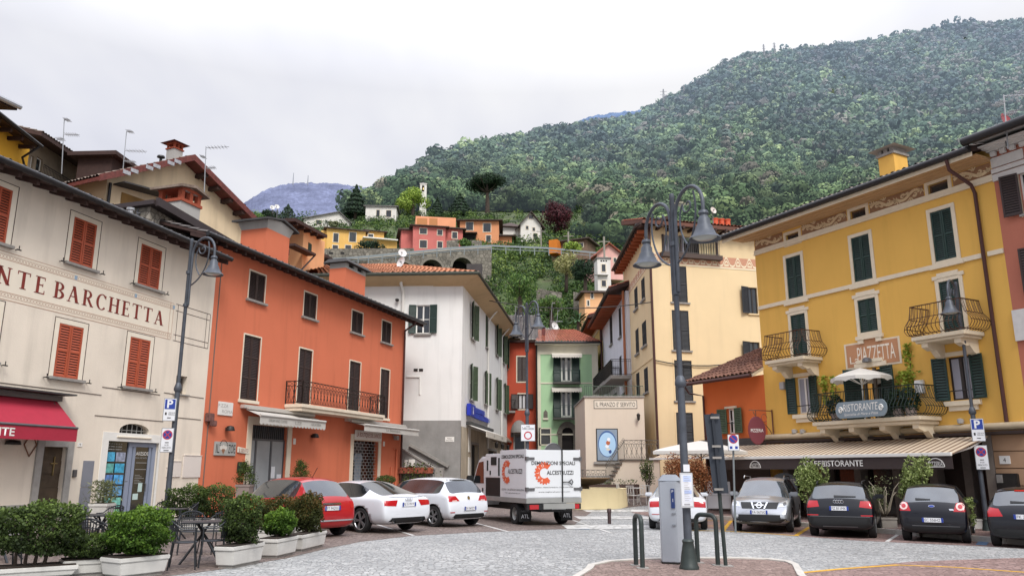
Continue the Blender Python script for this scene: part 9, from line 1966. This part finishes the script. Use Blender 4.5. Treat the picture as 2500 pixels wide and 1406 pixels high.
 def plate(txt, y, z, side='r', w=.5, h=.11):
  sg = -1 if side == 'r' else 1; hit = bvh.ray_cast(Vector((-3 if side == 'r' else L+3, y, z)), Vector((1 if side == 'r' else -1, 0, 0)))[0]; o = MB().box(-w/2, w/2, -.012, .0, -h/2, h/2).build('licence_plate', SWH, t); o.location = (hit.x+sg*.02, y, z); o.rotation_euler = (0, 0, -PI/2 if side == 'r' else PI/2)
  for x in (-w*.45, w*.45): MB().box(x-w*.05, x+w*.05, -.015, -.0125, -h/2, h/2).build('blue_band', SBLUE, o)
  text(txt, BLKL, o, XM((0, -.0135, 0)), w=w*.74, h=h*.62); return o
 def mirrors(x, z):
  for sy in (1, -1): MB().box(x-.05, x+.08, sy*(W/2-.12), sy*(W/2+.15), z-.07, z+.06).build('mirror', pm, t, bevel=.03)
 def handle(x, z):
  for sd in 'lR': decal('door_handle', ((x-.09, z-.015), (x+.09, z-.015), (x+.09, z+.02), (x-.09, z+.02)), sd, pm, (3, 2), .02)
 def seams(xs_, z0, z1):
  for sd in 'lR':
   for x in xs_: decal('door_seam', ((x-.006, z0), (x+.006, z0), (x+.006, z1), (x-.006, z1)), sd, DARK, (1, 8), .004)
 seams((.45+.0, wb*.5+.1, wb-.38), .32, .8)
 return t, decal, plate, mirrors, handle
def both(dc, nm, q, m, side='r', par=None, **k):
 out = []
 for s in (1, -1): out.append(dc(nm, [(a*s, b) for a, b in q], side, m, **k))
 return out
def rings4(t, x, z, r, m):
 mb = MB()
 for k in range(4): mb.tube([(x, (k-1.5)*r*1.5+r*math.cos(a), z+r*math.sin(a)) for a in np.linspace(0, 2*PI, 15)[:-1]], r*.16, 5, True)
 mb.build('badge', m, t)
def wiper(dc, y0, y1, z): dc('wiper', ((y0, z), (y1, z+.01), (y1, z+.03), (y0, z+.05)), 'r', BPL, (6, 1), .02)
RP = paint('red', 'a3141c'); t, dc, pl_, mi, hd = car('red rounded small hatchback behind the dark boxwoods', gp(772, 1309), -52, hatch(3.57, 1.63, 1.49, 1.0, .42), 3.57, 1.63, .6, 2.3, .29, RP)
pl_('FT 942XG', 0, .72); dc('boot_trim', ((.3, .80), (-.3, .80), (-.28, .85), (.28, .85)), 'r', CHR, (8, 2), .02); both(dc, 'tail_light', [(.60, .70), (.74, .70), (.74, .88), (.60, .88)], TLR); dc('bumper_trim', ((.72, .40), (-.72, .40), (-.72, .435), (.72, .435)), 'r', CHR, (20, 1), .015); mi(2.0, .95); hd(.9, .85); MB().tube([(.3, 0, 1.46), (.1, 0, 1.72)], .008, 5).build('aerial', TYR, t)
WP = paint('white', 'd4d8de'); t, dc, pl_, mi, hd = car('white five door fastback with large five spoke wheels', gp(938, 1296), -50, coupe(4.71, 1.85, 1.40, 1.0), 4.71, 1.85, 1.0, 2.81, .335, WP, glass=CGD, rimw=.74)
pl_('EJ 519VT', 0, .76); rings4(t, -.985, .90, .04, CHR); both(dc, 'tail_light', [(.46, .72), (.90, .74), (.90, .87), (.38, .88)], TLR); dc('bumper', ((.74, .27), (-.74, .27), (-.6, .42), (.6, .42)), 'r', BPL, (16, 3), .012); dc('boot_lip', ((.62, .965), (-.62, .965), (-.62, .985), (.62, .985)), 'r', WP, (14, 1), .04); mi(2.55, .98); hd(.55, .82); hd(1.55, .82)
for s in (.52, -.52): MB().lathe([(.05, -.04), (.055, .05), (.03, .05)], (-.97, s, .33), 12, 'x').build('exhaust', CHR, t)
t, dc, pl_, mi, hd = car('white compact hatchback with dark rear bumper insert beside the truck', gp(1107, 1283), -47, hatch(4.2, 1.78, 1.48, 1.02, .34, .88), 4.2, 1.78, .73, 2.58, .32, WP)
pl_('EV 069ZV', 0, .56); dc('badge', ((0, .87), .055, .055), 'r', CHR, rnd=True, off=.015); both(dc, 'tail_light', [(.40, .78), (.86, .76), (.86, .94), (.52, .93)], TLR, n=(10, 5)); both(dc, 'reversing_light', [(.5, .775), (.7, .77), (.7, .80), (.52, .81)], TLC, off=.011); dc('bumper', ((.72, .26), (-.72, .26), (-.6, .40), (.6, .40)), 'r', BPL, (16, 3), .012); dc('spoiler', ((.5, 1.385), (-.5, 1.385), (-.48, 1.42), (.48, 1.42)), 'r', DARK, (10, 1), .012); both(dc, 'reflector', [(.62, .44), (.8, .44), (.8, .465), (.62, .465)], TLR, off=.014); mi(2.3, 1.0); hd(.7, .84); hd(1.6, .84)
t, dc, pl_, mi, hd = car('white coupe parked nose in behind the parking meter', gp(1656, 1290), 11, coupe(4.64, 1.83, 1.39, .98), 4.64, 1.83, .98, 2.81, .33, WP)
both(dc, 'tail_light', [(.42, .70), (.88, .68), (.88, .86), (.46, .87)], TLR, n=(10, 5)); dc('bumper', ((.6, .26), (-.6, .26), (-.55, .36), (.55, .36)), 'r', BPL, (14, 3), .012); both(dc, 'reflector', [(.55, .47), (.78, .47), (.78, .49), (.55, .49)], TLR, off=.012); mi(2.45, .98); pl_('EX 204RB', 0, .70)
for s in (.5, .58, -.5, -.58): MB().lathe([(.035, -.04), (.04, .04), (.02, .04)], (-.93, s, .32), 10, 'x').build('exhaust', CHR, t)
SP = paint('silver', '9b9ea3', .55); fa = gp(1865, 1296); h_ = 204; hv = Vector((math.sin(math.radians(h_)), math.cos(math.radians(h_)), 0)); sp_ = hatch(4.33, 1.78, 1.6, 1.08, .35)
t, dc, pl_, mi, hd = car('silver crossover parked facing the square', fa-hv*2.63, h_, sp_, 4.33, 1.78, .8, 2.63, .34, SP)
pl_('FA 067SG', .0, .60, 'f', .5); dc('grille', ((-.5, .70), (.5, .70), (.56, .88), (-.56, .88)), 'f', BPL, (12, 4), .012); o = dc('badge_ring', ((0, .80), .085, .085), 'f', CHR, rnd=True, off=.03); dc('badge_centre', ((0, .80), .06, .06), 'f', BPL, rnd=True, off=.034); dc('badge_bar', ((-.13, .785), (.13, .785), (.13, .82), (-.13, .82)), 'f', SWH, (4, 1), .036)
for s in (1, -1): dc('grille_bar', ((s*.13, .70), (s*.17, .70), (s*.25, .88), (s*.2, .88)), 'f', CHR, (2, 4), .03)
hl = both(dc, 'headlight', [(.54, .74), (.84, .78), (.86, .97), (.62, .88)], HLG, 'f', n=(8, 5), off=.012); both(dc, 'fog_light', [(.6, .46), (.7, .46), (.7, .53), (.6, .53)], HLG, 'f', off=.016)
for s in (1, -1): dc('headlight_lens', ((s*.72, .84), .05, .05), 'f', GREYM, rnd=True, off=.018)
dc('bumper', ((-.86, .24), (.86, .24), (.86, .42), (-.86, .42)), 'f', BPL, (18, 3), .012); dc('lower_grille', ((-.55, .36), (.55, .36), (.68, .53), (-.68, .53)), 'f', BPL, (14, 3), .014)
for s in (1, -1): MB().tube([(.2, s*.62, 1.55), (.3, s*.62, 1.62), (1.6, s*.61, 1.64), (1.75, s*.61, 1.58)], .022, 6).build('roof_rail', CHR, t)
mi(2.05, 1.1); MB().box(2.18, 2.2, -.5, -.05, 1.02, 1.04).build('wiper', BPL, t)
KP = mat('car_paint_black', '0b0d14', .3, coat=.45, spec=.35); t, dc, pl_, mi, hd = car('black crossover with red angular tail lights and roof rails', gp(2060, 1309), 27, hatch(4.19, 1.79, 1.51, 1.06, .30, .9), 4.19, 1.79, .72, 2.6, .345, KP)
pl_('FZ 811MK', 0, .80); rings4(t, -.70, .98, .042, CHR); both(dc, 'tail_light', [(.52, .84), (.88, .80), (.88, 1.0), (.56, 1.0)], TLR, n=(10, 5)); dc('bumper', ((.86, .28), (-.86, .28), (-.86, .56), (.86, .56)), 'r', BPL, (18, 4), .01); dc('bumper_trim', ((.86, .575), (-.86, .575), (-.86, .59), (.86, .59)), 'r', GREYM, (18, 1), .012); both(dc, 'reflector', [(.55, .60), (.85, .60), (.85, .63), (.55, .63)], TLR, off=.016); wiper(dc, .12, -.45, 1.1); dc('skid_plate', ((.45, .30), (-.45, .30), (-.45, .325), (.45, .325)), 'r', GREYM, (8, 1), .02); mi(2.3, 1.06); hd(.7, .9); hd(1.6, .9)
for s in (1, -1): MB().tube([(.0, s*.6, 1.44), (.1, s*.6, 1.51), (1.5, s*.6, 1.54), (1.6, s*.6, 1.49)], .018, 6).build('roof_rail', BPL, t)
NP = mat('car_paint_midnight', '090a13', .28, coat=.5, spec=.35); t, dc, pl_, mi, hd = car('small dark blue black hatchback with round white centred tail lights', gp(2288, 1321), 32, hatch(3.62, 1.66, 1.5, 1.03, .42), 3.62, 1.66, .58, 2.3, .29, NP)
pl_('EC 556HZ', 0, .58); both(dc, 'tail_light', [(.50, .80), (.82, .80), (.80, 1.04), (.58, 1.02)], TLR, n=(10, 6))
for s in (1, -1): o = dc('light_ring', ((s*.67, .93), .10, .10), 'r', TLC, rnd=True, off=.016); dc('light_centre', ((s*.67, .93), .055, .055), 'r', TLR, rnd=True, off=.021)
dc('badge', ((0, .93), .075, .032), 'r', CHR, rnd=True, off=.015); dc('badge_centre', ((0, .93), .066, .026), 'r', SBLUE, rnd=True, off=.019); dc('model_badge', ((-.42, .83), (-.52, .83), (-.5, .87), (-.4, .87)), 'r', CHR, (2, 1), .012); wiper(dc, .38, .02, 1.08); MB().lathe([(.05, -.05), (.055, .03), (.03, .03)], (-.5, .42, .3), 12, 'x').build('exhaust', CHR, t); mi(2.0, 1.0); dc('bumper', ((.7, .28), (-.7, .28), (-.7, .40), (.7, .40)), 'r', BPL, (14, 3), .008); dc('bumper_trim', ((.5, .42), (-.62, .42), (-.62, .435), (.5, .435)), 'r', GREYM, (10, 1), .014)
t, dc, pl_, mi, hd = car('dark grey hatchback cut off by the right edge', gp(2520, 1336), 36, hatch(3.97, 1.74, 1.46, 1.02, .36), 3.97, 1.74, .68, 2.54, .3, KP)
pl_('FK 290LT', 0, .76); both(dc, 'tail_light', [(.48, .76), (.84, .74), (.84, .98), (.56, .94)], TLR, n=(10, 5)); wiper(dc, .3, -.1, 1.08); dc('bumper', ((.8, .28), (-.8, .28), (-.8, .46), (.8, .46)), 'r', BPL, (16, 3), .008); dc('brake_light', ((.2, 1.36), (-.2, 1.36), (-.2, 1.39), (.2, 1.39)), 'r', TLR, (6, 1), .015); mi(2.1, 1.0)
B = gp(1318, 1278); t = thing('box_truck', 'white box truck with orange cogwheel logo and demolition lettering on its rear doors', 'truck', B, PI/2+math.radians(25)); TW = mat('truck_white', 'd3d6d9', .4, var=.03, vs=2, coat=.2); GAL = mat('galvanised_side', '9b9c99', .5, metal=.4, var=.1)
zb, zt, w, x0, x1 = .86, 2.40, 1.0, -1.05, 1.0
for s in (1, -1): MB().box(x0+.02, x1, s*w-.03*s, s*w, zb, zt).build('side_panel', TW, t)
MB().box(x0+.02, x1, -w+.03, w-.03, zb, zb+.05).box(x1-.04, x1, -w+.03, w-.03, zb+.05, zt-.1).build('box_floor', TW, t); MB().box(x0, x0+.06, -.28+.0, w-.02, zb+.02, zt-.02).build('rear_door', TW, t, bevel=.008); MB().box(x0, x0+.06, -w+.02, -.30, zb+.02, zt-.02).build('rear_door', TW, t, bevel=.008)
mb = MB(); mb.tube([(x0-.03, -.29, zb-.12), (x0-.03, -.29, zt+.02)], .022, 8); mb.build('lock_rod', BPL, t); MB().tube([(x0-.05, -.3, zb+.5), (x0-.06, -.5, zb+.5), (x0-.06, -.62, zb+.58), (x0-.06, -.66, zb+.5), (x0-.06, -.62, zb+.42), (x0-.06, -.5, zb+.5)], .018, 6).build('handle', BPL, t)
for y, s in ((w-.02, -1), (-w+.02, 1)):
 for z in (zb+.28, zt-.3): MB().box(x0-.03, x0+.0, y, y+s*.26, z-.04, z+.04).box(x0-.04, x0+.08, y-.04, y+.04, z-.06, z+.06).build('hinge', GREYM, t)
OG = mat('orange_logo', 'cf5a35', .5);
def cog(par, Rm, r):
 mb = MB(); n = 15; vs = []
 for k in range(n*4+1):
  a = math.radians(48)+math.radians(264)*k/(n*4); ro = r*(1.0 if (k % 4) in (0, 1) else .9); vs.append((a, ro))
 for (a, ro), (b, r2) in zip(vs, vs[1:]): mb.face(*[Rm @ Vector(p) for p in ((ro*math.cos(a), 0, ro*math.sin(a)), (ro*math.cos(b), 0, ro*math.sin(b)), (r*.45*math.cos(b), 0, r*.45*math.sin(b)), (r*.45*math.cos(a), 0, r*.45*math.sin(a)))])
 o = mb.build('cog_emblem', OG, par)
 for k, c in enumerate('OILAV'): a = math.radians(105+k*36); text(c, WHITE, o, Rm @ Matrix.Translation((r*.68*math.cos(a), -.004, r*.68*math.sin(a))) @ Matrix.Rotation(-(a-PI/2), 4, 'Y'), h=r*.24)
rd = Matrix.Translation((x0-.006, 0, 0)) @ Matrix.Rotation(-PI/2, 4, 'Z')
body = t.children[3]
text('DEMOLIZIONI SPECIALI', BLKL, body, rd @ XM((-.02, 0, zt-.44)), w=1.6, h=.12, offset=.02); cog(body, rd @ XM((-.36, 0, zb+.78)), .36); text('ALCESTRUZZI', BLKL, body, rd @ XM((.22, -.006, zb+.80)), w=.98, h=.13, offset=.01); text('LEZZENO - PREMANTE MEZZOLA (CO) TEL 0344 410548', BLKL, body, rd @ XM((.0, 0, zb+.33)), w=1.4, h=.045); text('www.vagliocalcestruzzi.com', BLKL, body, rd @ XM((.0, 0, zb+.19)), w=1.15, h=.05)
sd = Matrix.Translation((0, w+.006, 0)) @ Matrix.Rotation(PI, 4, 'Z'); sp = t.children[0]
text('DEMOLIZIONI SPECIALI', BLKL, sp, sd @ XM((.0, 0, zt-.22)), w=1.75, h=.12, offset=.02); cog(sp, sd @ XM((-.45, 0, zb+.82)), .40); text('ALCESTRUZZI', BLKL, sp, sd @ XM((.2, -.006, zb+.84)), w=1.1, h=.15, offset=.01); text('LEZZENO - CALCESTRUZZI E DEMOLIZIONI', BLKL, sp, sd @ XM((0, 0, zb+.25)), w=1.75, h=.06); text('www.vagliocalcestruzzi.com', BLKL, sp, sd @ XM((0, 0, zb+.14)), w=1.2, h=.05)
MB().box(x0-.01, x1+1.6, -w-.01, w+.01, zb-.16, zb-.002).build('bed_rail', GAL, t, bevel=.01); MB().box(x0-.06, x0+.02, -.72, .42, zb-.34, zb-.17).build('ramp_plate', GAL, t)
MB().box(x1+.02, x1+1.3, -w+.02, w-.02, zb, zb+.62).build('tool_locker', BPL, t); MB().box(x1+.02, x1+1.3, -w, w, zb+.622, zt-.1).build('tool_cabinet', TW, t, bevel=.02)
for x, z, a, b in ((x1+.55, zt-.35, .24, .14), (x1+1.1, zt-.5, .06, .18), (x1+.1, zt-.55, .06, .3), (x1+.85, zt-.75, .05, .07)): MB().box(x-a, x+a, w, w+.012, z-b, z+b).build('recess', DARK, t)
cx = x1+1.33; prof = [(cx, .55), (cx+2.0, .55), (cx+2.05, .9), (cx+1.95, 1.15), (cx+1.35, 1.28), (cx+.75, 2.12), (cx+.5, 2.22), (cx, 2.22)]
MB().prism(prof, -.95, .95).build('cab', TW, t, bevel=.06)
for s in (1, -1): MB().prism([(cx+.2, 1.28), (cx+1.15, 1.28), (cx+1.1, 1.42), (cx+.68, 2.02), (cx+.25, 2.05)], s*.951, s*.958).build('side_window', CGD, t); MB().box(cx+1.12, cx+1.26, s*.96, s*1.22, 1.22, 1.55).build('mirror', BPL, t, bevel=.03); MB().box(cx+.25, cx+.33, s*.95, s*.975, 1.0, 1.12).build('door_handle', BPL, t)
MB().hexa([(cx+1.34, -.86, 1.30), (cx+1.34, .86, 1.30), (cx+1.30, .86, 1.31), (cx+1.30, -.86, 1.31)], [(cx+.80, -.8, 2.08), (cx+.80, .8, 2.08), (cx+.76, .8, 2.08), (cx+.76, -.8, 2.08)]).build('windscreen', CGD, t)
MB().box(-.9, cx+1.8, -.42, .42, .42, zb-.165).build('chassis', BPL, t); MB().box(x0+.0, x0+.14, -.98, .98, .50, .68).build('rear_bumper', BPL, t)
for s in (1, -1):
 MB().box(x0-.03, x0-.001, s*.58, s*.9, .52, .66).build('tail_light', TLR, t); o = MB().box(-.46, -.44, s*.55, s*.98, .12, .55).build('mud_flap', TYR, t); text('IVECO', GREYM, o, Matrix.Translation((-.466, s*.77, .44)) @ Matrix.Rotation(-PI/2, 4, 'Z'), w=.3, h=.06); text('ATL', SWH, o, Matrix.Translation((-.466, s*.77, .28)) @ Matrix.Rotation(-PI/2, 4, 'Z'), w=.28, h=.12)
 for x in (0, cx+1.15):
  yw = s*.82; R = .35; q = MB().lathe([(R*.6, -.13), (R*.92, -.13), (R, -.1), (R, .1), (R*.92, .13), (R*.6, .13)], (0, 0, 0), 32, 'y').build('wheel', TYR, t, smooth=40, loc=(x, yw, R)); MB().lathe([(R*.62, .1), (R*.56, .08), (R*.45, -.02), (R*.25, .05), (R*.2, .09), (0, .09)], (0, 0, 0), 28, 'y').build('rim', mat('grey_steel_rim', '8d8c88', .5, metal=.3), q, smooth=40).rotation_euler = (0, 0, 0 if s > 0 else PI)
o = MB().box(x0-.02, x0-.001, -.4, .1, .5, .62).build('licence_plate', mat('dirty_plate', '9fa3a5', .5), t); text('DJ 816PW', BLKL, o, Matrix.Translation((x0-.026, -.15, .56)) @ Matrix.Rotation(-PI/2, 4, 'Z'), w=.4, h=.07)
MB().lathe([(.34, -.01), (.36, 0), (.34, .01), (0, .01)], (x0+.7, -.35, zt-.12), 28, 'x').build('saw_disc', GREYM, t)
